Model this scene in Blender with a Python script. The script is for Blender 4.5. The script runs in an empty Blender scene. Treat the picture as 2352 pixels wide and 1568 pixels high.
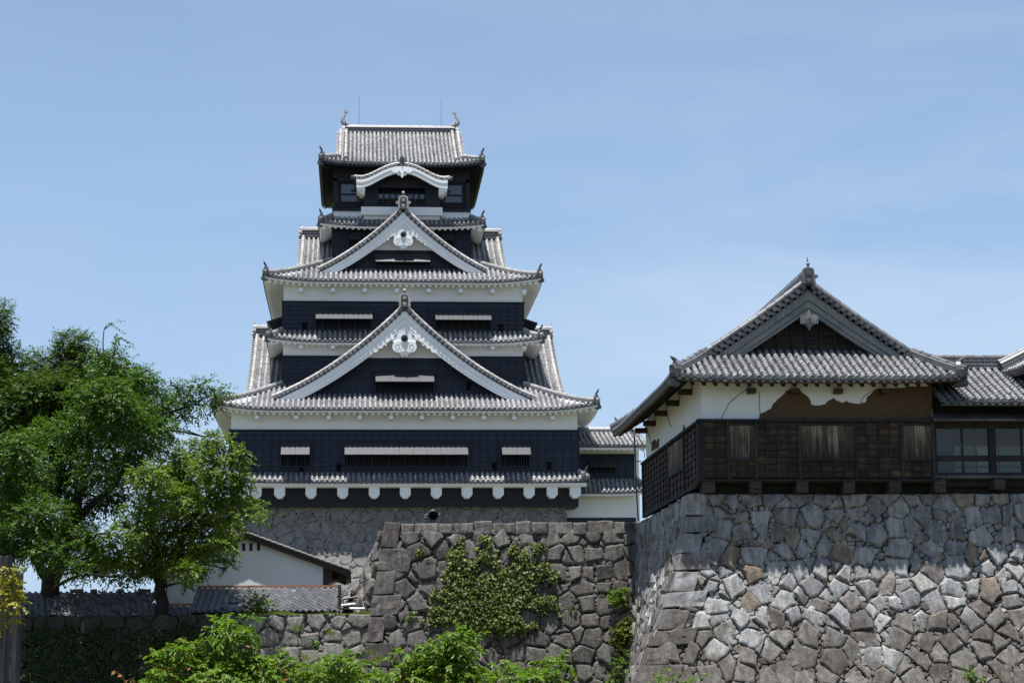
import bpy, bmesh, math, random
import numpy as np
from mathutils import Vector, Matrix

S = bpy.context.scene
COL = S.collection
V = Vector
Z = Vector((0, 0, 1))
rad = math.radians

# ------------------------------------------------------------------ camera
FPX, IW, IH = 4700.0, 2352.0, 1568.0          # focal length and frame in photo pixels
YAW, PITCH, ROLL = 0.07586265, 0.16305011, -0.0078
_f = V((math.sin(YAW) * math.cos(PITCH), math.cos(YAW) * math.cos(PITCH), math.sin(PITCH)))
_r = _f.cross(Z).normalized()
_u = _r.cross(_f)
CR = _r * math.cos(ROLL) + _u * math.sin(ROLL)
CU = -_r * math.sin(ROLL) + _u * math.cos(ROLL)
cam_data = bpy.data.cameras.new('camera')
cam_data.sensor_width = 36.0
cam_data.lens = 36.0 * FPX / IW
cam_data.clip_start = 0.5
cam_data.clip_end = 5000.0
cam = bpy.data.objects.new('camera', cam_data)
COL.objects.link(cam)
m3 = Matrix((CR, CU, -_f)).transposed()
cam.matrix_world = m3.to_4x4()
S.camera = cam


def at(x, y, Y):
    """world point seen at photo pixel (x, y) of the 2352x1568 frame on the plane at depth Y"""
    d = CR * (x - IW / 2) + CU * (IH / 2 - y) + _f * FPX
    return d * (Y / d.y)


# ------------------------------------------------------------------ light
SUN_DIR = V((-0.075, -0.158, 1.0)).normalized()
sun_el = math.asin(SUN_DIR.z)
sun_az = math.atan2(SUN_DIR.x, SUN_DIR.y)
w = bpy.data.worlds.new('World')
S.world = w
w.use_nodes = True
nt = w.node_tree
bg = nt.nodes['Background']
sky = nt.nodes.new('ShaderNodeTexSky')
sky.sky_type = 'NISHITA'
sky.sun_disc = False
sky.sun_elevation = sun_el
sky.sun_rotation = sun_az
sky.altitude = 50
sky.air_density = 1.0
sky.dust_density = 0.6
sky.ozone_density = 1.4
# thin cirrus: a pale veil mixed into the sky by stretched noise
tc = nt.nodes.new('ShaderNodeTexCoord')
mp = nt.nodes.new('ShaderNodeMapping')
mp.inputs['Rotation'].default_value = (0.0, 0.35, 0.0)
mp.inputs['Scale'].default_value = (2.2, 2.2, 9.0)
nz = nt.nodes.new('ShaderNodeTexNoise')
nz.inputs['Scale'].default_value = 1.6
nz.inputs['Detail'].default_value = 6
nz.inputs['Roughness'].default_value = 0.55
nz.inputs['Distortion'].default_value = 0.4
cr = nt.nodes.new('ShaderNodeValToRGB')
cr.color_ramp.elements[0].position = 0.36
cr.color_ramp.elements[0].color = (0, 0, 0, 1)
cr.color_ramp.elements[1].position = 0.85
cr.color_ramp.elements[1].color = (1.0, 1.0, 1.0, 1)
mx = nt.nodes.new('ShaderNodeMixRGB')
mx.inputs['Color2'].default_value = (5.2, 6.0, 7.2, 1)
nt.links.new(tc.outputs['Generated'], mp.inputs['Vector'])
nt.links.new(mp.outputs['Vector'], nz.inputs['Vector'])
nt.links.new(nz.outputs['Fac'], cr.inputs['Fac'])
s0 = nt.nodes.new('ShaderNodeSeparateXYZ')
nt.links.new(tc.outputs['Generated'], s0.inputs[0])
msk = None
for ax_, a_, b_, va, vb in (('X', -0.12, 0.22, 0.35, 1.0), ('Z', 0.10, 0.30, 1.0, 0.30)):
    mr_ = nt.nodes.new('ShaderNodeMapRange')
    for key, val in (('From Min', a_), ('From Max', b_), ('To Min', va), ('To Max', vb)):
        mr_.inputs[key].default_value = val
    nt.links.new(s0.outputs[ax_], mr_.inputs['Value'])
    if msk is None:
        msk = mr_.outputs[0]
    else:
        mm_ = nt.nodes.new('ShaderNodeMath')
        mm_.operation = 'MULTIPLY'
        nt.links.new(msk, mm_.inputs[0])
        nt.links.new(mr_.outputs[0], mm_.inputs[1])
        msk = mm_.outputs[0]
mm_ = nt.nodes.new('ShaderNodeMath')
mm_.operation = 'MULTIPLY'
nt.links.new(cr.outputs['Color'], mm_.inputs[0])
nt.links.new(msk, mm_.inputs[1])
nt.links.new(mm_.outputs[0], mx.inputs['Fac'])
# bluish milky air low over the horizon
sx = nt.nodes.new('ShaderNodeSeparateXYZ')
hr = nt.nodes.new('ShaderNodeValToRGB')
hr.color_ramp.elements[0].position = 0.0
hr.color_ramp.elements[0].color = (0.80, 0.80, 0.80, 1)
hr.color_ramp.elements[1].position = 0.46
hr.color_ramp.elements[1].color = (0, 0, 0, 1)
mh = nt.nodes.new('ShaderNodeMixRGB')
mh.inputs['Color2'].default_value = (2.95, 4.35, 6.55, 1)
nt.links.new(tc.outputs['Generated'], sx.inputs[0])
nt.links.new(sx.outputs['Z'], hr.inputs['Fac'])
nt.links.new(hr.outputs['Color'], mh.inputs['Fac'])
nt.links.new(sky.outputs['Color'], mh.inputs['Color1'])
nt.links.new(mh.outputs['Color'], mx.inputs['Color1'])
nt.links.new(mx.outputs['Color'], bg.inputs['Color'])
bg.inputs['Strength'].default_value = 0.081

sl = bpy.data.lights.new('sun', 'SUN')
sl.energy = 4.9
sl.angle = rad(0.55)
sl.color = (1.0, 0.975, 0.935)
so = bpy.data.objects.new('sun', sl)
COL.objects.link(so)
so.rotation_euler = SUN_DIR.to_track_quat('Z', 'Y').to_euler()
so.location = (0, 0, 120)

S.view_settings.view_transform = 'Standard'
S.view_settings.look = 'None'
S.view_settings.exposure = 0.78
S.view_settings.gamma = 1.0
S.render.engine = 'CYCLES'
S.cycles.max_bounces = 6
S.cycles.transparent_max_bounces = 6


# ------------------------------------------------------------------ materials
class NM:
    """small node-material builder"""

    def __init__(s, name, rough=0.7, spec=0.4):
        s.m = bpy.data.materials.new(name)
        s.m.use_nodes = True
        s.t = s.m.node_tree
        s.b = s.t.nodes['Principled BSDF']
        s.b.inputs['Roughness'].default_value = rough
        s.b.inputs['Specular IOR Level'].default_value = spec
        s.g = s.t.nodes.new('ShaderNodeNewGeometry')
        s.pos = s.g.outputs['Position']
        s.rnd = s.g.outputs['Random Per Island']

    def n(s, kind, **kw):
        x = s.t.nodes.new(kind)
        for k, v in kw.items():
            setattr(x, k, v)
        return x

    def link(s, a, b):
        s.t.links.new(a, b)

    def noise(s, scale=1.0, detail=4, rough=0.55, stretch=(1, 1, 1), distort=0.0, off=(0, 0, 0)):
        mp = s.n('ShaderNodeMapping')
        mp.inputs['Scale'].default_value = stretch
        mp.inputs['Location'].default_value = off
        s.link(s.pos, mp.inputs['Vector'])
        x = s.n('ShaderNodeTexNoise')
        x.inputs['Scale'].default_value = scale
        x.inputs['Detail'].default_value = detail
        x.inputs['Roughness'].default_value = rough
        x.inputs['Distortion'].default_value = distort
        s.link(mp.outputs['Vector'], x.inputs['Vector'])
        return x.outputs['Fac']

    def ramp(s, fac, stops, interp='LINEAR'):
        r = s.n('ShaderNodeValToRGB')
        r.color_ramp.interpolation = interp
        e = r.color_ramp.elements
        while len(e) < len(stops):
            e.new(0.5)
        for el, (p, c) in zip(e, stops):
            el.position = p
            el.color = (c, c, c, 1) if isinstance(c, (int, float)) else (c[0], c[1], c[2], 1)
        s.link(fac, r.inputs['Fac'])
        return r.outputs['Color']

    def mix(s, fac, a, b, kind='MIX'):
        x = s.n('ShaderNodeMixRGB', blend_type=kind)
        for v, key in ((fac, 'Fac'), (a, 'Color1'), (b, 'Color2')):
            if isinstance(v, (int, float)):
                x.inputs[key].default_value = v if key == 'Fac' else (v, v, v, 1)
            elif isinstance(v, tuple):
                x.inputs[key].default_value = (v[0], v[1], v[2], 1)
            else:
                s.link(v, x.inputs[key])
        return x.outputs['Color']

    def math(s, op, a, b=0.0):
        x = s.n('ShaderNodeMath', operation=op)
        for v, i in ((a, 0), (b, 1)):
            if isinstance(v, (int, float)):
                x.inputs[i].default_value = v
            else:
                s.link(v, x.inputs[i])
        return x.outputs[0]

    def height(s, z0, z1):
        sp = s.n('ShaderNodeSeparateXYZ')
        s.link(s.pos, sp.inputs[0])
        mr = s.n('ShaderNodeMapRange')
        mr.inputs['From Min'].default_value = z0
        mr.inputs['From Max'].default_value = z1
        s.link(sp.outputs['Z'], mr.inputs['Value'])
        return mr.outputs[0]

    def color(s, c):
        if isinstance(c, tuple):
            s.b.inputs['Base Color'].default_value = (c[0], c[1], c[2], 1)
        else:
            s.link(c, s.b.inputs['Base Color'])
        return s

    def bump(s, fac, strength=0.4, dist=0.03):
        b = s.n('ShaderNodeBump')
        b.inputs['Strength'].default_value = strength
        b.inputs['Distance'].default_value = dist
        s.link(fac, b.inputs['Height'])
        s.link(b.outputs['Normal'], s.b.inputs['Normal'])
        return s


M = {}


def tile_mat(name, lo, hi, rough, white, spec=0.5):
    k = NM(name, rough, spec)
    base = k.ramp(k.rnd, [(0.0, lo), (0.5, tuple((a + b) / 2 for a, b in zip(lo, hi))), (1.0, hi)])
    n1 = k.noise(3.5, 5, 0.6)
    nl = k.noise(0.35, 4, 0.65, (1, 1, 0.6))
    st = k.mix(1.0, k.ramp(n1, [(0.35, 0.78), (0.62, 1.0)]), k.ramp(nl, [(0.32, 0.72), (0.6, 1.05)]), 'MULTIPLY')
    c = k.mix(1.0, base, st, 'MULTIPLY')
    n2 = k.noise(9.0, 3, 0.6)
    sp = k.ramp(n2, [(0.62, 0.0), (0.70, 1.0)])
    c = k.mix(k.math('MULTIPLY', sp, white), c, (0.55, 0.54, 0.5))
    k.color(c)
    k.bump(n2, 0.15, 0.01)
    return k.m


M['tile'] = tile_mat('keep_roof_tile', (0.17, 0.17, 0.175), (0.27, 0.27, 0.27), 0.5, 0.25)
M['tile_round'] = tile_mat('keep_round_tile', (0.25, 0.25, 0.25), (0.42, 0.415, 0.41), 0.5, 0.35)
M['tile_old_round'] = tile_mat('old_round_tile', (0.19, 0.195, 0.20), (0.31, 0.305, 0.30), 0.4, 0.35)
M['tile_dark'] = tile_mat('dark_tile_end', (0.05, 0.055, 0.065), (0.12, 0.12, 0.13), 0.5, 0.1)
M['tile_cap'] = tile_mat('pale_tile_cap', (0.34, 0.33, 0.31), (0.55, 0.53, 0.5), 0.5, 0.6)
M['tile_old'] = tile_mat('old_roof_tile', (0.10, 0.105, 0.115), (0.20, 0.20, 0.205), 0.42, 0.3)
M['tile_wave'] = tile_mat('wavy_grey_tile', (0.085, 0.09, 0.10), (0.15, 0.15, 0.155), 0.4, 0.12)


def plaster(name, c0, c1, stain=0.25):
    k = NM(name, 0.85, 0.2)
    n = k.noise(0.9, 5, 0.6, (1, 1, 0.35))
    n2 = k.noise(6, 4, 0.6)
    f = k.ramp(n, [(0.3, 0.0), (0.75, stain)])
    c = k.mix(f, c0, c1)
    c = k.mix(k.ramp(n2, [(0.45, 0.0), (0.8, 0.12)]), c, c1)
    k.color(c)
    k.bump(n2, 0.1, 0.01)
    return k.m


M['plaster'] = plaster('white_plaster', (0.86, 0.87, 0.88), (0.68, 0.69, 0.69), 0.38)
M['plaster_old'] = plaster('aged_white_plaster', (0.81, 0.82, 0.84), (0.64, 0.62, 0.57), 0.38)
M['white_paint'] = plaster('white_gable_paint', (0.86, 0.87, 0.88), (0.70, 0.71, 0.71), 0.35)

M['plaster_shade'] = NM('grey_painted_groove', 0.8, 0.2).color((0.30, 0.31, 0.32)).m
k = NM('black_board', 0.5, 0.3)
n = k.noise(7, 4, 0.6, (1, 1, 0.25))
k.color(k.mix(k.ramp(k.math('ADD', k.math('MULTIPLY', k.rnd, 0.55), k.math('MULTIPLY', k.noise(0.8, 4, 0.6, (1.5, 1.5, 0.3)), 0.6)), [(0.2, 0.0), (0.9, 1.0)]), k.mix(n, (0.006, 0.008, 0.015), (0.013, 0.018, 0.030)),
              k.mix(n, (0.014, 0.020, 0.034), (0.026, 0.035, 0.055))))
k.bump(n, 0.2, 0.01)
M['black'] = k.m
M['black_trim'] = NM('black_trim', 0.5, 0.3).color((0.012, 0.014, 0.022)).m
k = NM('void_black', 0.8, 0.1)
M['void'] = k.color((0.004, 0.004, 0.005)).m
k = NM('shutter_paint', 0.44, 0.6)
n = k.noise(5, 3, 0.6, (4, 1, 1))
k.color(k.mix(n, (0.017, 0.021, 0.029), (0.027, 0.032, 0.042)))
M['shutter'] = k.m
k = NM('window_glass', 0.06, 0.9)
k.color((0.03, 0.045, 0.075))
M['glass_dark'] = k.m
M['bronze'] = NM('grey_bronze', 0.45, 0.5).color((0.26, 0.26, 0.265)).m


def wood(name, along, dark, mid, pale, g=1.0, bleach=None, lap=False):
    k = NM(name, 0.75, 0.25)
    st = {'x': (0.6, 0.6, 9.0), 'z': (9.0, 9.0, 0.5)}[along]
    n = k.noise(2.2 * g, 6, 0.65, st, 0.3)
    n2 = k.noise(0.9, 4, 0.6)
    bright = k.math('ADD', k.math('MULTIPLY', k.rnd, 0.36), k.math('MULTIPLY', n2, 0.72))
    a = k.ramp(bright, [(0.22, dark), (0.62, mid), (0.92, pale)])
    b = k.ramp(n, [(0.32, 0.22), (0.5, 0.75), (0.68, 1.15)])
    c = k.mix(1.0, a, b, 'MULTIPLY')
    if lap:                                              # each lapped board stays brown under its neighbour, sooty at its exposed foot
        at_ = k.n('ShaderNodeAttribute', attribute_name='lap')
        f = k.math('ADD', at_.outputs['Fac'], k.math('MULTIPLY', k.math('SUBTRACT', k.noise(3.0, 4, 0.6, (0.5, 0.5, 2.0)), 0.5), 1.1))
        c = k.mix(k.ramp(f, [(0.1, 0.75), (0.8, 0.0)]), c, (0.016, 0.013, 0.012))
    if bleach:                                           # rain-bleached towards the top, sooty lower down
        h = k.height(*bleach)
        st2 = k.noise(5.0, 4, 0.6, (3, 3, 0.15))
        f = k.math('ADD', h, k.math('MULTIPLY', k.math('SUBTRACT', st2, 0.5), 2.2))
        c = k.mix(k.ramp(f, [(0.25, 0.88), (0.8, 0.0)]), c, (0.016, 0.014, 0.014))
    k.color(c)
    k.bump(n, 0.5, 0.02)
    return k.m


M['wood_x'] = wood('weathered_plank', 'x', (0.022, 0.016, 0.012), (0.085, 0.053, 0.031), (0.24, 0.145, 0.072), lap=True)
M['wood_z'] = wood('weathered_shutter_board', 'z', (0.03, 0.024, 0.02), (0.14, 0.105, 0.075), (0.46, 0.37, 0.27), 1.6, (7.6, 9.2))
M['wood_dark'] = wood('charred_timber', 'x', (0.012, 0.012, 0.014), (0.028, 0.024, 0.022), (0.06, 0.045, 0.032))
M['wood_batten'] = wood('dark_batten', 'z', (0.016, 0.015, 0.017), (0.035, 0.032, 0.032), (0.07, 0.06, 0.055))
M['wood_tan'] = wood('tan_eave_board', 'x', (0.07, 0.055, 0.035), (0.13, 0.105, 0.065), (0.21, 0.17, 0.11))
M['wood_joist'] = wood('brown_joist', 'x', (0.03, 0.025, 0.022), (0.07, 0.055, 0.045), (0.12, 0.095, 0.075))
M['wood_grey'] = wood('silver_grey_timber', 'z', (0.05, 0.05, 0.052), (0.14, 0.135, 0.13), (0.27, 0.26, 0.25))
M['post_grey'] = wood('grey_post_timber', 'z', (0.02, 0.02, 0.022), (0.055, 0.054, 0.057), (0.12, 0.118, 0.125))
k = NM('lead_bargeboard', 0.6, 0.35)
n = k.noise(2.2, 6, 0.65, (0.5, 1, 0.5), 0.5)
n2 = k.noise(7, 5, 0.6)
c = k.ramp(n, [(0.3, (0.10, 0.115, 0.12)), (0.5, (0.17, 0.185, 0.185)), (0.62, (0.24, 0.225, 0.19)), (0.75, (0.15, 0.165, 0.175))])
k.color(k.mix(k.ramp(n2, [(0.4, 0.0), (0.7, 0.5)]), c, (0.08, 0.085, 0.09)))
k.bump(n2, 0.3, 0.02)
M['barge_grey'] = k.m
k = NM('mud_render', 0.9, 0.15)
n = k.noise(5, 6, 0.65)
k.color(k.mix(n, (0.075, 0.046, 0.030), (0.125, 0.077, 0.049)))
k.bump(n, 0.4, 0.02)
M['mud'] = k.m
M['crack'] = NM('dark_crack', 0.9, 0.1).color((0.05, 0.04, 0.032)).m  # dark brown line of the plaster cracks
M['copper'] = NM('copper_flashing', 0.5, 0.5).color((0.36, 0.16, 0.10)).m
M['brown_trim'] = NM('dark_brown_trim', 0.6, 0.3).color((0.05, 0.034, 0.028)).m
M['metal_dark'] = NM('dark_metal', 0.4, 0.5).color((0.04, 0.04, 0.045)).m
M['metal_grey'] = NM('grey_metal', 0.45, 0.5).color((0.16, 0.155, 0.175)).m
M['white_metal'] = NM('white_enamel', 0.4, 0.5).color((0.75, 0.76, 0.77)).m
M['pink_metal'] = NM('faded_red_enamel', 0.5, 0.4).color((0.40, 0.26, 0.28)).m
M['steel'] = NM('bright_steel', 0.25, 0.5).color((0.6, 0.6, 0.62)).m
k = NM('gallery_glass', 0.02, 0.5)
k.b.inputs['Transmission Weight'].default_value = 1.0
k.b.inputs['IOR'].default_value = 1.45
k.color((0.86, 0.9, 0.92))
M['glass'] = k.m
M['room'] = NM('pale_room_wall', 0.8, 0.2).color((0.33, 0.325, 0.28)).m
M['room_wood'] = NM('room_timber', 0.6, 0.3).color((0.15, 0.085, 0.055)).m


def stone_mat(name, cols, top=None, z0=0, z1=7, lichen=0.3, streak=0.35, bump=0.55, moss_shade_x=None):
    """cols: per-stone ramp; top: ramp that takes over towards z1 (newer, cleaner stones)"""
    k = NM(name, 0.85, 0.25)
    a = k.ramp(k.rnd, cols)
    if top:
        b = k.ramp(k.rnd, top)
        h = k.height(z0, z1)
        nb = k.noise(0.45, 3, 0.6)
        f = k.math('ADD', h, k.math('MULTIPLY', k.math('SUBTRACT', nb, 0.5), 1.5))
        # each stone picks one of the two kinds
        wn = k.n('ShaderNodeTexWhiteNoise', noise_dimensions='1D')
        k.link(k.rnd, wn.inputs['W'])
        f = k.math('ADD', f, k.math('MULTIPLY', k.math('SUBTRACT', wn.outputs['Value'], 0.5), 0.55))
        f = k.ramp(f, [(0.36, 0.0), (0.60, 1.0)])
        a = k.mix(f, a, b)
    n1 = k.noise(2.6, 7, 0.68)
    n2 = k.noise(11, 5, 0.65)
    n3 = k.noise(3.2, 4, 0.6, (1.6, 1.6, 0.22), 0.2)
    c = k.mix(1.0, a, k.ramp(n1, [(0.28, 0.55), (0.5, 0.95), (0.72, 1.25)]), 'MULTIPLY')
    c = k.mix(streak, c, k.mix(1.0, c, k.ramp(n3, [(0.40, 0.35), (0.6, 1.2)]), 'MULTIPLY'))
    c = k.mix(1.0, c, k.ramp(n2, [(0.3, 0.78), (0.65, 1.1)]), 'MULTIPLY')
    lc = k.ramp(k.noise(6.5, 4, 0.7, off=(3, 8, 1)), [(0.62, 0.0), (0.74, 1.0)])
    c = k.mix(k.math('MULTIPLY', lc, lichen), c, (0.36, 0.355, 0.32))
    if moss_shade_x:                                            # moss plus the trees' shade, both darkened into the stone colour
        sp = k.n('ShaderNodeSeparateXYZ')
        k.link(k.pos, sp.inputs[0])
        fm = k.math('ADD', k.math('MULTIPLY', k.math('SUBTRACT', moss_shade_x, sp.outputs['X']), 0.8), k.math('MULTIPLY', k.math('SUBTRACT', k.noise(1.6, 4, 0.6), 0.5), 2.5))
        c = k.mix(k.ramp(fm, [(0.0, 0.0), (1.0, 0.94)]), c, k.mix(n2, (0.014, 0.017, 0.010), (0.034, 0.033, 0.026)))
    k.color(c)
    hb = k.math('ADD', n1, k.math('MULTIPLY', n2, 0.45))
    k.bump(hb, bump, 0.07)
    return k.m


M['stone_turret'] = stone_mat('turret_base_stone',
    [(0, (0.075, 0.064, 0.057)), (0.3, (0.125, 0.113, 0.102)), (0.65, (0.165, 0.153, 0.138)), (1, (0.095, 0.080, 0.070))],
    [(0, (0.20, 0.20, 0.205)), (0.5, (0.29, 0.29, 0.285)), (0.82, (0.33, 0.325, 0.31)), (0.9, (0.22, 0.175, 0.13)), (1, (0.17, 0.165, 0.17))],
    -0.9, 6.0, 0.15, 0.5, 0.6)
M['stone_ivy'] = stone_mat('dark_lichened_stone',
    [(0, (0.082, 0.072, 0.067)), (0.4, (0.125, 0.113, 0.105)), (0.75, (0.155, 0.145, 0.133)), (1, (0.10, 0.088, 0.083))],
    [(0, (0.12, 0.11, 0.10)), (0.5, (0.18, 0.17, 0.155)), (1, (0.15, 0.14, 0.13))],
    3.0, 8.5, 0.55, 0.5, 0.7)
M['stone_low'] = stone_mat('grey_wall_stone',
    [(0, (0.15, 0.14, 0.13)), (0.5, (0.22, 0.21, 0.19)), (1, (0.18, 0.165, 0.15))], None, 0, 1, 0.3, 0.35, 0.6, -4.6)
M['stone_keep'] = stone_mat('keep_base_stone',
    [(0, (0.17, 0.165, 0.155)), (0.5, (0.23, 0.22, 0.205)), (0.85, (0.20, 0.195, 0.19)), (1, (0.25, 0.21, 0.17))],
    None, 0, 1, 0.1, 0.2, 0.35)
k = NM('dark_joint', 0.95, 0.1)  # dark backing between the stones
k.color(k.mix(k.noise(5, 4), (0.03, 0.027, 0.023), (0.075, 0.066, 0.055)))
M['joint'] = k.m


def leaf_mat(name, lo, mid, hi, rough=0.42, trans=0.35, tint=None):
    k = NM(name, rough + 0.06, 0.28)
    big = k.noise(0.55, 3, 0.5)
    f = k.math('ADD', k.math('MULTIPLY', k.rnd, 0.6), k.math('MULTIPLY', big, 0.55))
    c = k.ramp(f, [(0.2, lo), (0.55, mid), (0.95, hi)])
    if tint:
        wn = k.n('ShaderNodeTexWhiteNoise', noise_dimensions='1D')
        k.link(k.rnd, wn.inputs['W'])
        c = k.mix(k.ramp(wn.outputs['Value'], [(tint[1], 0.0), (tint[1] + 0.02, 1.0)]), c, tint[0])
    k.color(c)
    tr = k.n('ShaderNodeBsdfTranslucent')
    k.link(k.mix(1.0, c, (1.25, 1.35, 0.55), 'MULTIPLY'), tr.inputs['Color'])
    ms = k.n('ShaderNodeMixShader')
    ms.inputs[0].default_value = trans
    out = k.t.nodes['Material Output']
    k.link(k.b.outputs[0], ms.inputs[1])
    k.link(tr.outputs[0], ms.inputs[2])
    k.link(ms.outputs[0], out.inputs['Surface'])
    return k.m


M['leaf'] = leaf_mat('cherry_leaf', (0.028, 0.070, 0.010), (0.056, 0.120, 0.015), (0.108, 0.185, 0.024))
M['leaf_light'] = leaf_mat('young_cherry_leaf', (0.060, 0.108, 0.012), (0.108, 0.175, 0.02), (0.17, 0.24, 0.03))
M['leaf_dark'] = leaf_mat('broad_evergreen_leaf', (0.025, 0.055, 0.009), (0.05, 0.10, 0.013), (0.11, 0.165, 0.024), 0.35)
M['leaf_near'] = leaf_mat('bright_cherry_leaf', (0.065, 0.125, 0.012), (0.11, 0.19, 0.02), (0.17, 0.26, 0.035), 0.38, 0.4,
                          ((0.22, 0.09, 0.03), 0.965))
M['leaf_ivy'] = leaf_mat('ivy_leaf', (0.028, 0.055, 0.010), (0.075, 0.11, 0.018), (0.18, 0.205, 0.05), 0.45, 0.25)
M['leaf_creeper'] = leaf_mat('yellow_creeper_leaf', (0.10, 0.12, 0.012), (0.22, 0.22, 0.02), (0.40, 0.36, 0.04), 0.45, 0.35,
                             ((0.30, 0.13, 0.03), 0.9))
M['leaf_shrub'] = leaf_mat('shrub_leaf', (0.05, 0.11, 0.012), (0.09, 0.18, 0.02), (0.17, 0.26, 0.04), 0.35, 0.3)
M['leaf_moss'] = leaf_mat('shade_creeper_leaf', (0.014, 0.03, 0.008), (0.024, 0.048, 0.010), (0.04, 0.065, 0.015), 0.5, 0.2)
M['grass'] = leaf_mat('grass_blade', (0.08, 0.14, 0.015), (0.15, 0.22, 0.025), (0.26, 0.30, 0.05), 0.5, 0.35)
k = NM('bark', 0.9, 0.15)
n = k.noise(6, 6, 0.65, (1.5, 1.5, 0.4))
k.color(k.mix(n, (0.018, 0.014, 0.011), (0.06, 0.048, 0.04)))
k.bump(n, 0.7, 0.04)
M['bark'] = k.m
k = NM('twig_bark', 0.85, 0.2)
M['twig'] = k.color((0.07, 0.055, 0.045)).m
k = NM('earth', 0.95, 0.1)
n = k.noise(1.4, 6, 0.6)
k.color(k.mix(n, (0.07, 0.055, 0.04), (0.12, 0.13, 0.06)))
k.bump(n, 0.4, 0.05)
M['earth'] = k.m


# ------------------------------------------------------------------ mesh helpers
def wloc(o):
    p = Vector((0, 0, 0))
    while o is not None:
        p = p + o.location
        o = o.parent
    return p


class MB:
    """collects faces in world coordinates; build() links them as ONE mesh object"""

    def __init__(s):
        s.v, s.f, s.m, s.s, s.a = [], [], [], [], {}

    def add(s, vs, fs, m=0, smooth=False, attr=None):
        o = len(s.v)
        if attr:
            for i, a in enumerate(attr):
                s.a[o + i] = a
        s.v.extend([(p[0], p[1], p[2]) for p in vs])
        for f in fs:
            s.f.append([i + o for i in f])
            s.m.append(m)
            s.s.append(smooth)

    def box(s, x0, x1, y0, y1, z0, z1, m=0):
        vs = [(x, y, z) for z in (z0, z1) for y in (y0, y1) for x in (x0, x1)]
        s.add(vs, [(0, 2, 3, 1), (4, 5, 7, 6), (0, 1, 5, 4), (2, 6, 7, 3), (0, 4, 6, 2), (1, 3, 7, 5)], m)

    def obox(s, c, a, b, n, ha, hb, hn, m=0):
        c = V(c)
        vs = [c + a * (ha * i) + b * (hb * j) + n * (hn * k) for k in (-1, 1) for j in (-1, 1) for i in (-1, 1)]
        s.add(vs, [(0, 2, 3, 1), (4, 5, 7, 6), (0, 1, 5, 4), (2, 6, 7, 3), (0, 4, 6, 2), (1, 3, 7, 5)], m)

    def beam(s, p, q, wd, ht, m=0, up=Z):
        p, q = V(p), V(q)
        d = (q - p)
        L = d.length
        d = d / L
        a = d.cross(up)
        a = a.normalized() if a.length > 1e-6 else V((1, 0, 0))
        b = a.cross(d)
        s.obox((p + q) / 2, d, a, b, L / 2, wd / 2, ht / 2, m)

    def prism(s, pts, o, eu, ev, en, d0, d1, m=0):
        """polygon pts (u, v) in the frame o, eu, ev extruded along en from d0 to d1"""
        o = V(o)
        n = len(pts)
        vs = [o + eu * u + ev * v + en * d0 for u, v in pts] + [o + eu * u + ev * v + en * d1 for u, v in pts]
        fs = [tuple(range(n)), tuple(range(2 * n - 1, n - 1, -1))]
        fs += [(i, (i + 1) % n, n + (i + 1) % n, n + i) for i in range(n)]
        s.add(vs, fs, m)

    def strip(s, A, B, en, d0, d1, m=0):
        """solid band between the polylines A and B (3D), thickness along en from d0 to d1"""
        n = len(A)
        vs = [V(p) + en * d0 for p in A] + [V(p) + en * d0 for p in B] + [V(p) + en * d1 for p in A] + [V(p) + en * d1 for p in B]
        fs = []
        for i in range(n - 1):
            fs += [(i, i + 1, n + i + 1, n + i), (2 * n + i, 3 * n + i, 3 * n + i + 1, 2 * n + i + 1),
                   (i, 2 * n + i, 2 * n + i + 1, i + 1), (n + i, n + i + 1, 3 * n + i + 1, 3 * n + i)]
        fs += [(0, n, 3 * n, 2 * n), (n - 1, 3 * n - 1, 4 * n - 1, 2 * n - 1)]
        s.add(vs, fs, m)

    def tube(s, pts, rs, n=8, m=0, smooth=True, cap=True):
        pts = [V(p) for p in pts]
        k = len(pts)
        if isinstance(rs, (int, float)):
            rs = [rs] * k
        vs, fs = [], []
        ref = None
        for i, p in enumerate(pts):
            d = (pts[min(i + 1, k - 1)] - pts[max(i - 1, 0)])
            d = d.normalized() if d.length > 1e-9 else Z.copy()
            if ref is None:
                ref = d.orthogonal().normalized()
            a = ref - d * ref.dot(d)
            a = a.normalized() if a.length > 1e-6 else d.orthogonal().normalized()
            ref = a
            b = d.cross(a)
            for j in range(n):
                t = 2 * math.pi * j / n
                vs.append(p + a * (math.cos(t) * rs[i]) + b * (math.sin(t) * rs[i]))
        for i in range(k - 1):
            for j in range(n):
                fs.append((i * n + j, i * n + (j + 1) % n, (i + 1) * n + (j + 1) % n, (i + 1) * n + j))
        s.add(vs, fs, m, smooth)
        if cap:
            s.add(vs[:n], [tuple(range(n - 1, -1, -1))], m)
            s.add(vs[-n:], [tuple(range(n))], m)

    def cyl(s, c, ax, r, L, n=10, m=0):
        c, ax = V(c), V(ax).normalized()
        s.tube([c, c + ax * L], r, n, m, True, True)

    def lathe(s, c, prof, n=16, m=0, ax=Z, smooth=True):
        """profile of (radius, distance along ax)"""
        c, ax = V(c), V(ax).normalized()
        a = ax.orthogonal().normalized()
        b = ax.cross(a)
        vs, fs = [], []
        for r, h in prof:
            for j in range(n):
                t = 2 * math.pi * j / n
                vs.append(c + ax * h + a * (r * math.cos(t)) + b * (r * math.sin(t)))
        for i in range(len(prof) - 1):
            for j in range(n):
                fs.append((i * n + j, i * n + (j + 1) % n, (i + 1) * n + (j + 1) % n, (i + 1) * n + j))
        s.add(vs, fs, m, smooth)

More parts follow.
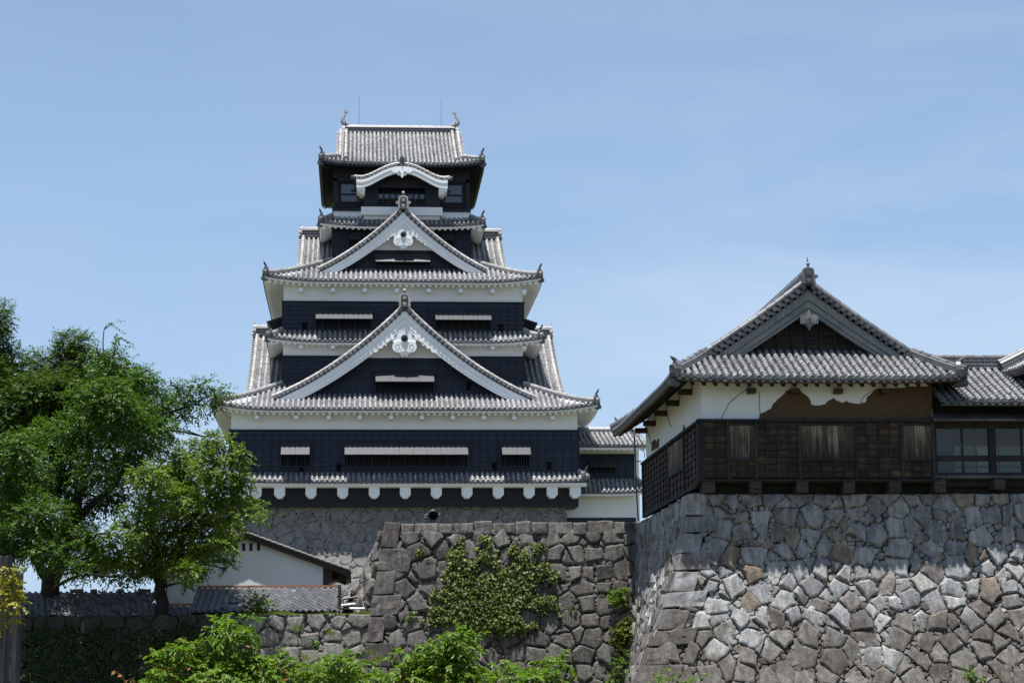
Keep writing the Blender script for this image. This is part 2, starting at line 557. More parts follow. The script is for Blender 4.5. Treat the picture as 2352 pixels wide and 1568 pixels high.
    def build(s, name, mats, parent=None, loc=None):
        if not isinstance(mats, (list, tuple)):
            mats = [mats]
        me = bpy.data.meshes.new(name)
        base = wloc(parent) if parent is not None else (V(loc) if loc is not None else V((0, 0, 0)))
        vs = [(x - base.x, y - base.y, z - base.z) for x, y, z in s.v]
        me.from_pydata(vs, [], s.f)
        for mm in mats:
            me.materials.append(mm)
        if s.a:
            at_ = me.attributes.new('lap', 'FLOAT', 'POINT')
            at_.data.foreach_set('value', [s.a.get(i, 0.0) for i in range(len(vs))])
        me.polygons.foreach_set('material_index', s.m)
        me.polygons.foreach_set('use_smooth', s.s)
        bm = bmesh.new()
        bm.from_mesh(me)
        bmesh.ops.recalc_face_normals(bm, faces=bm.faces)
        bm.to_mesh(me)
        bm.free()
        me.update()
        o = bpy.data.objects.new(name, me)
        COL.objects.link(o)
        if parent is not None:
            o.parent = parent
        else:
            o.location = base
        return o


def tag(o, label=None, cat=None, group=None, kind=None):
    for k_, v_ in (('label', label), ('category', cat), ('group', group), ('kind', kind)):
        if v_:
            o[k_] = v_
    return o


def empty(name, loc, label, cat, group=None):
    o = bpy.data.objects.new(name, None)
    COL.objects.link(o)
    o.location = loc
    o.empty_display_size = 0.5
    return tag(o, label, cat, group)


# ------------------------------------------------------------------ roofs of round and flat tiles
class Roof:
    """one slope of a tiled roof: eave along eu (u0..u1), climbing along ev over run/rise"""

    def __init__(s, O, eu, ev, u0, u1, run, rise, c=0.15, lift0=0.0, lift1=0.0, ll=4.0, tmax=None):
        s.O, s.eu, s.ev = V(O), V(eu), V(ev)
        s.u0, s.u1, s.run, s.rise, s.c = u0, u1, run, rise, c
        s.l0, s.l1, s.ll = lift0, lift1, ll
        s.tm = tmax or (lambda u: 1.0)
        s.len = math.hypot(run, rise)

    def P(s, u, t, h=0.0):
        L = 0.0
        if s.l0:
            L += s.l0 * max(0.0, 1 - (u - s.u0) / s.ll) ** 2
        if s.l1:
            L += s.l1 * max(0.0, 1 - (s.u1 - u) / s.ll) ** 2
        z = s.rise * ((1 - s.c) * t + s.c * t * t) + L * max(0.0, 1 - t) ** 1.6
        p = s.O + s.eu * u + s.ev * (s.run * t) + Z * z
        if h:
            p = p + s.N(t) * h
        return p

    def N(s, t):
        sl = s.rise * ((1 - s.c) + 2 * s.c * t) / s.run
        return (Z - s.ev * sl).normalized()

    def tiles(s, mb, pitch=0.38, r=0.105, seg=0.42, course=0.24, m=0, mend=1, rnd=None, tmin=0.0, ends=True, clip=None, sag=0.035, mr=None):
        mr = m if mr is None else mr
        rnd = rnd or random.Random(5)
        n = max(1, int(round((s.u1 - s.u0) / pitch)))
        du = (s.u1 - s.u0) / n
        us = [s.u0 + (i + 0.5) * du for i in range(n)]
        nc = max(2, int(math.ceil(s.len / course)))
        ns = max(2, int(math.ceil(s.len / seg)))
        ang = [math.pi * k / 5 for k in range(6)]
        # flat tiles between the rows
        edges = [s.u0] + us + [s.u1]
        for a, b in zip(edges[:-1], edges[1:]):
            ta, tb = min(1.0, s.tm(a)), min(1.0, s.tm(b))
            ca = clip(a) if clip else tmin
            mid = (a + b) / 2
            for j in range(nc):
                t0, t1 = j / nc, (j + 1) / nc
                if t1 <= ca:
                    continue
                if t0 >= max(ta, tb):
                    break
                p = []
                for u, tx in ((a, ta), (mid, (ta + tb) / 2), (b, tb)):
                    p.append((u, min(t0, tx), min(t1, tx)))
                lo, hi = 0.034 + rnd.uniform(-0.008, 0.01), 0.0
                off = [0, -sag, 0]
                vs = [s.P(u, q0, lo + o_) for (u, q0, q1), o_ in zip(p, off)] + [s.P(u, q1, hi + o_) for (u, q0, q1), o_ in zip(p, off)]
                vs += [s.P(u, q0, -0.02 + o_) for (u, q0, q1), o_ in zip(p, off)]
                mb.add(vs, [(0, 1, 4, 3), (1, 2, 5, 4), (6, 7, 1, 0), (7, 8, 2, 1)], m)
        # round tiles
        for u in us:
            tx = min(1.0, s.tm(u))
            cu = clip(u) if clip else tmin
            if tx < 0.02 or cu >= tx:
                continue
            for j in range(ns):
                t0, t1 = max(j / ns, cu), min((j + 1) / ns, tx)
                if t1 - t0 < 0.002:
                    continue
                vs = []
                w_ = rnd.uniform(-0.018, 0.018)
                for tt, rr, hh in ((t0, r * 1.07, 0.012), (t1 + 0.01, r * 0.94, 0.0)):
                    c0 = s.P(u + w_, tt, hh + 0.02)
                    nn = s.N(tt)
                    for g in ang:
                        vs.append(c0 + s.eu * (math.cos(g) * rr) + nn * (math.sin(g) * rr))
                mb.add(vs, [(k_, k_ + 1, 7 + k_, 6 + k_) for k_ in range(5)], mr, True)
                mb.add(vs[:6], [(0, 1, 2, 3, 4, 5)], mr)
            if ends and cu <= 0.0:
                c0 = s.P(u, 0, 0.035) - s.ev * 0.05
                mb.tube([c0, c0 + s.ev * 0.16], r * 1.13, 9, mend, True, True)
        if ends and tmin <= 0:
            for a, b in zip(us[:-1], us[1:]):           # hanging lips of the flat tiles
                mid = (a + b) / 2
                vs = []
                for u, dz in ((a, 0.03), (a + du * 0.25, -0.03), (mid, -0.055), (b - du * 0.25, -0.03), (b, 0.03)):
                    q = s.P(u, 0, 0) - s.ev * 0.03
                    vs += [q + Z * (dz + 0.0), q + Z * (dz - 0.10)]
                mb.add(vs, [(2 * i, 2 * i + 1, 2 * i + 3, 2 * i + 2) for i in range(4)], mend)

    def under(s, mb, tw, ua, ub, spacing=0.45, fascia=0.15, fz=0.10, rw=0.19, rh=0.22, rz=0.44, m=0, back=0.05, tail=0.22, mr=None):
        """fascia board, rafters and soffit; tw = t at the wall; ua, ub the wall's ends along u"""
        mr = m if mr is None else mr
        k = max(2, int((s.u1 - s.u0) / 0.8))
        L = [s.u0 + 0.06 + (s.u1 - s.u0 - 0.12) * i / k for i in range(k + 1)]
        A = [s.P(u, 0) + s.ev * back - Z * fz for u in L]
        B = [p - Z * fascia for p in A]
        mb.strip(A, B, s.ev, 0.0, 0.12, m)

        def Q(u, t, d):
            return s.P(u, t) - Z * d
        te = tail / s.run
        # soffit just above the rafters
        vs, fs = [], []
        for u in L:
            uu = min(max(u, s.u0 + 0.1), s.u1 - 0.1)
            # hip: soffit runs to the wall line, narrowing to the wall's own ends
            f = (u - s.u0) / (s.u1 - s.u0)
            uw = ua + (ub - ua) * f
            vs += [Q(uu, 0.02, fz + 0.02), Q(uw, tw * 1.05, rz - 0.12)]
        for i in range(len(L) - 1):
            fs.append((2 * i, 2 * i + 1, 2 * i + 3, 2 * i + 2))
        mb.add(vs, fs, m)
        n = int((s.u1 - s.u0 - 0.6) / spacing)
        for i in range(n + 1):
            u = (s.u0 + s.u1) / 2 + (i - n / 2) * spacing
            # rafters in the corner zone end at the hip
            t_end = tw
            if u < ua:
                t_end = tw * max(0.1, (u - s.u0) / (ua - s.u0))
            if u > ub:
                t_end = tw * max(0.1, (s.u1 - u) / (s.u1 - ub))
            if t_end <= te * 1.15:
                continue
            mb.beam(Q(u, te, rz - 0.02), Q(u, t_end, rz + 0.02), rw, rh, mr)


def ridge_bar(mb, pts, wd=0.34, ht=0.42, m=0, mcap=1, cap=0.11, seg=0.4, rnd=None):
    """stacked ridge: notched courses of flat tiles with a row of round tiles on top"""
    pts = [V(p) for p in pts]
    prof = [(-0.5, 0), (-0.5, 0.22), (-0.43, 0.24), (-0.43, 0.34), (-0.48, 0.36), (-0.48, 0.46), (-0.40, 0.48), (-0.40, 0.60),
            (-0.45, 0.62), (-0.45, 0.72), (-0.3, 0.9), (0.3, 0.9), (0.45, 0.72), (0.45, 0.62), (0.40, 0.60), (0.40, 0.48),
            (0.48, 0.46), (0.48, 0.36), (0.43, 0.34), (0.43, 0.24), (0.5, 0.22), (0.5, 0)]
    n = len(prof)
    vs, fs = [], []
    for i, p in enumerate(pts):
        d = (pts[min(i + 1, len(pts) - 1)] - pts[max(i - 1, 0)]).normalized()
        a = d.cross(Z).normalized()
        b = a.cross(d)
        for x, y in prof:
            vs.append(p + a * (x * wd) + b * (y * ht))
    for i in range(len(pts) - 1):
        for j in range(n - 1):
            fs.append((i * n + j, i * n + j + 1, (i + 1) * n + j + 1, (i + 1) * n + j))
    fs.append(tuple(range(n)))
    fs.append(tuple(range(len(vs) - n, len(vs))))
    mb.add(vs, fs, m)
    # round cap tiles
    for i in range(len(pts) - 1):
        p, q = pts[i], pts[i + 1]
        d = (q - p)
        L = d.length
        d = d / L
        a = d.cross(Z).normalized()
        b = a.cross(d)
        k = max(1, int(round(L / seg)))
        for j in range(k):
            c0 = p + d * (L * j / k) + b * (ht * 0.9)
            c1 = p + d * (L * (j + 1) / k) + b * (ht * 0.9)
            mb.tube([c0, c1], [cap * 1.06, cap * 0.95], 8, mcap, True, True)
            mb.tube([c0 - d * 0.02, c0 + d * 0.05], cap * 1.22, 8, mcap, True, True)


def corner_finial(mb, p, d, s=1.0, m=0, horn=1.0):
    """end tile with its horn at a roof corner; d = outward direction"""
    p, d = V(p), V(d).normalized()
    a = d.cross(Z).normalized()
    sh = [(-0.26, -0.05), (-0.28, 0.2), (-0.24, 0.42), (-0.12, 0.58), (0, 0.62), (0.12, 0.58), (0.24, 0.42), (0.28, 0.2), (0.26, -0.05)]
    mb.prism([(x * s, y * s) for x, y in sh], p, a, Z, d, -0.10 * s, 0.10 * s, m)
    mb.cyl(p + Z * (0.02 * s) + d * (0.05 * s), d, 0.13 * s, 0.22 * s, 10, m)
    pts = [p + Z * (0.50 * s) - d * (0.06 * s), p + Z * ((0.50 + 0.20 * horn) * s) + d * (0.03 * s), p + Z * ((0.50 + 0.36 * horn) * s) + d * (0.16 * s), p + Z * ((0.50 + 0.56 * horn) * s) + d * ((0.16 + 0.08 / horn) * s)]
    mb.tube(pts, [0.10 * s, 0.075 * s, 0.085 * s, 0.012 * s], 8, m)


def ogre_tile(mb, p, d, s=1.0, m=0, mdark=1, ball=True):
    """big shield-shaped ridge-end tile with shoulder scrolls, crest and ball on a post; p at its foot"""
    p, d = V(p), V(d).normalized()
    a = d.cross(Z).normalized()
    half = [(0.0, 0.0), (0.46, 0.0), (0.42, 0.12), (0.40, 0.28), (0.48, 0.36), (0.56, 0.40), (0.56, 0.52), (0.40, 0.56), (0.37, 0.70), (0.35, 0.90), (0.22, 1.0), (0.0, 1.03)]
    out = half[1:] + [(-x, y) for x, y in reversed(half[1:-1])]
    mb.prism([(x * s, y * s) for x, y in out], p, a, Z, d, -0.13 * s, 0.10 * s, m)
    inn = [(0.28, 0.06), (0.27, 0.6), (0.25, 0.82), (0.1, 0.9), (-0.1, 0.9), (-0.25, 0.82), (-0.27, 0.6), (-0.28, 0.06)]
    mb.prism([(x * s, y * s) for x, y in inn], p, a, Z, d, 0.10 * s, 0.125 * s, mdark)
    for sx in (-1, 1):                                   # shoulder scrolls
        mb.cyl(p + a * (sx * 0.50 * s) + Z * (0.45 * s), d, 0.10 * s, 0.17 * s, 10, m)
    for i in range(5):                                   # raised petals of the crest
        t = math.pi / 2 + i * 2 * math.pi / 5
        mb.cyl(p + a * (0.085 * s * math.cos(t)) + Z * ((0.66 + 0.085 * math.sin(t)) * s), d, 0.06 * s, 0.19 * s, 8, m)
    mb.cyl(p + Z * (0.20 * s), d, 0.13 * s, 0.24 * s, 12, m)
    if ball:
        mb.cyl(p + Z * (1.0 * s), Z, 0.06 * s, 0.16 * s, 8, mdark)
        mb.lathe(p + Z * (1.13 * s), [(0.0, 0), (0.09 * s, 0.03 * s), (0.12 * s, 0.11 * s), (0.09 * s, 0.2 * s), (0.0, 0.26 * s)], 10, m)


class Rake:
    """the curve of one gable half: foot at half width w, height H, concave by c"""

    def __init__(s, cx, zf, w, H, c):
        s.cx, s.zf, s.w, s.H, s.c = cx, zf, w, H, c

    def z(s, x):                                         # x = distance from the centre line
        t = 1 - x / s.w
        return s.zf + s.H * ((1 - s.c) * t + s.c * t * t)

    def dz(s, x):
        t = 1 - x / s.w
        return -s.H / s.w * ((1 - s.c) + 2 * s.c * t)

    def x_at(s, z):
        lo, hi = 0.0, s.w
        for _ in range(40):
            mid = (lo + hi) / 2
            if s.z(mid) > z:
                lo = mid
            else:
                hi = mid
        return lo

    def pts(s, y, sgn, off=0.0, x0=0.0, x1=None, n=18, dn=0.0):
        x1 = s.w if x1 is None else x1
        out = []
        for i in range(n + 1):
            x = x0 + (x1 - x0) * i / n
            dd = off(x / s.w) if callable(off) else off
            out.append(V((s.cx + sgn * x, y, s.z(x) - dd)))
        return out


def cladding(mb, o, eu, L, z0, z1, en, bat=0.5, lap=0.31, m=0, mbat=0, top=True, xlim=None, bw=0.07, rnd=None, split=False, off=0.0, bp=0.048):
    """lapped boards with vertical battens on a wall plane; en = outward; xlim(z) -> (u0, u1)"""
    o = V(o)
    rnd = rnd or random.Random(3)
    n = max(1, int(round((z1 - z0) / lap)))
    dz = (z1 - z0) / n
    nb = max(1, int(round(L / bat)))
    for i in range(n):
        a, b = z0 + i * dz, z0 + (i + 1) * dz
        if xlim:
            ul, uh = xlim(b)
            ul2, uh2 = xlim(a)
            if uh - ul < 0.1:
                ul, uh = (ul2 + uh2) / 2 - 0.03, (ul2 + uh2) / 2 + 0.03
        else:
            ul = ul2 = 0.0
            uh = uh2 = L
        cuts = [0.0, 1.0]
        if split:
            cuts = [j / nb for j in range(nb + 1)]
        for c0, c1 in zip(cuts[:-1], cuts[1:]):
            jt = rnd.uniform(-0.004, 0.004)
            A = o + eu * (ul2 + (uh2 - ul2) * c0)
            B = o + eu * (ul2 + (uh2 - ul2) * c1)
            C = o + eu * (ul + (uh - ul) * c1)
            D = o + eu * (ul + (uh - ul) * c0)
            vs = [A + Z * a + en * (off + 0.062 + jt), B + Z * a + en * (off + 0.062 + jt), C + Z * b + en * (off + 0.012), D + Z * b + en * (off + 0.012),
                  A + Z * a + en * off, B + Z * a + en * off]
            mb.add(vs, [(0, 1, 2, 3), (4, 5, 1, 0)], m, False, (0, 0, 1, 1, 0, 0))
    for j in range(nb + 1):
        u = L * j / nb
        zt = z1
        if xlim:
            zz = z0
            for q in range(60):
                zq = z0 + (z1 - z0) * q / 59
                l_, h_ = xlim(zq)
                if l_ <= u <= h_:
                    zz = zq
            zt = zz
            if zt - z0 < 0.1:
                continue
        u = min(max(u, bw / 2), L - bw / 2)
        c = o + eu * u + Z * ((z0 + zt) / 2) + en * (off + bp)
        mb.obox(c, eu, Z, en, bw / 2, (zt - z0) / 2, bp, mbat)
    if top and not xlim:
        mb.obox(o + eu * (L / 2) + Z * (z1 + 0.04) + en * (off + 0.05), eu, Z, en, L / 2 + 0.05, 0.04, 0.06, mbat)


def window_unit(parent, x0, x1, z0, z1, y, shutter=True, tilt=52, slen=None, top=None, bars=0.17):
    """black lattice window in a wall facing -Y with a propped-out top-hinged shutter"""
    fr = MB()
    fr.box(x0 - 0.12, x1 + 0.12, y - 0.14, y - 0.02, z0 - 0.12, z0)
    fr.box(x0 - 0.12, x0, y - 0.14, y - 0.02, z0, z1)
    fr.box(x1, x1 + 0.12, y - 0.14, y - 0.02, z0, z1)
    fr.box(x0 - 0.12, x1 + 0.12, y - 0.14, y - 0.02, z1, z1 + 0.1)
    wobj = fr.build('window', M['black_trim'], parent)
    pn = MB()
    pn.box(x0, x1, y - 0.07, y - 0.055, z0, z1)
    pn.build('opening', M['void'], wobj)
    lt = MB()
    n = int((x1 - x0) / bars)
    for i in range(1, n):
        x = x0 + (x1 - x0) * i / n
        lt.box(x - 0.035, x + 0.035, y - 0.125, y - 0.075, z0, z1)
    lt.build('lattice', M['black_trim'], wobj)
    if shutter:
        sl_ = slen or (z1 - z0)
        a = rad(tilt)
        en = V((0, -math.cos(a), math.sin(a)))           # outward normal of the leaf
        dn = V((0, -math.sin(a), -math.cos(a)))          # down the leaf
        zt = z1 if top is None else top
        h = V(((x0 + x1) / 2, y - 0.16, zt))
        sh = MB()
        hw = (x1 - x0) / 2 + 0.04
        npan = max(2, int(round((x1 - x0) / 1.05)))
        for i in range(npan):                            # boards of the leaf
            u0 = -hw + 2 * hw * i / npan + 0.008
            u1 = -hw + 2 * hw * (i + 1) / npan - 0.008
            sh.obox(h + V((1, 0, 0)) * ((u0 + u1) / 2) + dn * (sl_ / 2), V((1, 0, 0)), dn, en, (u1 - u0) / 2, sl_ / 2, 0.025)
        s_ = sh.build('shutter', M['shutter'], wobj)
        for sx in (-1, 1):
            pr = MB()
            pr.beam(h + V((sx * (hw - 0.2), 0.03, -(z1 - z0) * 0.75)), h + V((sx * (hw - 0.2), 0, 0)) + dn * (sl_ * 0.93) - en * 0.05, 0.04, 0.04)
            pr.build('prop', M['black_trim'], wobj)
    return wobj

EX, EY = V((1, 0, 0)), V((0, 1, 0))


def hip_pts(rf, u0, u1, t1, n=8, h=0.02):
    return [rf.P(u0 + (u1 - u0) * i / n, t1 * i / n, h) for i in range(n + 1)]


def verge(mb, rf, u, out, t0=0.0, t1=1.0, pitch=0.36, r=0.11, m=0, mend=1, row=True, mcap=0, mdisc=None):
    mdisc = m if mdisc is None else mdisc
    """round tile ends along a gable edge of a slope, facing out, with a cap row on top"""
    n = max(2, int(rf.len * (t1 - t0) / pitch))
    for i in range(n):
        t = t0 + (t1 - t0) * (i + 0.5) / n
        p = rf.P(u, t, 0.02)
        mb.tube([p - out * 0.30, p + out * 0.24], r, 9, mdisc, True, True)
        p2 = rf.P(u, t0 + (t1 - t0) * (i + 1.0) / n, -0.10)
        mb.tube([p2 - out * 0.25, p2 + out * 0.20], r * 0.9, 7, mend, True, True)
    if row:
        k = max(3, int(rf.len * (t1 - t0) / 0.42))
        for i in range(k):
            a = rf.P(u, t0 + (t1 - t0) * i / k, 0.17) - out * 0.10
            b = rf.P(u, t0 + (t1 - t0) * (i + 1) / k, 0.17) - out * 0.10
            mb.tube([a, b], [0.15, 0.13], 8, mcap, True, True)


def pent_roof(parent, xl, xr, ye, ze, wl, wr, yw, zw, lift=0.4, back=None, pitch=0.38, white=True, c=0.12, clip=None, name='roof', under=True,
              spacing=0.45, side_tiles=True, finials=True, rz=0.44, tile='tile', end='tile_dark'):
    """hipped skirt roof: front slope from the eave (xl..xr at ye, ze) up to the wall (wl..wr at yw, zw) and its two side slopes"""
    mb = MB()
    run, rise = yw - ye, zw - ze
    W = xr - xl

    def tmf(u):
        if u < wl - xl:
            return max(0.0, u / (wl - xl))
        if u > wr - xl:
            return max(0.0, (W - u) / (xr - wr))
        return 1.0
    rf = Roof((xl, ye, ze), EX, EY, 0, W, run, rise, c, lift, lift, min(4.5, W * 0.3), tmf)
    rf.tiles(mb, pitch=pitch, clip=clip, mr=2)
    back = back or (yw + 6)
    D = back - ye
    sides = []
    for sx, x0, wx in ((-1, xl, wl), (1, xr, wr)):
        rn = abs(wx - x0)

        def tms(v, rn=rn):
            return min(1.0, v / run) if v < run else 1.0
        rs = Roof((x0, ye, ze), EY, V((-sx, 0, 0)), 0, D, rn, rise, c, lift, 0, min(4.5, W * 0.3), tms)
        rs.tiles(mb, pitch=pitch, course=0.5, seg=0.8, mr=2)
        sides.append((rs, sx))
    rob = mb.build(name, [M[tile], M[end], M[tile + '_round']], parent)
    for (u0, u1, sx) in ((0.05, wl - xl, -1), (W - 0.05, wr - xl, 1)):
        rb = MB()
        ridge_bar(rb, hip_pts(rf, u0, u1, 1.0, 7, 0.04), 0.30, 0.30, 0, 1, 0.10)
        rb.build('hip_ridge', [M[tile], M['tile_cap'] if tile == 'tile' else M[tile]], rob)
    if finials:
        for (u0, sx) in ((0.0, -1), (W, 1)):
            fb = MB()
            corner_finial(fb, rf.P(u0, 0.0, 0.08) + V((-sx * 0.22, 0.2, 0)), V((sx, -0.75, 0)), 0.95)
            q = rf.P(u0, 0, -0.30) + V((-sx * 0.2, 0.2, 0))
            fb.cyl(q, V((sx, -1, 0)), 0.17, 0.35, 10)
            fb.build('corner_tile', M['tile_dark'], rob)
    if under:
        ub = MB()
        rf.under(ub, 0.93 if run > 3 else 0.98, wl - xl, wr - xl, spacing, m=0, rz=rz)
        for rs, sx in sides:
            rs.under(ub, 0.98, run, D, spacing, m=0, rz=rz)
        # hip rafters under the corners
        for (u0, wx, sx) in ((0.0, wl, -1), (W, wr, 1)):
            a = rf.P(u0, 0) + V((-sx * 0.35, 0.35, -0.42))
            b = V((wx, yw, zw - 0.45)) if run < 3 else rf.P(u0 - sx * (xr - wr) * 0.5, 0.5) - Z * 0.5
            ub.beam(a, b, 0.26, 0.32)
        ub.build('eave', M['plaster'] if white else M['black_trim'], rob)
    return rob, rf


def front_gable(parent, cx, yf, za, zf, w, c, yback, ywall, zsplit, zbase, name='gable', barge=(1.35, 0.72), pend=1.0, tile='tile', bargemat='white_paint',
                pitch=0.38, clad=True, cap='tile_cap', ogre=1.0, rows=True, ballm=None):
    """a gable facing -Y: tiled slopes, verge tiles, stepped bargeboards, wall, pendant and ridge-end tile"""
    rk = Rake(cx, zf, w, za - zf, c)
    root = MB()
    slopes = []
    for sgn in (-1, 1):
        rf = Roof((cx + sgn * w, yf, zf), EY, V((-sgn, 0, 0)), 0, yback - yf, w, za - zf, c)
        rf.tiles(root, pitch=pitch, ends=False, mr=3)
        verge(root, rf, 0.0, V((0, -1, 0)), 0.0, 0.985, pitch * 0.98, 0.33 * pitch, 0, 1, True, 2, None if tile == 'tile' else 1)
        slopes.append(rf)
    g = root.build(name, [M[tile], M['tile_dark'], M[cap], M[tile + '_round']], parent)
    rg = MB()
    ridge_bar(rg, [V((cx, yf - 0.05, za - 0.02)), V((cx, yback, za - 0.02))], 0.46, 0.62, 0, 1, 0.12)
    rg.build('ridge', [M[tile], M[cap]], g)
    og = MB()
    ogre_tile(og, V((cx, yf - 0.22, za + 0.02)), V((0, -1, 0)), ogre)
    og.build('ogre_tile', [M['tile_cap'] if tile == 'tile' else M['tile_old'], M['tile_dark']], g)
    # stepped bargeboards
    v0, v1 = barge
    bb = MB()

    def vd(s):
        return v0 + (v1 - v0) * (s ** 0.6)
    o0 = 0.20
    for sgn in (-1, 1):
        for fa, fb, d0, d1 in ((0.0, 0.44, -0.16, 0.10), (0.44, 0.50, -0.09, 0.10), (0.50, 0.80, -0.125, 0.10), (0.80, 0.85, -0.06, 0.10), (0.85, 1.0, -0.10, 0.10)):
            A = rk.pts(yf, sgn, lambda s: o0 + vd(s) * fa, 0, w * 0.965)
            B = rk.pts(yf, sgn, lambda s: o0 + vd(s) * fb, 0, w * 0.965)
            bb.strip(A, B, EY, d0 + 0.05, d1 + 0.05)
        # soffit behind the boards
        A = rk.pts(yf + 0.12, sgn, 0.24, 0, w * 0.98)
        B = rk.pts(ywall + 0.1, sgn, 0.24, 0, w * 0.98)
        vs = A + B
        n = len(A)
        bb.add(vs, [(i, i + 1, n + i + 1, n + i) for i in range(n - 1)])
    bb.build('bargeboard', M[bargemat], g)
    # wall
    wb = MB()
    if zsplit is not None:
        xs = rk.x_at(zsplit)
        hi_ = [(x, rk.z(x) - 0.2) for x in np.linspace(xs, 0, 14) if rk.z(x) - 0.2 > zsplit + 0.02]
        pts = [(-xs, zsplit)] + [(-x, z_) for x, z_ in hi_] + [(x, z_) for x, z_ in hi_[-2::-1]] + [(xs, zsplit)]
        wb.prism(pts, V((cx, ywall, 0)), EX, Z, EY, -0.05, 0.25)
        wb.build('gable_plaster', M['plaster'], g)
    top = zsplit if zsplit is not None else za - 0.6
    kb = MB()
    xb = rk.x_at(zbase)
    xs = rk.x_at(top)
    pts = [(-xb, zbase), (-xs, top), (xs, top), (xb, zbase)]
    kb.prism(pts, V((cx, ywall, 0)), EX, Z, EY, 0.0, 0.22)

    def xlim(z):
        x = rk.x_at(min(z, za - 0.3))
        return (xb - x, xb + x)
    cladding(kb, V((cx - xb, ywall, 0)), EX, 2 * xb, zbase, top, V((0, -1, 0)), 0.55, 0.31, 0, 1, False, xlim)
    kb.build('boarding', [M['black'], M['black_trim']] if tile == 'tile' else [M['wood_dark'], M['wood_batten']], g)
    return g, rk


def pendant(parent, cx, y, ztop, s, mat='white_paint', boss='black_trim'):
    """turnip-shaped gable pendant with spiral scrolls, side fins and a hexagonal boss"""
    pb = MB()
    n = V((0, -1, 0))
    o = V((cx, y, ztop))
    for sx in (-1, 1):
        pb.prism([(sx * 0.0, -1.45), (sx * 0.16, -1.45), (sx * 0.55, -1.3), (sx * 0.62, -0.85), (sx * 0.42, -0.62), (sx * 0.40, -0.32), (sx * 0.25, -0.30), (sx * 0.0, 0.0)][::sx],
                 o, EX * s, Z * s, n, 0.0, 0.10 * s)
        pb.cyl(o + EX * (sx * 0.37 * s) + Z * (-1.02 * s), n, 0.34 * s, 0.16 * s, 18)
        # spiral fillet
        pts = []
        for i in range(22):
            t = i / 21
            ang = math.pi * (0.6 + 3.0 * t)
            rr = (0.27 - 0.21 * t) * s
            pts.append(o + EX * (sx * (0.37 * s + rr * math.cos(ang))) + Z * (-1.02 * s + rr * math.sin(ang)) + n * (0.165 * s))
        pb.tube(pts, 0.010 * s, 5, 1)
        # leafy fins
        fin = [(0.60, -0.72), (0.72, -0.52), (0.95, -0.62), (1.05, -0.86), (1.2, -0.80), (1.32, -1.02), (1.5, -1.0), (1.58, -1.22), (1.85, -1.28), (2.0, -1.45),
               (1.9, -1.05), (1.5, -0.70), (1.0, -0.30), (0.6, 0.02)]
        fin = [(sx * a, b - 0.1) for a, b in fin]
        pb.prism(fin if sx > 0 else fin[::-1], o, EX * s, Z * s, n, 0.0, 0.07 * s)
        for q in range(2):
            fx, fz = 0.72 + q * 0.30, -0.48 - q * 0.2
            pb.cyl(o + EX * (sx * fx * s) + Z * (fz * s), n, (0.12 - 0.018 * q) * s, 0.09 * s, 10)
    pb.prism([(0, 0.22), (-0.72, -0.62), (-0.3, -0.95), (0.3, -0.95), (0.72, -0.62)], o, EX * s, Z * s, n, -0.06, 0.0)
    for q in range(3):                                   # chevron folds at the foot
        z0 = -1.30 - q * 0.13
        hw = 0.42 - q * 0.11
        pb.prism([(-hw, z0 + 0.05), (0, z0 + 0.16), (hw, z0 + 0.05), (hw * 0.8, z0 - 0.06), (0, z0 + 0.02), (-hw * 0.8, z0 - 0.06)], o, EX * s, Z * s, n, 0.0, (0.17 - 0.03 * q) * s)
    p = pb.build('pendant', [M[mat], M['plaster_shade']], parent)
    hb = MB()
    hb.lathe(o + Z * (-0.52 * s) + n * 0.05, [(0.20 * s, 0), (0.22 * s, 0.12 * s), (0.17 * s, 0.2 * s), (0.07 * s, 0.22 * s), (0.06 * s, 0.32 * s), (0.0, 0.33 * s)], 6, 0, n, False)
    hb.build('boss', M[boss], p)
    return p


KX = at(927, 1085, 150).x
keep = empty('castle_keep', (KX, 150, at(927, 1161, 150).z),
             'tall black and white castle keep with two big white front gables', 'castle')


def zpx(y, Y, x=927):
    return at(x, y, Y).z


# ---- first storey
Y1 = 150.0
x1l, x1r = at(531, 970, Y1).x, at(1326, 970, Y1).x
zt1 = zpx(938, 148.8)
wall = MB()
wall.box(x1l, x1r, Y1, Y1 + 25, zpx(990, Y1), zt1 + 0.30)
wall.box(x1l - 0.03, x1r + 0.03, Y1 + 0.05, Y1 + 24.95, zpx(1161, Y1) - 0.05, zpx(990, Y1), 1)
Y2 = 154.0
x2l, x2r = at(650, 810, Y2).x, at(1201, 810, Y2).x
wall.box(x2l, x2r, Y2, Y2 + 17.4, zt1 + 0.5, zpx(640, 152.65) + 0.25)
Y4 = 157.7
x4l, x4r = at(765, 520, Y4).x, at(1079, 520, Y4).x
wall.box(x4l, x4r, Y4, Y4 + 12.6, zpx(640, 152.65) + 0.1, zpx(484, Y4))
wall.build('wall', [M['plaster'], M['black_trim']], keep)

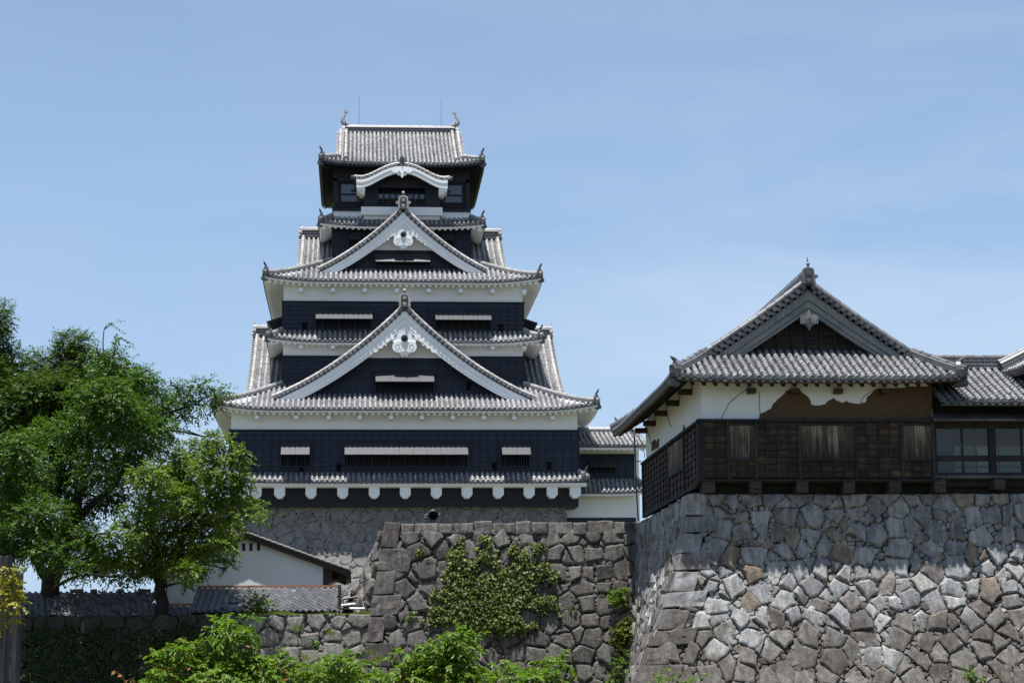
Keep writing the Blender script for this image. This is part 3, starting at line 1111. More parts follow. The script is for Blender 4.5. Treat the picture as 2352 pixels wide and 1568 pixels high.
b1 = MB()
n_ = V((0, -1, 0))
cladding(b1, V((x1l - 0.12, Y1, 0)), EX, x1r - x1l + 0.24, zpx(1090, Y1), zpx(989, Y1), n_, 0.62, 0.315, 0, 1)
cladding(b1, V((x2l - 0.12, Y2, 0)), EX, x2r - x2l + 0.24, zpx(912, Y2), zpx(820, Y2), n_, 0.62, 0.315, 0, 1)
cladding(b1, V((x2l - 0.12, Y2, 0)), EX, x2r - x2l + 0.24, zpx(764, Y2), zpx(695, Y2), n_, 0.62, 0.315, 0, 1)
cladding(b1, V((x4l - 0.1, Y4, 0)), EX, x4r - x4l + 0.2, zpx(640, Y4), zpx(527, Y4), n_, 0.6, 0.315, 0, 1)
for xs, e in ((x1l, -1), (x1r, 1)):
    b1.box(*(sorted((xs, xs + e * 0.12))), Y1 - 0.05, Y1 + 25, zpx(1090, Y1), zpx(989, Y1), 1)
for xs, e in ((x2l, -1), (x2r, 1)):
    b1.box(*(sorted((xs, xs + e * 0.12))), Y2 - 0.05, Y2 + 17, zpx(912, Y2), zpx(820, Y2), 1)
    b1.box(*(sorted((xs, xs + e * 0.12))), Y2 - 0.05, Y2 + 17, zpx(764, Y2), zpx(695, Y2), 1)
b1.build('boarding', [M['black'], M['black_trim']], keep)

# loopholes
for px, py, Y in ((691.5, 1074.5, Y1), (778, 1074.5, Y1), (1136, 1072.5, Y1), (1261, 1071, Y1), (700, 750, Y2), (1150, 754, Y2), (868, 888, 151.95), (1076, 889, 151.95)):
    p = at(px, py, Y)
    lb = MB()
    lb.box(p.x - 0.16, p.x + 0.16, Y - 0.12, Y - 0.05, p.z - 0.22, p.z + 0.22)
    lb.box(p.x - 0.26, p.x + 0.26, Y - 0.15, Y - 0.05, p.z + 0.22, p.z + 0.30)
    lb.build('loophole', M['void'], keep)

# windows
for a, b, yt, yb, Y, L in ((648, 711, 1015, 1070, Y1, None), (793, 1072, 1015, 1070, Y1, None), (1151.5, 1214.5, 1015, 1070, Y1, None),
                           (727, 854.5, 713, 756, Y2, None), (1000, 1125.5, 714, 757, Y2, None)):
    window_unit(keep, at(a, yt, Y).x, at(b, yt, Y).x, zpx(yb, Y), zpx(yt, Y), Y, tilt=52)
for a, b in ((803, 828), (1016, 1041)):
    window_unit(keep, at(a, 545, Y4).x, at(b, 545, Y4).x, zpx(600, Y4), zpx(535, Y4), Y4, tilt=40, slen=0.9)

# ---- skirt roof over the overhang and its corbels
ys = 148.95
pent_roof(keep, at(553, 1106, ys).x, at(1352, 1104, ys).x, ys, zpx(1105.5, ys), x1l, x1r, Y1, zpx(1087, Y1), 0.14, Y1 + 4, under=False)
sk = MB()
sk.box(at(557, 1110, ys).x, at(1349, 1110, ys).x, ys + 0.08, Y1 + 0.3, zpx(1114.5, ys), zpx(1108, ys))
sk.box(at(570, 1110, ys).x + 0.3, at(1336, 1110, ys).x, ys + 0.22, Y1 + 0.3, zpx(1117, ys), zpx(1114.5, ys) - 0.003)
sk.build('overhang_soffit', M['plaster'], keep)
for px in (560, 587.7, 642, 714, 787, 859.5, 931, 1002.5, 1073, 1145, 1216, 1269, 1322):
    cb = MB()
    yy = 149.25
    a = 0.39
    zt, zb = zpx(1117, yy), zpx(1146, yy) + 0.08
    x = at(px, 1130, yy).x
    hh = zt - zb
    pts = [(-a, hh), (-a, 0.26), (-a + 0.24, 0), (a - 0.24, 0), (a, 0.26), (a, hh)]
    cb.prism(pts, V((x, yy, zb)), EX, Z, EY, 0, 1.6)
    cb.build('corbel', M['white_paint'], keep)

# ---- roof 1 with its front gable
e1 = 148.8
r1, rf1 = pent_roof(keep, at(485, 938, e1).x, at(1377, 938, e1).x, e1, zpx(939, e1), x2l, x2r, Y2, zpx(886, Y2), 0.48, Y1 + 26.5, c=0.05)
def bracket(px, yt, yb, yp, y0, y1):                     # bracket heads under the eaves
    x = at(px, yb, yp).x
    bk = MB()
    bk.box(x - 0.15, x + 0.15, y0, y1, zpx(yb, yp), zpx(yt, yp))
    bk.build('bracket', M['plaster'], keep)


for px in (590, 680, 755, 826, 898, 969, 1040, 1111, 1181, 1269):
    bracket(px, 955, 963, 149.1, 148.95, Y1 + 0.1)
for i in range(8):
    bracket(691 + 73.4 * i, 663, 671, 153.1, 153.0, Y2 + 0.1)
    if i not in (2, 3, 4, 5):
        bracket(691 + 73.4 * i, 794, 801, 153.1, 153.0, Y2 + 0.1)

g1y = 150.9
cx1 = at(929, 800, g1y).x
w1 = (1228.5 - 624) / 2 * g1y / FPX
g1, rk1 = front_gable(keep, cx1, g1y, zpx(706, g1y), zpx(915, g1y), w1, 0.43, Y2 + 1.0, 152.0, zpx(822, 152.0), zpx(912, 152))
pendant(g1, cx1, g1y + 0.02, zpx(757, g1y), 1.28)
window_unit(g1, at(863.5, 862, 152).x, at(995, 862, 152).x, zpx(901, 152), zpx(853, 152), 151.95, tilt=52)

# ---- roof 2 (pent roof between second and third floors)
e2 = 152.85
pent_roof(keep, at(612, 780, e2).x, at(1248, 780, e2).x, e2, zpx(784, e2), x2l, x2r, Y2, zpx(762, Y2), 0.34, Y2 + 16, clip=None, rz=0.40)

# ---- roof 3 with its front gable
e3 = 152.85
r3, rf3 = pent_roof(keep, at(604, 642, e3).x, at(1246, 642, e3).x, e3, zpx(645, e3), x4l, x4r, Y4, zpx(603, Y4), 0.42, Y2 + 19, c=0.05)
g2y = 154.9
cx2 = at(926, 560, g2y).x
w2 = (1118 - 729.6) / 2 * g2y / FPX
g2, rk2 = front_gable(keep, cx2, g2y, zpx(481, g2y), zpx(621, g2y), w2, 0.36, Y4 + 1.0, 155.8, zpx(575, 155.8), zpx(619, 155.8), barge=(1.2, 0.62))
pendant(g2, cx2, g2y + 0.02, zpx(523, g2y), 1.06)
window_unit(g2, at(863.5, 590, 155.8).x, at(986.5, 590, 155.8).x, zpx(611, 155.8), zpx(587, 155.8), 155.75, tilt=46, slen=0.95)

# ---- side gables, ridges running out to the left and right
for (Yr, zr, yfoot, zfoot, xo, xin, nm) in ((162.5, zpx(773, 162.5), 152.8, zpx(909, 152.8), (at(588, 757, 162.5).x, at(1262, 757, 162.5).x), (x2l, x2r), 1),
                                            (163.0, zpx(548, 163.0), 156.3, zpx(618, 156.3), (at(694, 534, 163).x, at(1145, 534, 163).x), (x4l, x4r), 3)):
    for sx, xv, xw in ((-1, xo[0], xin[0]), (1, xo[1], xin[1])):
        mb = MB()
        L = abs(xw - xv) + 0.5
        rf = Roof((xv, yfoot, zfoot), V((-sx, 0, 0)), EY, 0, L, Yr - yfoot, zr - zfoot, 0.28)
        rf.tiles(mb, ends=False, pitch=0.40, mr=3)
        verge(mb, rf, 0.0, V((sx, 0, 0)), 0.0, 0.99, 0.36, 0.11, 0, 1, True, 2)
        rf2 = Roof((xv, 2 * Yr - yfoot, zfoot), V((-sx, 0, 0)), V((0, -1, 0)), 0, L, Yr - yfoot, zr - zfoot, 0.28)
        rf2.tiles(mb, ends=False, course=0.8, seg=1.2, pitch=0.40)
        so_ = mb.build('side_gable', [M['tile'], M['tile_dark'], M['tile_cap'], M['tile_round']], keep)
        rb = MB()
        ridge_bar(rb, [V((xv, Yr, zr)), V((xw, Yr, zr))], 0.5, 0.85, 0, 1, 0.12)
        rb.build('ridge', [M['tile_dark'], M['tile_cap']], so_)
        ob = MB()
        ogre_tile(ob, V((xv + sx * 0.1, Yr, zr - 0.05)), V((sx, 0, 0)), 0.9, 0, 1, False)
        corner_finial(ob, V((xv + sx * 0.05, Yr, zr + 0.55)), V((sx, 0, 0)), 0.6)
        ob.build('ogre_tile', [M['tile_cap'], M['tile_dark']], so_)
        gw = MB()
        pts = [(yfoot + 0.4, zfoot - 0.3)] + [(yfoot + (Yr - yfoot) * t, rf.P(0, t).z - 0.35) for t in (0.1, 0.3, 0.5, 0.7, 0.9, 1.0)]
        pts += [(2 * Yr - a, b) for a, b in reversed(pts[:-1])]
        gw.prism(pts, V((xv - sx * 0.7, 0, 0)), EY, Z, V((-sx, 0, 0)), 0, 0.3)
        gw.build('gable_plaster', M['plaster'], so_)

# propped side shutters of the third floor, seen edge-on
for sx, xw in ((-1, x2l), (1, x2r)):
    sb = MB()
    q = V((xw + sx * 0.1, 158.0, zpx(738, 158)))
    e = q + V((sx * 1.25, 0, -0.42))
    sb.obox((q + e) / 2, (e - q).normalized(), EY, (e - q).normalized().cross(EY), (e - q).length / 2, 1.6, 0.09)
    for yy in (156.8, 159.2):
        sb.beam(V((xw + sx * 0.1, yy, q.z - 1.3)), V((e.x - sx * 0.1, yy, e.z - 0.05)), 0.05, 0.05)
    sb.build('shutter', M['black_trim'], keep)

# ---- fourth-floor pent roof
e4 = 156.4
pent_roof(keep, at(732, 515, e4).x, at(1114, 515, e4).x, e4, zpx(517.5, e4), x4l, x4r, Y4, zpx(501, Y4), 0.26, Y4 + 12, rz=0.38, pitch=0.36)

# ---- top storey
Y5 = 157.7
zb5, zt5 = zpx(483, Y5), zpx(373, 156.0)
tb = MB()
tb.box(x4l + 0.35, x4r - 0.35, Y5 + 0.35, Y5 + 12.2, zb5 - 0.02, zt5 + 0.4)
tb.box(x4l - 0.08, x4r + 0.08, Y5 - 0.12, Y5 + 12.4, zb5 - 0.12, zb5 + 0.06)
for x in (x4l + 0.15, x4r - 0.15):                       # corner posts and rails of the gallery
    tb.box(x - 0.16, x + 0.16, Y5 - 0.02, Y5 + 0.3, zb5, zt5 + 0.3)
tb.box(x4l, x4r, Y5 - 0.02, Y5 + 0.33, zpx(418, Y5), zpx(412, Y5))
tb.box(x4l, x4r, Y5 + 0.02, Y5 + 0.33, zpx(412, Y5) + 0.01, zt5 + 0.32)
tb.box(x4l, x4r, Y5 + 0.1, Y5 + 0.33, zpx(483, Y5) + 0.07, zpx(463, Y5))
tb.box(x4l - 0.02, x4r + 0.02, Y5 - 0.06, Y5 + 0.05, zpx(468, Y5), zpx(465.5, Y5))
tb.box(x4l - 0.02, x4r + 0.02, Y5 - 0.05, Y5 + 0.05, zpx(475, Y5), zpx(473.5, Y5))
topst = tb.build('top_storey', M['black_trim'], keep)
for a, b in ((784, 832), (1012, 1061)):
    wf = MB()
    X0, X1, Z0, Z1 = at(a, 440, Y5).x, at(b, 440, Y5).x, zpx(463, Y5), zpx(417, Y5)
    xm = (X0 + X1) / 2
    wf.box(X0 - 0.12, X1 + 0.12, Y5 + 0.18, Y5 + 0.33, Z1 - 0.22, Z1 + 0.05)
    wf.box(X0 - 0.14, X0, Y5 + 0.18, Y5 + 0.33, Z0, Z1 - 0.22)
    wf.box(X1, X1 + 0.14, Y5 + 0.18, Y5 + 0.33, Z0, Z1 - 0.22)
    zm = zpx(446.5, Y5)
    wf.box(X0, X1, Y5 + 0.19, Y5 + 0.30, zm - 0.07, zm + 0.07)
    wo = wf.build('window', M['black_trim'], topst)
    pg = MB()
    pg.box(X0, X1, Y5 + 0.24, Y5 + 0.27, Z0, Z1)
    pg.build('pane', M['glass_dark'], wo)
# projecting white box and bay
Yb = 156.85
bw = MB()
bw.box(at(829.5, 485, Yb).x, at(1016.5, 485, Yb).x, Yb, Y5 + 0.2, zpx(494, Yb), zpx(475.5, Yb))
bw.box(at(835.5, 485, Yb + .35).x, at(1010, 485, Yb + .35).x, Yb + 0.35, Y5 + 0.2, zpx(502, Yb), zpx(494, Yb) - 0.003)
for px in (767, 1064):                                   # small plinths at the corners
    bw.box(at(px, 490, Y5).x, at(px + 12, 490, Y5).x, Y5 - 0.12, Y5 + 0.1, zpx(499, Y5), zpx(484.5, Y5) - 0.2)
bw.build('projecting_box', M['plaster'], keep)
bay = MB()
X0, X1 = at(835, 440, Yb + .1).x, at(1010.5, 440, Yb + .1).x
xa, xb_ = at(868, 440, Yb + .1).x, at(976.5, 440, Yb + .1).x
zlow, zhi = zpx(475.5, Yb) + 0.003, zpx(410, Yb)
yb0 = Yb + 0.1
nst = 12
for (u0, u1) in ((X0, xa), (xb_, X1)):                   # board cheeks
    for i in range(nst):
        q0, q1 = u0 + (u1 - u0) * i / nst, u0 + (u1 - u0) * (i + 1) / nst
        bay.box(q0 + 0.006, q1 - 0.006, yb0 + 0.0, yb0 + 0.1, zlow + 0.1, zhi)
bay.box(X0 - 0.05, X1 + 0.05, yb0 - 0.1, Y5 + 0.4, zlow, zlow + 0.1, 1)
bay.box(X0, X1, yb0 + 0.1, yb0 + 0.2, zhi - 0.7, zhi + 1.4, 1)
bay.box(X0 + 0.05, xa, yb0 + 0.1, yb0 + 0.6, zlow + 0.1, zhi, 1)
bay.box(xb_, X1 - 0.05, yb0 + 0.1, yb0 + 0.6, zlow + 0.1, zhi, 1)
bay.box(xa, xb_, yb0 + 0.2, yb0 + 0.32, zlow + 0.1, zpx(456, Yb), 1)
for yy in (459, 464.5, 470):
    bay.box(xa, xb_, yb0 + 0.02, yb0 + 0.12, zpx(yy, Yb) - 0.03, zpx(yy, Yb) + 0.03, 1)
for f in (0.22, 0.5, 0.78):
    x = xa + (xb_ - xa) * f
    bay.box(x - 0.07, x + 0.07, yb0, yb0 + 0.14, zlow + 0.1, zpx(457, Yb), 1)
bayo = bay.build('bay', [M['black'], M['black_trim']], keep)
for i in range(8):
    x0_, x1_ = xa + (xb_ - xa) * i / 8 + 0.05, xa + (xb_ - xa) * (i + 1) / 8 - 0.05
    wf = MB()
    z0_, z1_ = zpx(456, Yb), zpx(443.5, Yb)
    for (a, b, c_, d) in ((x0_ - 0.05, x0_ + 0.03, z0_, z1_), (x1_ - 0.03, x1_ + 0.05, z0_, z1_), (x0_ + 0.03, x1_ - 0.03, z0_, z0_ + 0.05), (x0_ + 0.03, x1_ - 0.03, z1_ - 0.05, z1_)):
        wf.box(a, b, yb0 + 0.12, yb0 + 0.24, c_, d)
    wo = wf.build('window', M['black_trim'], bayo)
    pg = MB()
    pg.box(x0_ + 0.03, x1_ - 0.03, yb0 + 0.16, yb0 + 0.19, z0_ + 0.05, z1_ - 0.05)
    pg.build('pane', M['glass_dark'], wo)

# ---- undulating bay gable
yk = 155.7
kcx = at(923.5, 400, yk).x
kw = (1036 - 811.5) / 2 * yk / FPX
kz = zpx(410, yk)
kh = zpx(378.5, yk) - kz


def kcurve(x):
    s = abs(x) / kw
    q = min(1.0, s / 0.9)
    return kh * (0.5 + 0.5 * math.cos(math.pi * q ** 1.12)) + 0.05 * max(0.0, s - 0.85) / 0.15


KN = 48
kp = [(-kw + 2 * kw * i / KN) for i in range(KN + 1)]
kt = MB()
topA = [V((kcx + x, yk, kz + kcurve(x))) for x in kp]
vs = topA + [p + V((0, 2.2, 0.12)) for p in topA]
kt.add(vs, [(i, i + 1, KN + 2 + i, KN + 1 + i) for i in range(KN)], 0)
kt.add([p - Z * 0.1 for p in vs], [(i, i + 1, KN + 2 + i, KN + 1 + i) for i in range(KN)], 0)
arc = 0.0
acc = 0.33 / 2
for i in range(KN):
    p, q = topA[i], topA[i + 1]
    acc += (q - p).length
    if acc >= 0.33:
        acc -= 0.33
        m_ = (p + q) / 2
        kt.tube([m_ + V((0, -0.12, 0.03)), m_ + V((0, 2.0, 0.14))], 0.115, 9, 1, True, True)
        m2 = m_ + V(((q - p).x, 0, (q - p).z)).normalized() * 0.165
        kt.tube([m2 + V((0, -0.06, -0.09)), m2 + V((0, 0.3, -0.09))], 0.10, 8, 2, True, True)
kt.tube([p + V((0, 0.12, 0.12)) for p in topA], 0.12, 8, 1)
for sx in (-1, 1):
    e = topA[0] if sx < 0 else topA[-1]
    kt.cyl(e + V((-sx * 0.1, 0.1, 0.0)), V((sx, -0.3, 0.1)), 0.14, 0.35, 10, 2)
kob = kt.build('undulating_gable', [M['tile'], M['tile_cap'], M['tile_dark']], keep)
kb = MB()


def kdep(x):
    s = abs(x) / kw
    return 0.52 + 0.14 * s ** 1.5


def kbot(x):
    s = abs(x) / (kw * 0.95)
    zb = kz + kcurve(x) - 0.14 - kdep(x)
    return zb


kx = [x * 0.955 for x in kp]
for fa, fb, d0, d1 in ((0.0, 0.42, -0.12, 0.25), (0.42, 0.48, -0.04, 0.25), (0.48, 1.0, -0.08, 0.25)):
    A = [V((kcx + x, yk, kz + kcurve(x) - 0.14 - kdep(x) * fa)) for x in kx]
    B = [V((kcx + x, yk, kz + kcurve(x) - 0.14 - kdep(x) * fb)) for x in kx]
    kb.strip(A, B, EY, d0, d1)
for sx in (-1, 1):
    x = sx * kw * 0.86
    z = kz + kcurve(kw * 0.86) - 0.16 - kdep(kw * 0.86)
    kb.box(kcx + x - 0.32, kcx + x + 0.32, yk + 0.0, Y5, z - 0.22, z + 0.06)
    kb.box(kcx + x - 0.20 - sx * 0.1, kcx + x + 0.20 - sx * 0.1, yk + 0.15, Y5, z - 0.42, z - 0.22)
kb.build('bargeboard', M['white_paint'], kob)
kq = MB()
zq = kz + kh - 0.14 - 0.5
pts = [(-0.78, 0.06), (-0.6, -0.10), (-0.4, -0.02), (-0.34, -0.24), (-0.16, -0.26), (0, -0.46), (0.16, -0.26), (0.34, -0.24), (0.4, -0.02), (0.6, -0.10), (0.78, 0.06), (0.3, 0.2), (-0.3, 0.2)]
kq.prism(pts, V((kcx, yk - 0.10, zq)), EX, Z, EY, -0.10, 0.05)
for sx in (-1, 1):
    kq.cyl(V((kcx + sx * 0.22, yk - 0.2, zq - 0.02)), V((0, -1, 0)), 0.13, 0.06, 12)
    pp = [V((kcx + sx * (0.22 + (0.11 - 0.08 * i / 13) * math.cos(3 * math.pi * i / 13)), yk - 0.27, zq - 0.02 + (0.11 - 0.08 * i / 13) * math.sin(3 * math.pi * i / 13))) for i in range(14)]
    kq.tube(pp, 0.012, 5, 1)
kq.build('pendant', [M['white_paint'], M['bronze']], kob)
ob = MB()
ogre_tile(ob, V((kcx, yk - 0.1, kz + kh + 0.1)), V((0, -1, 0)), 0.5)
ob.build('ogre_tile', [M['tile_dark'], M['tile_dark']], kob)

# ---- top roof: hipped skirt below, gable ends above
e5 = 156.0
x5l, x5r = at(733, 372, e5).x, at(1113, 374, e5).x
Yr5 = 164.0
ze5, zr5 = zpx(376, e5), zpx(304, Yr5)
xvl, xvr = at(779, 330, 160.5).x, at(1058.5, 333, 160.5).x
W5 = x5r - x5l
th = 0.17


def tm5(u):
    if u < xvl - x5l:
        return th * u / (xvl - x5l)
    if u > xvr - x5l:
        return th * (W5 - u) / (x5r - xvr)
    return 1.0


mb = MB()
rf5 = Roof((x5l, e5, ze5), EX, EY, 0, W5, Yr5 - e5, zr5 - ze5, 0.16, 0.32, 0.32, 3.2, tm5)
rf5.tiles(mb, pitch=0.325, r=0.1, seg=0.34, course=0.2, mr=3)
for sx, x0, xv in ((-1, x5l, xvl), (1, x5r, xvr)):
    rn = abs(xv - x0)
    rs = Roof((x0, e5, ze5), EY, V((-sx, 0, 0)), 0, 2 * (Yr5 - e5), rn, (zr5 - ze5) * 0.17, 0.05, 0.32, 0.32, 3.2,
              lambda v: min(1.0, v / (th * (Yr5 - e5)), (2 * (Yr5 - e5) - v) / (th * (Yr5 - e5))))
    rs.tiles(mb, pitch=0.33, course=0.4, seg=0.6)
    verge(mb, rf5, (xv - x5l), V((sx, 0, 0)), 0.16, 0.985, 0.34, 0.11, 0, 1, True, 2)
rfb = Roof((x5l, 2 * Yr5 - e5, ze5), EX, V((0, -1, 0)), 0, W5, Yr5 - e5, zr5 - ze5, 0.16, 0.32, 0.32, 3.2, tm5)
rfb.tiles(mb, pitch=0.65, course=1.2, seg=2.0)
for k_, u in enumerate((xvl - x5l + 0.55, xvr - x5l - 0.55)):      # descending ridges beside the verges
    for j in range(24):
        a, b = 0.10 + 0.88 * j / 24, 0.10 + 0.88 * (j + 1) / 24
        mb.tube([rf5.P(u, a, 0.2), rf5.P(u, b, 0.2)], [0.15, 0.13], 8, 2, True, True)
top = mb.build('roof', [M['tile'], M['tile_dark'], M['tile_cap'], M['tile_round']], keep)
rb = MB()
xrl, xrr = at(788.5, 298, Yr5).x, at(1050, 300, Yr5).x
ridge_bar(rb, [V((xrl, Yr5, zr5 - 0.1)), V((xrr, Yr5, zr5 - 0.1))], 0.55, 0.62, 0, 1, 0.12)
rb.build('ridge', [M['tile_dark'], M['tile_cap']], top)
for (u0, u1) in ((0.05, xvl - x5l), (W5 - 0.05, xvr - x5l)):
    hb = MB()
    ridge_bar(hb, hip_pts(rf5, u0, u1, th, 6, 0.03), 0.3, 0.32, 0, 1, 0.10)
    hb.build('hip_ridge', [M['tile'], M['tile_cap']], top)
for sx, u0, x in ((-1, 0.0, xrl), (1, W5, xrr)):
    fb = MB()
    corner_finial(fb, rf5.P(u0, 0.0, 0.08) + V((-sx * 0.22, 0.2, 0)), V((sx, -0.7, 0)), 0.95)
    fb.cyl(rf5.P(u0, 0, -0.32) + V((-sx * 0.25, 0.2, 0)), V((sx, -1, 0)), 0.18, 0.4, 10)
    fb.build('corner_tile', M['tile_dark'], top)
    ob = MB()
    ogre_tile(ob, V((x, Yr5, zr5 - 0.75)), V((sx, 0, 0)), 1.1, 0, 1, False)
    ob.build('ogre_tile', [M['tile_cap'], M['tile_dark']], top)
    # dolphin-fish ornament
    fz = zr5 + 0.55
    fish = MB()
    body = [V((x - sx * 0.52, Yr5, fz + 0.02)), V((x - sx * 0.36, Yr5, fz + 0.06)), V((x - sx * 0.14, Yr5, fz + 0.08)), V((x + sx * 0.02, Yr5, fz + 0.22)),
            V((x + sx * 0.06, Yr5, fz + 0.46)), V((x + sx * 0.0, Yr5, fz + 0.68)), V((x - sx * 0.12, Yr5, fz + 0.86)), V((x - sx * 0.17, Yr5, fz + 0.97))]
    fish.tube(body, [0.05, 0.15, 0.21, 0.20, 0.16, 0.125, 0.08, 0.06], 10)
    for ang in (-38, -19, 0, 19, 38):                    # tail fan
        d = V((math.sin(rad(ang - sx * 15)), 0.0, math.cos(rad(ang - sx * 15))))
        q = body[-1]
        fish.tube([q, q + d * 0.18, q + d * 0.36 + V((-sx * 0.04, 0, 0))], [0.06, 0.055, 0.01], 6)
    for j in range(5):                                   # dorsal spines and side fins
        q = body[3].lerp(body[6], j / 4) + V((sx * 0.12, 0, 0))
        fish.tube([q, q + V((sx * 0.13, 0, 0.09))], [0.05, 0.008], 6)
    for yy in (-1, 1):
        fish.tube([body[2] + V((0, yy * 0.15, 0.05)), body[2] + V((-sx * 0.05, yy * 0.35, 0.22))], [0.09, 0.01], 6)
    fish.tube([body[0] + V((0, 0, 0.05)), body[0] + V((-sx * 0.14, 0, 0.11))], [0.05, 0.02], 6)
    fish.build('fish_ornament', M['bronze'], top)
    gw = MB()
    xv = xvl + 0.8 if sx < 0 else xvr - 0.8
    pts = [(e5 + 2.2, ze5 + 0.4), (Yr5, zr5 - 0.5), (2 * Yr5 - e5 - 2.2, ze5 + 0.4)]
    gw.prism(pts, V((xv, 0, 0)), EY, Z, EX, -0.15, 0.15)
    gw.build('gable_plaster', M['plaster'], top)
for px, py in ((824.7, 222), (1013.2, 226)):
    a, b = at(px, py, Yr5), at(px, 292, Yr5)
    lr = MB()
    lr.tube([V((b.x, Yr5, b.z - 0.3)), V((b.x, Yr5, a.z))], [0.022, 0.014], 6)
    lr.build('lightning_rod', M['metal_grey'], keep)
ub = MB()
rf5.under(ub, 0.30, x4l - x5l, x4r - x5l, 0.42, 0.13, 0.12, 0.14, 0.16, 0.30, 0)
for sx, x0, xw in ((-1, x5l, x4l), (1, x5r, x4r)):
    rs = Roof((x0, e5, ze5), EY, V((-sx, 0, 0)), 0, 2 * (Yr5 - e5), abs(xw - x0), 0.55, 0.0, 0.32, 0.32, 3.2)
    rs.under(ub, 0.98, 1.7, 2 * (Yr5 - e5) - 1.7, 0.42, 0.13, 0.12, 0.14, 0.16, 0.30, 0)
ub.build('eave', M['black_trim'], top)

# ------------------------------------------------------------------ lower wing right of the keep
Ya = 153.2
wing = empty('castle_wing', (at(1395, 1196, Ya).x, Ya, at(1395, 1196, Ya).z),
             'low black and white wing between the tall keep and the cracked turret', 'castle wing')
xa0, xa1 = x1r - 2.0, at(1457, 1060, Ya).x
wb = MB()
wb.box(xa0, xa1 + 0.0, Ya, Ya + 9, zpx(1197, Ya) - 1, zpx(1020, Ya))
wb.box(xa1, xa1 + 0.42, Ya + 0.5, Ya + 8.5, zpx(1195, Ya) - 1, zpx(1020, Ya) - 0.2)
wb.build('wall', M['plaster'], wing)
wb = MB()
wb.box(xa0 + 0.1, xa1 + 0.05, Ya - 0.04, Ya, zpx(1200, Ya), zpx(1189, Ya))
cladding(wb, V((xa0, Ya, 0)), EX, xa1 - xa0, zpx(1101, Ya), zpx(1044.5, Ya), n_, 0.6, 0.315, 0, 1)
wb.build('boarding', [M['black'], M['black_trim']], wing)
window_unit(wing, at(1353, 1060, Ya).x, at(1412, 1060, Ya).x, zpx(1086, Ya), zpx(1056, Ya), Ya, tilt=52)
for (ye, yt, ex, he, htop, yw_) in ((1.5, 993.5, 0.0, 1026, 993.5, 3.4), (1.25, 1101, 0.25, 1133, 1101, 0.0)):
    e = Ya - ye
    yw = Ya + yw_
    mb = MB()
    xr = xa1 + 0.9
    x0 = xa0 - 0.2
    tmf = (lambda u, W=xr - x0: 1.0 if u < W - 0.9 else max(0.02, (W - u) / 0.9)) if ex else None
    rf = Roof((x0, e, zpx(he - 3, e)), EX, EY, 0, xr - x0, yw - e, zpx(htop, yw) - zpx(he - 3, e), 0.12, 0, 0.2 if ex else 0, 2.5, tmf)
    rf.tiles(mb, pitch=0.36, mr=2)
    ro = mb.build('roof', [M['tile'], M['tile_dark'], M['tile_round']], wing)
    if ex:
        rb = MB()
        ridge_bar(rb, hip_pts(rf, xr - x0 - 0.05, xr - x0 - 0.95, 1.0, 5), 0.3, 0.3, 0, 1, 0.1)
        rb.build('hip_ridge', [M['tile'], M['tile_cap']], ro)
    else:
        rb = MB()
        ridge_bar(rb, [V((x0, yw, zpx(htop, yw))), V((xr, yw, zpx(htop, yw)))], 0.4, 0.4, 0, 1, 0.1)
        rb.build('ridge', [M['tile'], M['tile_cap']], ro)
    ub = MB()
    rf.under(ub, (Ya - e) / (yw - e), 0, xr - x0 - 0.9, 0.46, 0.16, 0.12, 0.2, 0.2, 0.34)
    ub.build('eave', M['plaster'], ro)


# ------------------------------------------------------------------ dry stone walls
def voronoi(seeds, wts, rect, reach):
    """power cells of the seeds clipped to rect (u0, u1, v0, v1)"""
    u0, u1, v0, v1 = rect
    grid = {}
    for i, (a, b) in enumerate(seeds):
        grid.setdefault((int(a // reach), int(b // reach)), []).append(i)
    cells = []
    for i, (a, b) in enumerate(seeds):
        poly = [(max(u0, a - reach), max(v0, b - reach)), (min(u1, a + reach), max(v0, b - reach)),
                (min(u1, a + reach), min(v1, b + reach)), (max(u0, a - reach), min(v1, b + reach))]
        gi, gj = int(a // reach), int(b // reach)
        nb = []
        for x in range(gi - 2, gi + 3):
            for y in range(gj - 2, gj + 3):
                nb += grid.get((x, y), [])
        nb = [(((seeds[j][0] - a) ** 2 + (seeds[j][1] - b) ** 2), j) for j in nb if j != i]
        nb.sort()
        for d2, j in nb[:22]:
            if d2 > 4 * reach * reach or d2 < 1e-9:
                continue
            dx, dy = seeds[j][0] - a, seeds[j][1] - b
            k_ = (d2 + wts[i] - wts[j]) / 2.0            # keep p with (p - s).d <= k
            out = []
            n = len(poly)
            for q in range(n):
                p0, p1 = poly[q], poly[(q + 1) % n]
                f0 = (p0[0] - a) * dx + (p0[1] - b) * dy - k_
                f1 = (p1[0] - a) * dx + (p1[1] - b) * dy - k_
                if f0 <= 0:
                    out.append(p0)
                if (f0 < 0 < f1) or (f1 < 0 < f0):
                    t = f0 / (f0 - f1)
                    out.append((p0[0] + (p1[0] - p0[0]) * t, p0[1] + (p1[1] - p0[1]) * t))
            poly = out
            if len(poly) < 3:
                break
        cells.append(poly if len(poly) >= 3 else None)
    return cells


def area_c(poly):
    A = cx = cy = 0.0
    n = len(poly)
    for i in range(n):
        x0, y0 = poly[i]
        x1, y1 = poly[(i + 1) % n]
        k_ = x0 * y1 - x1 * y0
        A += k_
        cx += (x0 + x1) * k_
        cy += (y0 + y1) * k_
    if abs(A) < 1e-9:
        return 0.0, (poly[0])
    return A / 2, (cx / (3 * A), cy / (3 * A))


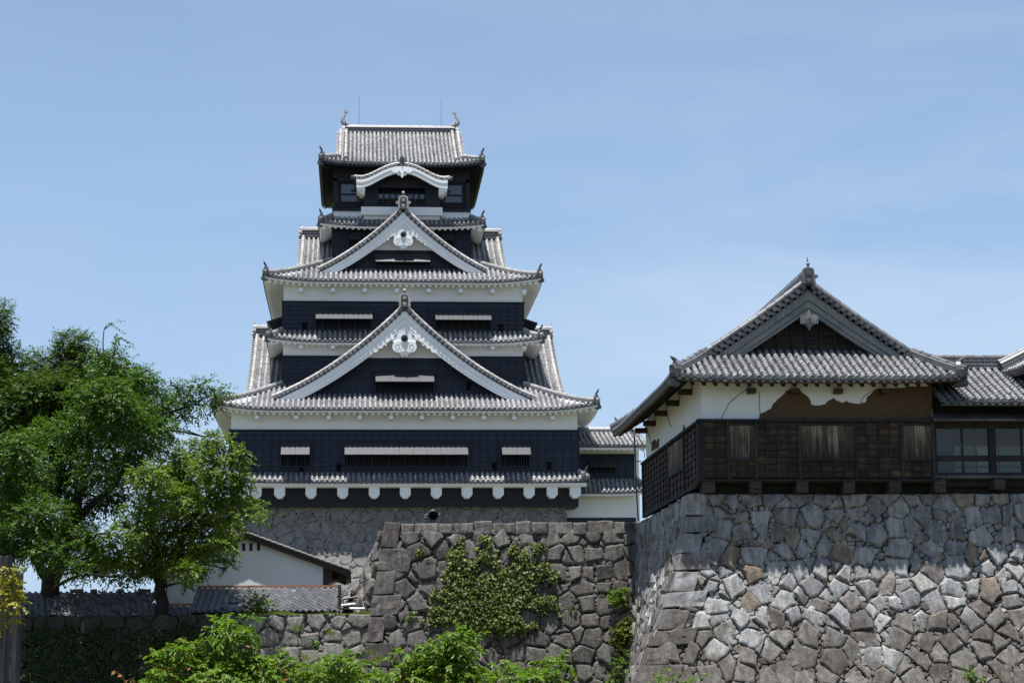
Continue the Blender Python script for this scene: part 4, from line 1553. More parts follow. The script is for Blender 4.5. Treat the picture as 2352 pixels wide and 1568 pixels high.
def inset(poly, g):
    """shrink a convex polygon by g; None when nothing is left"""
    n = len(poly)
    res = list(poly)
    for i in range(n):
        p0, p1 = poly[i], poly[(i + 1) % n]
        ex, ey = p1[0] - p0[0], p1[1] - p0[1]
        L = math.hypot(ex, ey)
        if L < 1e-6:
            continue
        nx, ny = -ey / L, ex / L                         # inward for CCW
        k_ = nx * p0[0] + ny * p0[1] + g
        out = []
        m = len(res)
        for q in range(m):
            a, b = res[q], res[(q + 1) % m]
            f0, f1 = nx * a[0] + ny * a[1] - k_, nx * b[0] + ny * b[1] - k_
            if f0 >= 0:
                out.append(a)
            if (f0 > 0 > f1) or (f1 > 0 > f0):
                t = f0 / (f0 - f1)
                out.append((a[0] + (b[0] - a[0]) * t, a[1] + (b[1] - a[1]) * t))
        res = out
        if len(res) < 3:
            return None
    return res


def seeds_courses(rng, rect, sz, aspect=1.25, jit=0.33, var=0.35, small=0.0):
    """rough courses of stones; returns seeds and power weights"""
    u0, u1, v0, v1 = rect
    S_, W_ = [], []
    v = v0
    while v < v1 + sz * 0.3:
        h = sz * rng.uniform(0.70, 1.35)
        u = u0 - sz * rng.random()
        ph = rng.uniform(0, 6)
        while u < u1 + sz * 0.4:
            wd = sz * aspect * rng.uniform(1 - var, 1 + var)
            uu = u + wd / 2
            vv = v + h / 2 + rng.uniform(-jit, jit) * h + 0.16 * sz * math.sin(uu * 0.7 + ph)
            S_.append((uu, vv))
            W_.append(rng.uniform(-0.16, 0.22) * sz * sz)
            if small and rng.random() < small:
                S_.append((u + rng.uniform(-0.1, 0.1) * sz, v + rng.uniform(-0.2, 0.25) * h))
                W_.append(-0.30 * sz * sz * rng.uniform(0.5, 1.0))
            u += wd
        v += h
    return S_, W_


def simplify(poly, nmax):
    """drop the vertices that matter least until nmax are left: angular stones with rubble pockets between them"""
    poly = list(poly)
    while len(poly) > nmax:
        best, bi = 1e9, 0
        n = len(poly)
        for i in range(n):
            a, b, c = poly[i - 1], poly[i], poly[(i + 1) % n]
            ar = abs((b[0] - a[0]) * (c[1] - a[1]) - (c[0] - a[0]) * (b[1] - a[1]))
            if ar < best:
                best, bi = ar, i
        poly.pop(bi)
    return poly


def lay_stone(mb, rng, poly, fmap, gap, relief, rough=0.03, tilt=0.05, round_=0.2, back=0.30, m=0, sides=(5, 6)):
    A, c = area_c(poly)
    if A < 0:
        poly = poly[::-1]
        A = -A
    poly = simplify(poly, rng.choice(sides))
    q = inset(poly, gap)
    if not q:
        return
    A, c = area_c(q)
    if A < 0.004:
        return
    size = math.sqrt(A)
    # cut corners and roughen the outline
    out = []
    n = len(q)
    for i in range(n):
        p0, p1, p2 = q[i - 1], q[i], q[(i + 1) % n]
        l0, l1 = math.hypot(p1[0] - p0[0], p1[1] - p0[1]), math.hypot(p2[0] - p1[0], p2[1] - p1[1])
        f = rng.uniform(0.4, 1.0) * round_
        a = min(f * size * 0.5, l0 * 0.38)
        b = min(f * size * 0.5, l1 * 0.38)
        if l0 > 1e-5 and a > 0.012:
            out.append((p1[0] + (p0[0] - p1[0]) * a / l0, p1[1] + (p0[1] - p1[1]) * a / l0))
        if a > 0.05:
            out.append(((p1[0] * 2 + (p0[0] + p2[0]) * 0.0) / 2 * 0.5 + 0.25 * (p1[0] + (p0[0] - p1[0]) * a / max(l0, 1e-5) + p1[0] + (p2[0] - p1[0]) * b / max(l1, 1e-5)),
                        p1[1] * 0.5 + 0.25 * (p1[1] + (p0[1] - p1[1]) * a / max(l0, 1e-5) + p1[1] + (p2[1] - p1[1]) * b / max(l1, 1e-5))))
        if l1 > 1e-5:
            out.append((p1[0] + (p2[0] - p1[0]) * b / l1, p1[1] + (p2[1] - p1[1]) * b / l1))
            if l1 > 0.35 * size and l1 > 0.15:
                for t in ((0.5,) if l1 < 0.8 * size else (0.36, 0.66)):
                    jx = rng.uniform(-1, 1) * rough * size
                    out.append((p1[0] + (p2[0] - p1[0]) * t + (p2[1] - p1[1]) / l1 * jx, p1[1] + (p2[1] - p1[1]) * t - (p2[0] - p1[0]) / l1 * jx))
    ta, tb = rng.uniform(-tilt, tilt), rng.uniform(-tilt, tilt)
    h0 = relief * rng.uniform(0.35, 1.3)
    k = len(out)
    cx, cy = c

    def pt(s, h, jr=0.0):
        r_ = []
        for (x, y) in out:
            dx, dy = x - cx, y - cy
            sx = s + rng.uniform(-jr, jr)
            hh = h + (ta * dx + tb * dy if h > 0 else 0) + rng.uniform(-1, 1) * jr * 0.25 * size
            r_.append(fmap(cx + dx * sx, cy + dy * sx, hh))
        return r_
    e = max(0.82, 1 - 0.055 / max(size, 0.2))
    e2 = max(0.6, 1 - 0.17 / max(size, 0.25))
    rings = pt(1.0, -back) + pt(1.0, h0 * 0.12) + pt(e, h0 * 0.78, 0.012) + pt(e2, h0 * 1.02, 0.03)
    fs = []
    for r_ in range(3):
        for i in range(k):
            fs.append((r_ * k + i, r_ * k + (i + 1) % k, (r_ + 1) * k + (i + 1) % k, (r_ + 1) * k + i))
    rings.append(fmap(cx + rng.uniform(-.1, .1) * size, cy + rng.uniform(-.1, .1) * size, h0 * rng.uniform(0.98, 1.15)))
    for i in range(k):
        fs.append((3 * k + i, 3 * k + (i + 1) % k, 4 * k))
    mb.add(rings, fs, m)


def stone_face(mb, seed, rect, sz, fmap, gap=0.02, relief=0.10, keep=None, fill=True, small=0.25, aspect=1.25, jit=0.33, var=0.35, **kw):
    """covers rect with stones: big ones in rough courses and, behind, small filler stones in the joints"""
    rng = random.Random(seed)
    Sd, Wt = seeds_courses(rng, rect, sz, aspect, jit, var, small)
    for sd, poly in zip(Sd, voronoi(Sd, Wt, rect, sz * 2.0)):
        if not poly:
            continue
        A, c = area_c(poly)
        if keep and not keep(c[0], c[1]):
            continue
        g = gap * rng.uniform(0.3, 3.2)
        lay_stone(mb, rng, poly, fmap, g, relief, **kw)
    if fill:
        Sd, Wt = seeds_courses(rng, rect, sz * 0.34, 1.4, 0.4, 0.5, 0.2)
        f2 = lambda u, v, h: fmap(u, v, h - 0.022)
        for sd, poly in zip(Sd, voronoi(Sd, Wt, rect, sz * 0.75)):
            if not poly:
                continue
            A, c = area_c(poly)
            if keep and not keep(c[0], c[1]):
                continue
            lay_stone(mb, rng, poly, f2, 0.012, 0.06, 0.05, 0.1, 0.3, 0.12)


def backing(mb, rect, fmap, nu, nv, depth=0.22, m=1, left=None):
    u0, u1, v0, v1 = rect

    def lo(v):
        return left(v) if left else u0
    vs = [fmap(lo(v0 + (v1 - v0) * j / nv) + (u1 - lo(v0 + (v1 - v0) * j / nv)) * i / nu, v0 + (v1 - v0) * j / nv, -depth) for j in range(nv + 1) for i in range(nu + 1)]
    mb.add(vs, [(j * (nu + 1) + i, j * (nu + 1) + i + 1, (j + 1) * (nu + 1) + i + 1, (j + 1) * (nu + 1) + i) for j in range(nv) for i in range(nu)], m)


def corner_stones(mb, rng, z0, z1, h, corner, fa, fb, la, lb, m=0):
    """long-and-short quoins: corner(z) -> point, fa/fb = unit directions along the two faces"""
    z = z0
    i = 0
    while z < z1 - 0.1:
        hh = min(h * rng.uniform(0.85, 1.2), z1 - z)
        if z1 - (z + hh) < h * 0.4:
            hh = z1 - z
        L1, L2 = (la, lb) if i % 2 == 0 else (lb, la)
        L1 *= rng.uniform(0.85, 1.15)
        L2 *= rng.uniform(0.85, 1.15)
        g = 0.018
        bm = bmesh.new()
        pr = 0.13
        vs = []
        tl = rng.uniform(-0.06, 0.06)
        for zz in (z + g, z + hh - g):
            c = corner(zz) - fa * pr - fb * pr
            for (a, b) in ((0, 0), (L1, 0), (L1, L2), (0, L2)):
                j = V((rng.uniform(-.03, .03), rng.uniform(-.03, .03), rng.uniform(-.03, .03)))
                vs.append(bm.verts.new(c + fa * a + fb * b + j + Z * (tl * a)))
        for f in ((3, 2, 1, 0), (4, 5, 6, 7), (0, 1, 5, 4), (1, 2, 6, 5), (2, 3, 7, 6), (3, 0, 4, 7)):
            bm.faces.new([vs[q] for q in f])
        bmesh.ops.subdivide_edges(bm, edges=bm.edges[:], cuts=2, use_grid_fill=True)
        for v in bm.verts:
            v.co += V((rng.uniform(-.016, .016), rng.uniform(-.016, .016), rng.uniform(-.016, .016)))
        ed = [e for e in bm.edges if e.is_manifold and e.calc_face_angle(0) > 0.9]
        bmesh.ops.bevel(bm, geom=ed, offset=0.045, segments=2, affect='EDGES', profile=0.6)
        bm.verts.index_update()
        mb.add([v.co.copy() for v in bm.verts], [[v.index for v in f.verts] for f in bm.faces], m)
        bm.free()
        z += hh
        i += 1


# ---- ground and terraces
def terrain(name, x0, x1, y0, y1, z, nx, ny, amp, mat, seed=1):
    rng = random.Random(seed)
    mb = MB()
    vs = []
    for j in range(ny + 1):
        for i in range(nx + 1):
            vs.append((x0 + (x1 - x0) * i / nx, y0 + (y1 - y0) * j / ny, z + rng.uniform(-amp, amp)))
    mb.add(vs, [(j * (nx + 1) + i, j * (nx + 1) + i + 1, (j + 1) * (nx + 1) + i + 1, (j + 1) * (nx + 1) + i) for j in range(ny) for i in range(nx)])
    o = mb.build(name, mat)
    return tag(o, kind='structure')


terrain('ground', -3000, 3000, -1500, 4500, -1.6, 40, 40, 0.0, M['earth'])

# ---- stone base of the turret: square corner, curved batter
TZ = 6.74                                                # top of the stones
CPX = [(1585.5, 1133), (1579.7, 1208), (1568, 1282), (1544.6, 1368), (1517, 1446), (1476, 1551)]
TX0, TY0 = 12.38, 75.55
CT = [(TZ, 0.0)]
for px, py in CPX[1:]:
    b_ = 0.3
    for _ in range(12):                                  # square corner: the same batter on both faces
        p = at(px, py, TY0 - b_)
        b_ = TX0 - p.x
    CT.append((p.z, b_))
zl, bl = CT[-1]
CT.append((-1.7, bl + (zl + 1.7) * 0.62))


def tb_(z):
    if z >= CT[0][0]:
        return 0.0
    for (za, ba), (zb, bb_) in zip(CT[:-1], CT[1:]):
        if zb <= z <= za:
            return ba + (bb_ - ba) * (za - z) / (za - zb)
    return CT[-1][1]


def tfront(u, v, h):
    return V((u, TY0 - tb_(v) - h * 0.95, v + h * 0.2))


def tleft(u, v, h):                                      # u = depth behind the corner line
    f = 1 - 0.64 * min(1.0, max(0.0, (u - 0.8) / 13.0))      # the batter eases towards the rear
    return V((TX0 - tb_(v) * f - h * 0.95, TY0 - tb_(v) + u, v + h * 0.2))


tw_ = MB()
XR = 36.0
rc = (TX0 - tb_(-1.7) - 0.2, XR, -1.7, TZ)
stone_face(tw_, 11, rc, 0.60, tfront, 0.010, 0.13, lambda u, v: u > TX0 - tb_(v) + 0.6, True, 0.40, 1.5, 0.34, 0.58, tilt=0.15, round_=0.09, rough=0.05, sides=(4, 4, 5, 5, 6))
backing(tw_, (0, XR, -1.7, TZ), tfront, 30, 16, left=lambda v: TX0 - tb_(v) + 0.25)
rl = (0.0, 17.5, -1.7, TZ)
stone_face(tw_, 12, rl, 0.62, tleft, 0.026, 0.11, lambda u, v: u > 0.5, True, 0.3, 1.35, 0.42, 0.5, tilt=0.10, round_=0.12, sides=(4, 5, 5))
backing(tw_, rl, tleft, 20, 16)
corner_stones(tw_, random.Random(4), -1.7, TZ, 0.68, lambda z: V((TX0 - tb_(z), TY0 - tb_(z), z)), EX, EY, 1.35, 0.85)
tw_.box(TX0 + 0.3, XR, TY0 + 0.25, TY0 + 17, TZ - 0.35, TZ - 0.06, 1)
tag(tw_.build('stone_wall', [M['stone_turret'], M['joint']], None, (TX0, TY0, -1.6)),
    'tall sloping base of pale grey and brown boulders under the cracked turret', 'stone wall')

# ---- ivy-covered wall in the middle
IX0, IX1, IY, IZ = at(891, 1197, 90).x, 13.2, 90.0, at(1180, 1198, 90).z
IB = 0.155


def iface(u, v, h):
    return V((u, IY - (IZ - v) * IB - h, v + h * 0.15))


def icx(z):
    return IX0 - (IZ - z) * IB


def ileft(u, v, h):
    return V((icx(v) - 0.022 * u * (IZ - v) - h, IY - (IZ - v) * IB + u, v + h * 0.15))


iw = MB()
ri = (icx(-1.7) - 0.1, IX1, -1.7, IZ)
stone_face(iw, 21, ri, 0.64, iface, 0.015, 0.13, lambda u, v: u > icx(v) + 0.5 and v < IZ - 0.42, True, 0.22, 1.4, 0.09, 0.42, tilt=0.09, round_=0.16, rough=0.04, sides=(4, 5, 5, 6, 6))
rt = (IX0 + 0.55, IX1, IZ - 0.62, IZ)                    # capping course
rng_ = random.Random(31)
u = rt[0]
while u < IX1:
    wd = rng_.uniform(0.6, 1.25)
    zt = IZ + rng_.uniform(-0.07, 0.05)
    zb_ = IZ - 0.60 + rng_.uniform(-0.05, 0.05)
    lay_stone(iw, rng_, [(u, zb_), (u + wd, zb_ + rng_.uniform(-.05, .05)), (u + wd, zt + rng_.uniform(-.03, .03)), (u, zt)], iface, 0.014, 0.13, 0.03, 0.05, 0.18, 0.6)
    u += wd
backing(iw, (0, IX1, -1.7, IZ), iface, 6, 6, left=lambda v: icx(v) + 0.2)
stone_face(iw, 22, (0, 16, 2.0, IZ - 0.3), 0.95, ileft, 0.03, 0.30, lambda u, v: u > 0.9, True, 0.2, 1.3, 0.35, 0.35, tilt=0.25, round_=0.4, rough=0.06)
backing(iw, (0, 16, -1.7, IZ), ileft, 6, 6)
corner_stones(iw, random.Random(6), -1.7, IZ, 0.95, lambda z: V((icx(z), IY - (IZ - z) * IB, z)), EX, EY, 1.2, 0.75)
iw.box(IX0 + 0.4, IX1, IY + 0.5, IY + 16, IZ - 0.5, IZ - 0.12, 1)
tag(iw.build('stone_wall', [M['stone_ivy'], M['joint']], None, (IX0, IY, -1.6)),
    'dark lichen-spotted wall of big blocks with ivy growing over its middle', 'stone wall')

# ---- low wall on the left
LX0, LX1, LY, LZ = -45.0, 1.2, 90.25, at(700, 1409, 90.25).z
LB = 0.12


def lface(u, v, h):
    return V((u, LY - (LZ - v) * LB - h, v + h * 0.12))


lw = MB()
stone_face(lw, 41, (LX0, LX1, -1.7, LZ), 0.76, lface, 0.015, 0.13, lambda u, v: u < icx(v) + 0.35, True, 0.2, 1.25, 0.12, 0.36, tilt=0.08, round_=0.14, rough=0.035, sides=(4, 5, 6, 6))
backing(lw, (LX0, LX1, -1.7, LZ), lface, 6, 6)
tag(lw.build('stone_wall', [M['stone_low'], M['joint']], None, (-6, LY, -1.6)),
    'low retaining wall of grey blocks with a grass strip on top, partly in tree shade', 'stone wall')
terrain('terrace', -45, 60, LY + 0.05, 230, LZ - 0.05, 30, 30, 0.02, M['earth'], 3)

# ---- stone base of the keep
BZ = zpx(1161, 150.6)
BY = 150.55
BX1 = at(1293, 1162, 150.6).x


def kbat(z):
    d = max(0.0, BZ - z)
    return 0.12 * d + 0.028 * d * d


def kface(u, v, h):
    return V((u, BY - kbat(v) - h, v + h * 0.2))


kb_ = MB()
rk_ = (x1l - 3.0, BX1 + 3.2, LZ - 0.3, BZ)
stone_face(kb_, 51, rk_, 0.85, kface, 0.014, 0.07, lambda u, v: u < BX1 + kbat(v) + 0.1 and u > x1l - kbat(v) - 0.2, True, 0.55, 1.2, 0.38, 0.45, tilt=0.04, round_=0.26, rough=0.03, sides=(5, 6, 7))
backing(kb_, (x1l - 1, BX1, LZ - 0.3, BZ), kface, 6, 8, 0.15)


def kright(u, v, h):
    return V((BX1 + kbat(v) + h, BY - kbat(v) + u, v))


def kleft(u, v, h):
    return V((x1l - kbat(v) - h, BY - kbat(v) + u, v))


stone_face(kb_, 52, (0, 5, LZ - 0.3, BZ), 0.92, kright, 0.02, 0.07, None, False, 0.3)
stone_face(kb_, 53, (0, 14, LZ - 0.3, BZ), 0.92, kleft, 0.02, 0.07, None, False, 0.3)
backing(kb_, (0, 26, LZ - 0.3, BZ), kright, 4, 8, 0.15)
backing(kb_, (0, 26, LZ - 0.3, BZ), kleft, 4, 8, 0.15)
kb_.box(x1l + 0.2, BX1 - 0.2, BY + 0.3, BY + 25, BZ - 0.4, BZ - 0.06, 1)
tag(kb_.build('stone_wall', [M['stone_keep'], M['joint']], None, (KX, BY, LZ)),
    'smooth slate-grey fitted stone base directly under the tall black keep', 'stone wall')


# ------------------------------------------------------------------ cracked turret on the right
k = NM('clear_pane', 0.03, 0.5)
tr = k.n('ShaderNodeBsdfTransparent')
tr.inputs['Color'].default_value = (0.80, 0.82, 0.78, 1)
gl = k.n('ShaderNodeBsdfGlossy')
gl.inputs['Roughness'].default_value = 0.02
ms = k.n('ShaderNodeMixShader')
ms.inputs[0].default_value = 0.035
k.link(tr.outputs[0], ms.inputs[1])
k.link(gl.outputs[0], ms.inputs[2])
k.link(ms.outputs[0], k.t.nodes['Material Output'].inputs['Surface'])
M['pane'] = k.m
M['room'].node_tree.nodes['Principled BSDF'].inputs['Base Color'].default_value = (0.66, 0.67, 0.61, 1)
M['room_dark'] = NM('room_dark_opening', 0.8, 0.2).color((0.03, 0.028, 0.027)).m
M['room_shade'] = NM('grey_sliding_panel', 0.8, 0.2).color((0.42, 0.44, 0.41)).m

NY = V((0, -1, 0))
NX = V((-1, 0, 0))
TY = 75.0
tx0 = at(1607, 968, TY).x
tx1 = at(2144, 968, TY).x
tzb, tzm = zpx(1098, TY, 1700), zpx(968, TY, 1700)
tey = 73.85
tez = zpx(869, tey, 1880)
tyb = 90.0
turret = empty('turret', ((tx0 + tx1) / 2, TY, TZ), 'dark wooden turret with cracked white plaster and a patch of bare brown mud wall', 'turret')


def c4(x, y):
    return ((1480 + x / 2.1778) * 0.91875, (640 + y / 2.1778) * 0.91875)


wb = MB()
wb.box(tx0 + 0.10, tx1, TY + 0.10, tyb, tzm - 0.3, tez + 0.45)
wb.box(tx0 + 0.10, tx0 + 0.5, TY + 0.6, tyb - 0.6, tez + 0.45, tez + 0.74)
wb.build('plaster_wall', M['plaster_old'], turret)
wb = MB()
wb.box(tx0 + 0.06, tx1 + 0.02, TY + 0.06, tyb - 0.02, 7.1, tzm - 0.31)
wb.box(tx0 + 0.5, tx1 + 16, TY + 0.75, tyb - 0.5, TZ - 0.1, 7.09)
wb.build('core_wall', M['wood_dark'], turret)
md = MB()
pl = [(905, 893), (915, 856), (945, 846), (972, 830), (985, 805), (1005, 786), (1032, 760), (1058, 732), (1085, 722), (1110, 715), (1132, 728), (1150, 746), (1170, 760),
      (1186, 781), (1196, 810), (1230, 812), (1266, 808), (1288, 786), (1315, 770), (1340, 788), (1365, 800), (1385, 788), (1402, 797), (1422, 800), (1455, 803), (1490, 795),
      (1497, 766), (1520, 750), (1545, 728), (1562, 719), (1600, 722), (1660, 718), (1740, 709), (1852, 708), (1852, 893)]
wy = TY + 0.10
pl2 = []
rj = random.Random(2)
for (xa_, ya_), (xb2, yb2) in zip(pl, pl[1:] + pl[:1]):
    kk = max(1, int(math.hypot(xb2 - xa_, yb2 - ya_) / 9)) if max(ya_, yb2) < 892 else 1
    for q in range(kk):
        j_ = 2.4 if q else 0.6
        pl2.append((xa_ + (xb2 - xa_) * q / kk + rj.uniform(-j_, j_), min(893, ya_ + (yb2 - ya_) * q / kk + rj.uniform(-j_, j_))))
P3 = [at(*c4(x, y), wy) for x, y in pl2]
md.prism([(p.x, p.z) for p in P3], V((0, wy, 0)), EX, Z, NY, 0.0, 0.004)
md.build('exposed_mud', M['mud'], turret)
ck = MB()
for line in ([(852, 712), (838, 728), (805, 752), (775, 775), (752, 796), (737, 815), (728, 838), (714, 862), (700, 890)], [(908, 738), (913, 770), (909, 800), (912, 830), (915, 856)],
             [(1462, 800), (1470, 780), (1484, 762), (1505, 748), (1530, 732), (1560, 719)]):
    pp = [at(*c4(x, y), wy - 0.004) for x, y in line]
    ck = MB()
    ck.tube(pp, 0.013, 4)
    ck.build('plaster_crack', M['crack'], turret)


def side_at(px, py, X):                                  # photo pixel -> point on the plane x = X
    a, b = 70.0, 100.0
    for _ in range(50):
        m_ = (a + b) / 2
        if at(px, py, m_).x > X:
            b = m_
        else:
            a = m_
    return at(px, py, a)


sxw = tx0 + 0.10
for line in ([(285, 920), (300, 955), (315, 985), (322, 1020)], [(250, 945), (258, 985), (272, 1030), (285, 1070), (287, 1096)], [(412, 870), (420, 900), (432, 930)]):
    pp = [side_at(*c4(x, y), sxw - 0.004) for x, y in line]
    ck = MB()
    ck.tube(pp, 0.02, 4)
    ck.build('plaster_crack', M['crack'], turret)
md = MB()
for pl in ([(324, 1062), (324, 1015), (340, 994), (352, 1008), (362, 992), (368, 996), (364, 1042)], [(494, 952), (496, 930), (501, 912), (507, 930), (509, 946)]):
    P3 = [side_at(*c4(x, y), sxw) for x, y in pl]
    md.prism([(p.y, p.z) for p in P3], V((sxw, 0, 0)), EY, Z, NX, 0.0, 0.004)
md.build('exposed_mud', M['mud'], turret)

# front boarding in bays between the shutters
bd = MB()


def fx(zx):
    return at(*c4(zx, 1000), TY).x


def fz(zy):
    return at(*c4(1200, zy), TY).z


zlo, zhi, zsill = fz(1206), fz(906), fz(1108)
rng = random.Random(8)
for a, b in ((604, 738), (890, 1128), (1432, 1684)):
    cladding(bd, V((fx(a), TY, 0)), EX, fx(b) - fx(a), zlo, zhi, NY, 0.41 if a < 700 else 0.40, 0.255, 0, 1, False, None, 0.05, rng, True)
for a, b in ((738, 890), (1128, 1432), (1684, 1850)):
    cladding(bd, V((fx(a), TY, 0)), EX, fx(b) - fx(a), zlo, zsill, NY, 0.40, 0.255, 0, 1, False, None, 0.05, rng, True)
# side boarding
yw0, yw1 = 78.5, 82.4
cladding(bd, V((tx0, tyb, 0)), V((0, -1, 0)), tyb - yw1, 7.1, tzm - 0.06, NX, 0.88, 0.255, 0, 2, False, None, 0.055, rng, True, 0.0, 0.036)
cladding(bd, V((tx0, yw0, 0)), V((0, -1, 0)), yw0 - TY, 7.1, tzm - 0.06, NX, 0.88, 0.255, 0, 2, False, None, 0.055, rng, True, 0.0, 0.036)
cladding(bd, V((tx0, yw1, 0)), V((0, -1, 0)), yw1 - yw0, 7.1, zsill, NX, 0.88, 0.255, 0, 2, False, None, 0.055, rng, True, 0.0, 0.036)
bd.build('boarding', [M['wood_x'], M['wood_batten'], M['wood_dark']], turret)
fb = MB()
for zx in (597, 738, 890, 1128, 1432, 1684, 1853):
    x = fx(zx)
    fb.box(x - 0.06, x + 0.06, TY - 0.11, TY + 0.02, zlo - 0.05, zhi + 0.02)
fb.box(tx0 - 0.12, tx1 + 0.1, TY - 0.16, TY + 0.08, zhi + 0.02, zhi + 0.12)
fb.box(tx0 - 0.16, tx0 + 0.05, TY - 0.14, tyb + 0.05, tzm - 0.06, tzm + 0.03)
fb.box(tx0 - 0.14, tx1 + 0.1, TY - 0.15, TY + 0.4, zlo - 0.14, zlo - 0.05)
fb.box(tx0 - 0.13, tx0 + 0.05, TY + 0.42, tyb + 0.02, 6.96, 7.09)
fb.box(tx0 - 0.13, tx0 + 0.0, TY - 0.14, TY + 0.08, zlo - 0.05, zhi + 0.02)
for y in (yw0, yw1, tyb):
    fb.box(tx0 - 0.11, tx0 + 0.02, y - 0.1, y + 0.1, 7.1, tzm - 0.06)
fb.build('frame', M['wood_batten'], turret)
for (a, b), nbd in (((742, 886), 5), ((1134, 1426), 10), ((1690, 1845), 5)):
    sm = MB()
    X0, X1 = fx(a), fx(b)
    for i in range(nbd):
        q0, q1 = X0 + (X1 - X0) * i / nbd, X0 + (X1 - X0) * (i + 1) / nbd
        d = rng.uniform(0, 0.02)
        sm.box(q0 + 0.006, q1 - 0.006, TY - 0.075 - d, TY - 0.02, zsill + 0.02, fz(924))
    so_ = sm.build('shutter', M['wood_z'], turret)
    sr = MB()
    sr.box(X0 - 0.06, X1 + 0.06, TY - 0.14, TY - 0.01, zsill - 0.05, zsill + 0.02)
    sr.box(X0 - 0.0, X1 + 0.0, TY - 0.05, TY - 0.01, fz(924), zhi + 0.01)
    sr.build('sill', M['wood_batten'], so_)
sm = MB()
for i in range(7):
    q0, q1 = yw0 + 0.12 + (yw1 - yw0 - 0.24) * i / 7, yw0 + 0.12 + (yw1 - yw0 - 0.24) * (i + 1) / 7
    sm.box(tx0 - 0.08 - rng.uniform(0, .02), tx0 - 0.02, q0 + 0.01, q1 - 0.01, zsill + 0.02, tzm - 0.16)
sm.build('shutter', M['wood_z'], turret)
for zx in (630, 882, 1135, 1388, 1638, 1881):
    jm = MB()
    x = fx(zx)
    jm.box(x - 0.215, x + 0.215, TY - 0.12, TY + 0.8, fz(1286), fz(1214) - 0.002)
    jm.build('joist', M['wood_joist'], turret)

# roof
tel, ter = at(1550, 866, tey).x - 0.12, at(2219, 868, tey).x
gcx = at(1858, 700, 76.4).x
gza, gyf = zpx(657, 76.4, 1858), 76.25
fxl, fxr = at(1624, 814, gyf).x, at(2093, 814, gyf).x
gw_ = (fxr - fxl) / 2
gcx = (fxl + fxr) / 2
gzf = zpx(819, gyf, 1858)
hx = fxl - tel
Wt_ = ter - tel
mb = MB()
runf = 76.85 - tey
slf = (gzf - tez) / (gyf - tey)
rff = Roof((tel, tey, tez), EX, EY, 0, Wt_, runf, slf * runf, 0.02, 0.12, 0.12, 3.0,
           lambda u: min(1.0, u / hx * (gyf - tey) / runf) if u < hx else (min(1.0, (Wt_ - u) / (ter - fxr) * (gyf - tey) / runf) if u > fxr - tel else 1.0))
TP = 0.285
rff.tiles(mb, pitch=TP, r=0.085, seg=0.30, course=0.15, sag=0.03, mr=2)
teb = 91.3
Ls = teb - tey
for sx, x0, xf in ((-1, tel, fxl), (1, ter, fxr)):
    rn = abs(xf - x0)
    rs = Roof((x0, tey, tez), EY, V((-sx, 0, 0)), 0, Ls, rn, gzf - tez, 0.0, 0.10, 0.10, 3.0,
              lambda v: min(1.0, v / (gyf - tey), (Ls - v) / (gyf - tey)))
    rs.tiles(mb, pitch=TP, r=0.085, seg=0.30, course=0.15, sag=0.03, mr=2)
    if sx < 0:
        rsl = rs
rob = mb.build('roof', [M['tile_old'], M['tile_dark'], M['tile_old_round']], turret)
g3, rk3 = front_gable(turret, gcx, gyf, gza, gzf, gw_, 0.10, 89.0, 76.8, None, gzf - 0.05, barge=(0.86, 0.62), tile='tile_old', bargemat='barge_grey', pitch=TP, cap='tile_old', ogre=0.62)
# star-shaped gable pendant
pm = MB()
st = [(-0.36, 0.16), (-0.34, -0.14), (-0.12, -0.2), (0, -0.42), (0.12, -0.2), (0.34, -0.14), (0.36, 0.16), (0.12, 0.24), (0.0, 0.42), (-0.12, 0.24)]
pz = zpx(736, gyf, 1858)
pm.prism(st, V((gcx, gyf - 0.06, pz)), EX, Z, NY, 0.0, 0.10)
pm.prism([(x * 0.78, y * 0.78) for x, y in st], V((gcx, gyf - 0.06, pz)), EX, Z, NY, 0.10, 0.125)
for i in range(5):
    t = math.pi / 2 + i * 2 * math.pi / 5
    pm.cyl(V((gcx + 0.09 * math.cos(t), gyf - 0.06, pz + 0.09 * math.sin(t))), NY, 0.06, 0.17, 8)
po = pm.build('pendant', M['barge_grey'], g3)
pm = MB()
pm.cyl(V((gcx, gyf - 0.06, pz)), NY, 0.05, 0.24, 8)
pm.build('boss', M['metal_dark'], po)
pm = MB()
pm.tube([V((gcx, gyf - 0.2, gza + 0.85)), V((gcx - 0.03, gyf - 0.2, gza + 1.08))], [0.03, 0.008], 6)
pm.build('spike', M['metal_dark'], g3)
rb = MB()
ridge_bar(rb, [rff.P(0.05 + (hx - 0.05) * i / 6, (gyf - tey) / runf * i / 6, 0.03) for i in range(7)], 0.28, 0.30, 0, 0, 0.085)
rb.build('hip_ridge', [M['tile_old']], rob)
rb = MB()
ridge_bar(rb, [rff.P(Wt_ - 0.05 - (ter - fxr - 0.05) * i / 6, (gyf - tey) / runf * i / 6, 0.03) for i in range(7)], 0.28, 0.30, 0, 0, 0.085)
rb.build('hip_ridge', [M['tile_old']], rob)
rb = MB()
ridge_bar(rb, [rsl.P(Ls - 0.05 - (gyf - tey) * i / 6, i / 6, 0.03) for i in range(7)], 0.28, 0.30, 0, 0, 0.085)
rb.build('hip_ridge', [M['tile_old']], rob)
for u0, sx in ((0.0, -1), (Wt_, 1)):
    fm = MB()
    q = rff.P(u0, 0.0, 0.06)
    corner_finial(fm, q + V((-sx * 0.22, 0.2, 0)), V((sx, -0.35 if sx < 0 else -0.3, 0)), 0.85, 0, 0.5)
    fm.cyl(rff.P(u0, 0, -0.28) + V((-sx * 0.25, 0.25, 0)), V((sx * 0.8, -1, 0)), 0.15, 0.42, 10)
    fm.build('corner_tile', M['tile_dark'], rob)
fm = MB()
q = rsl.P(Ls, 0.0, 0.06)
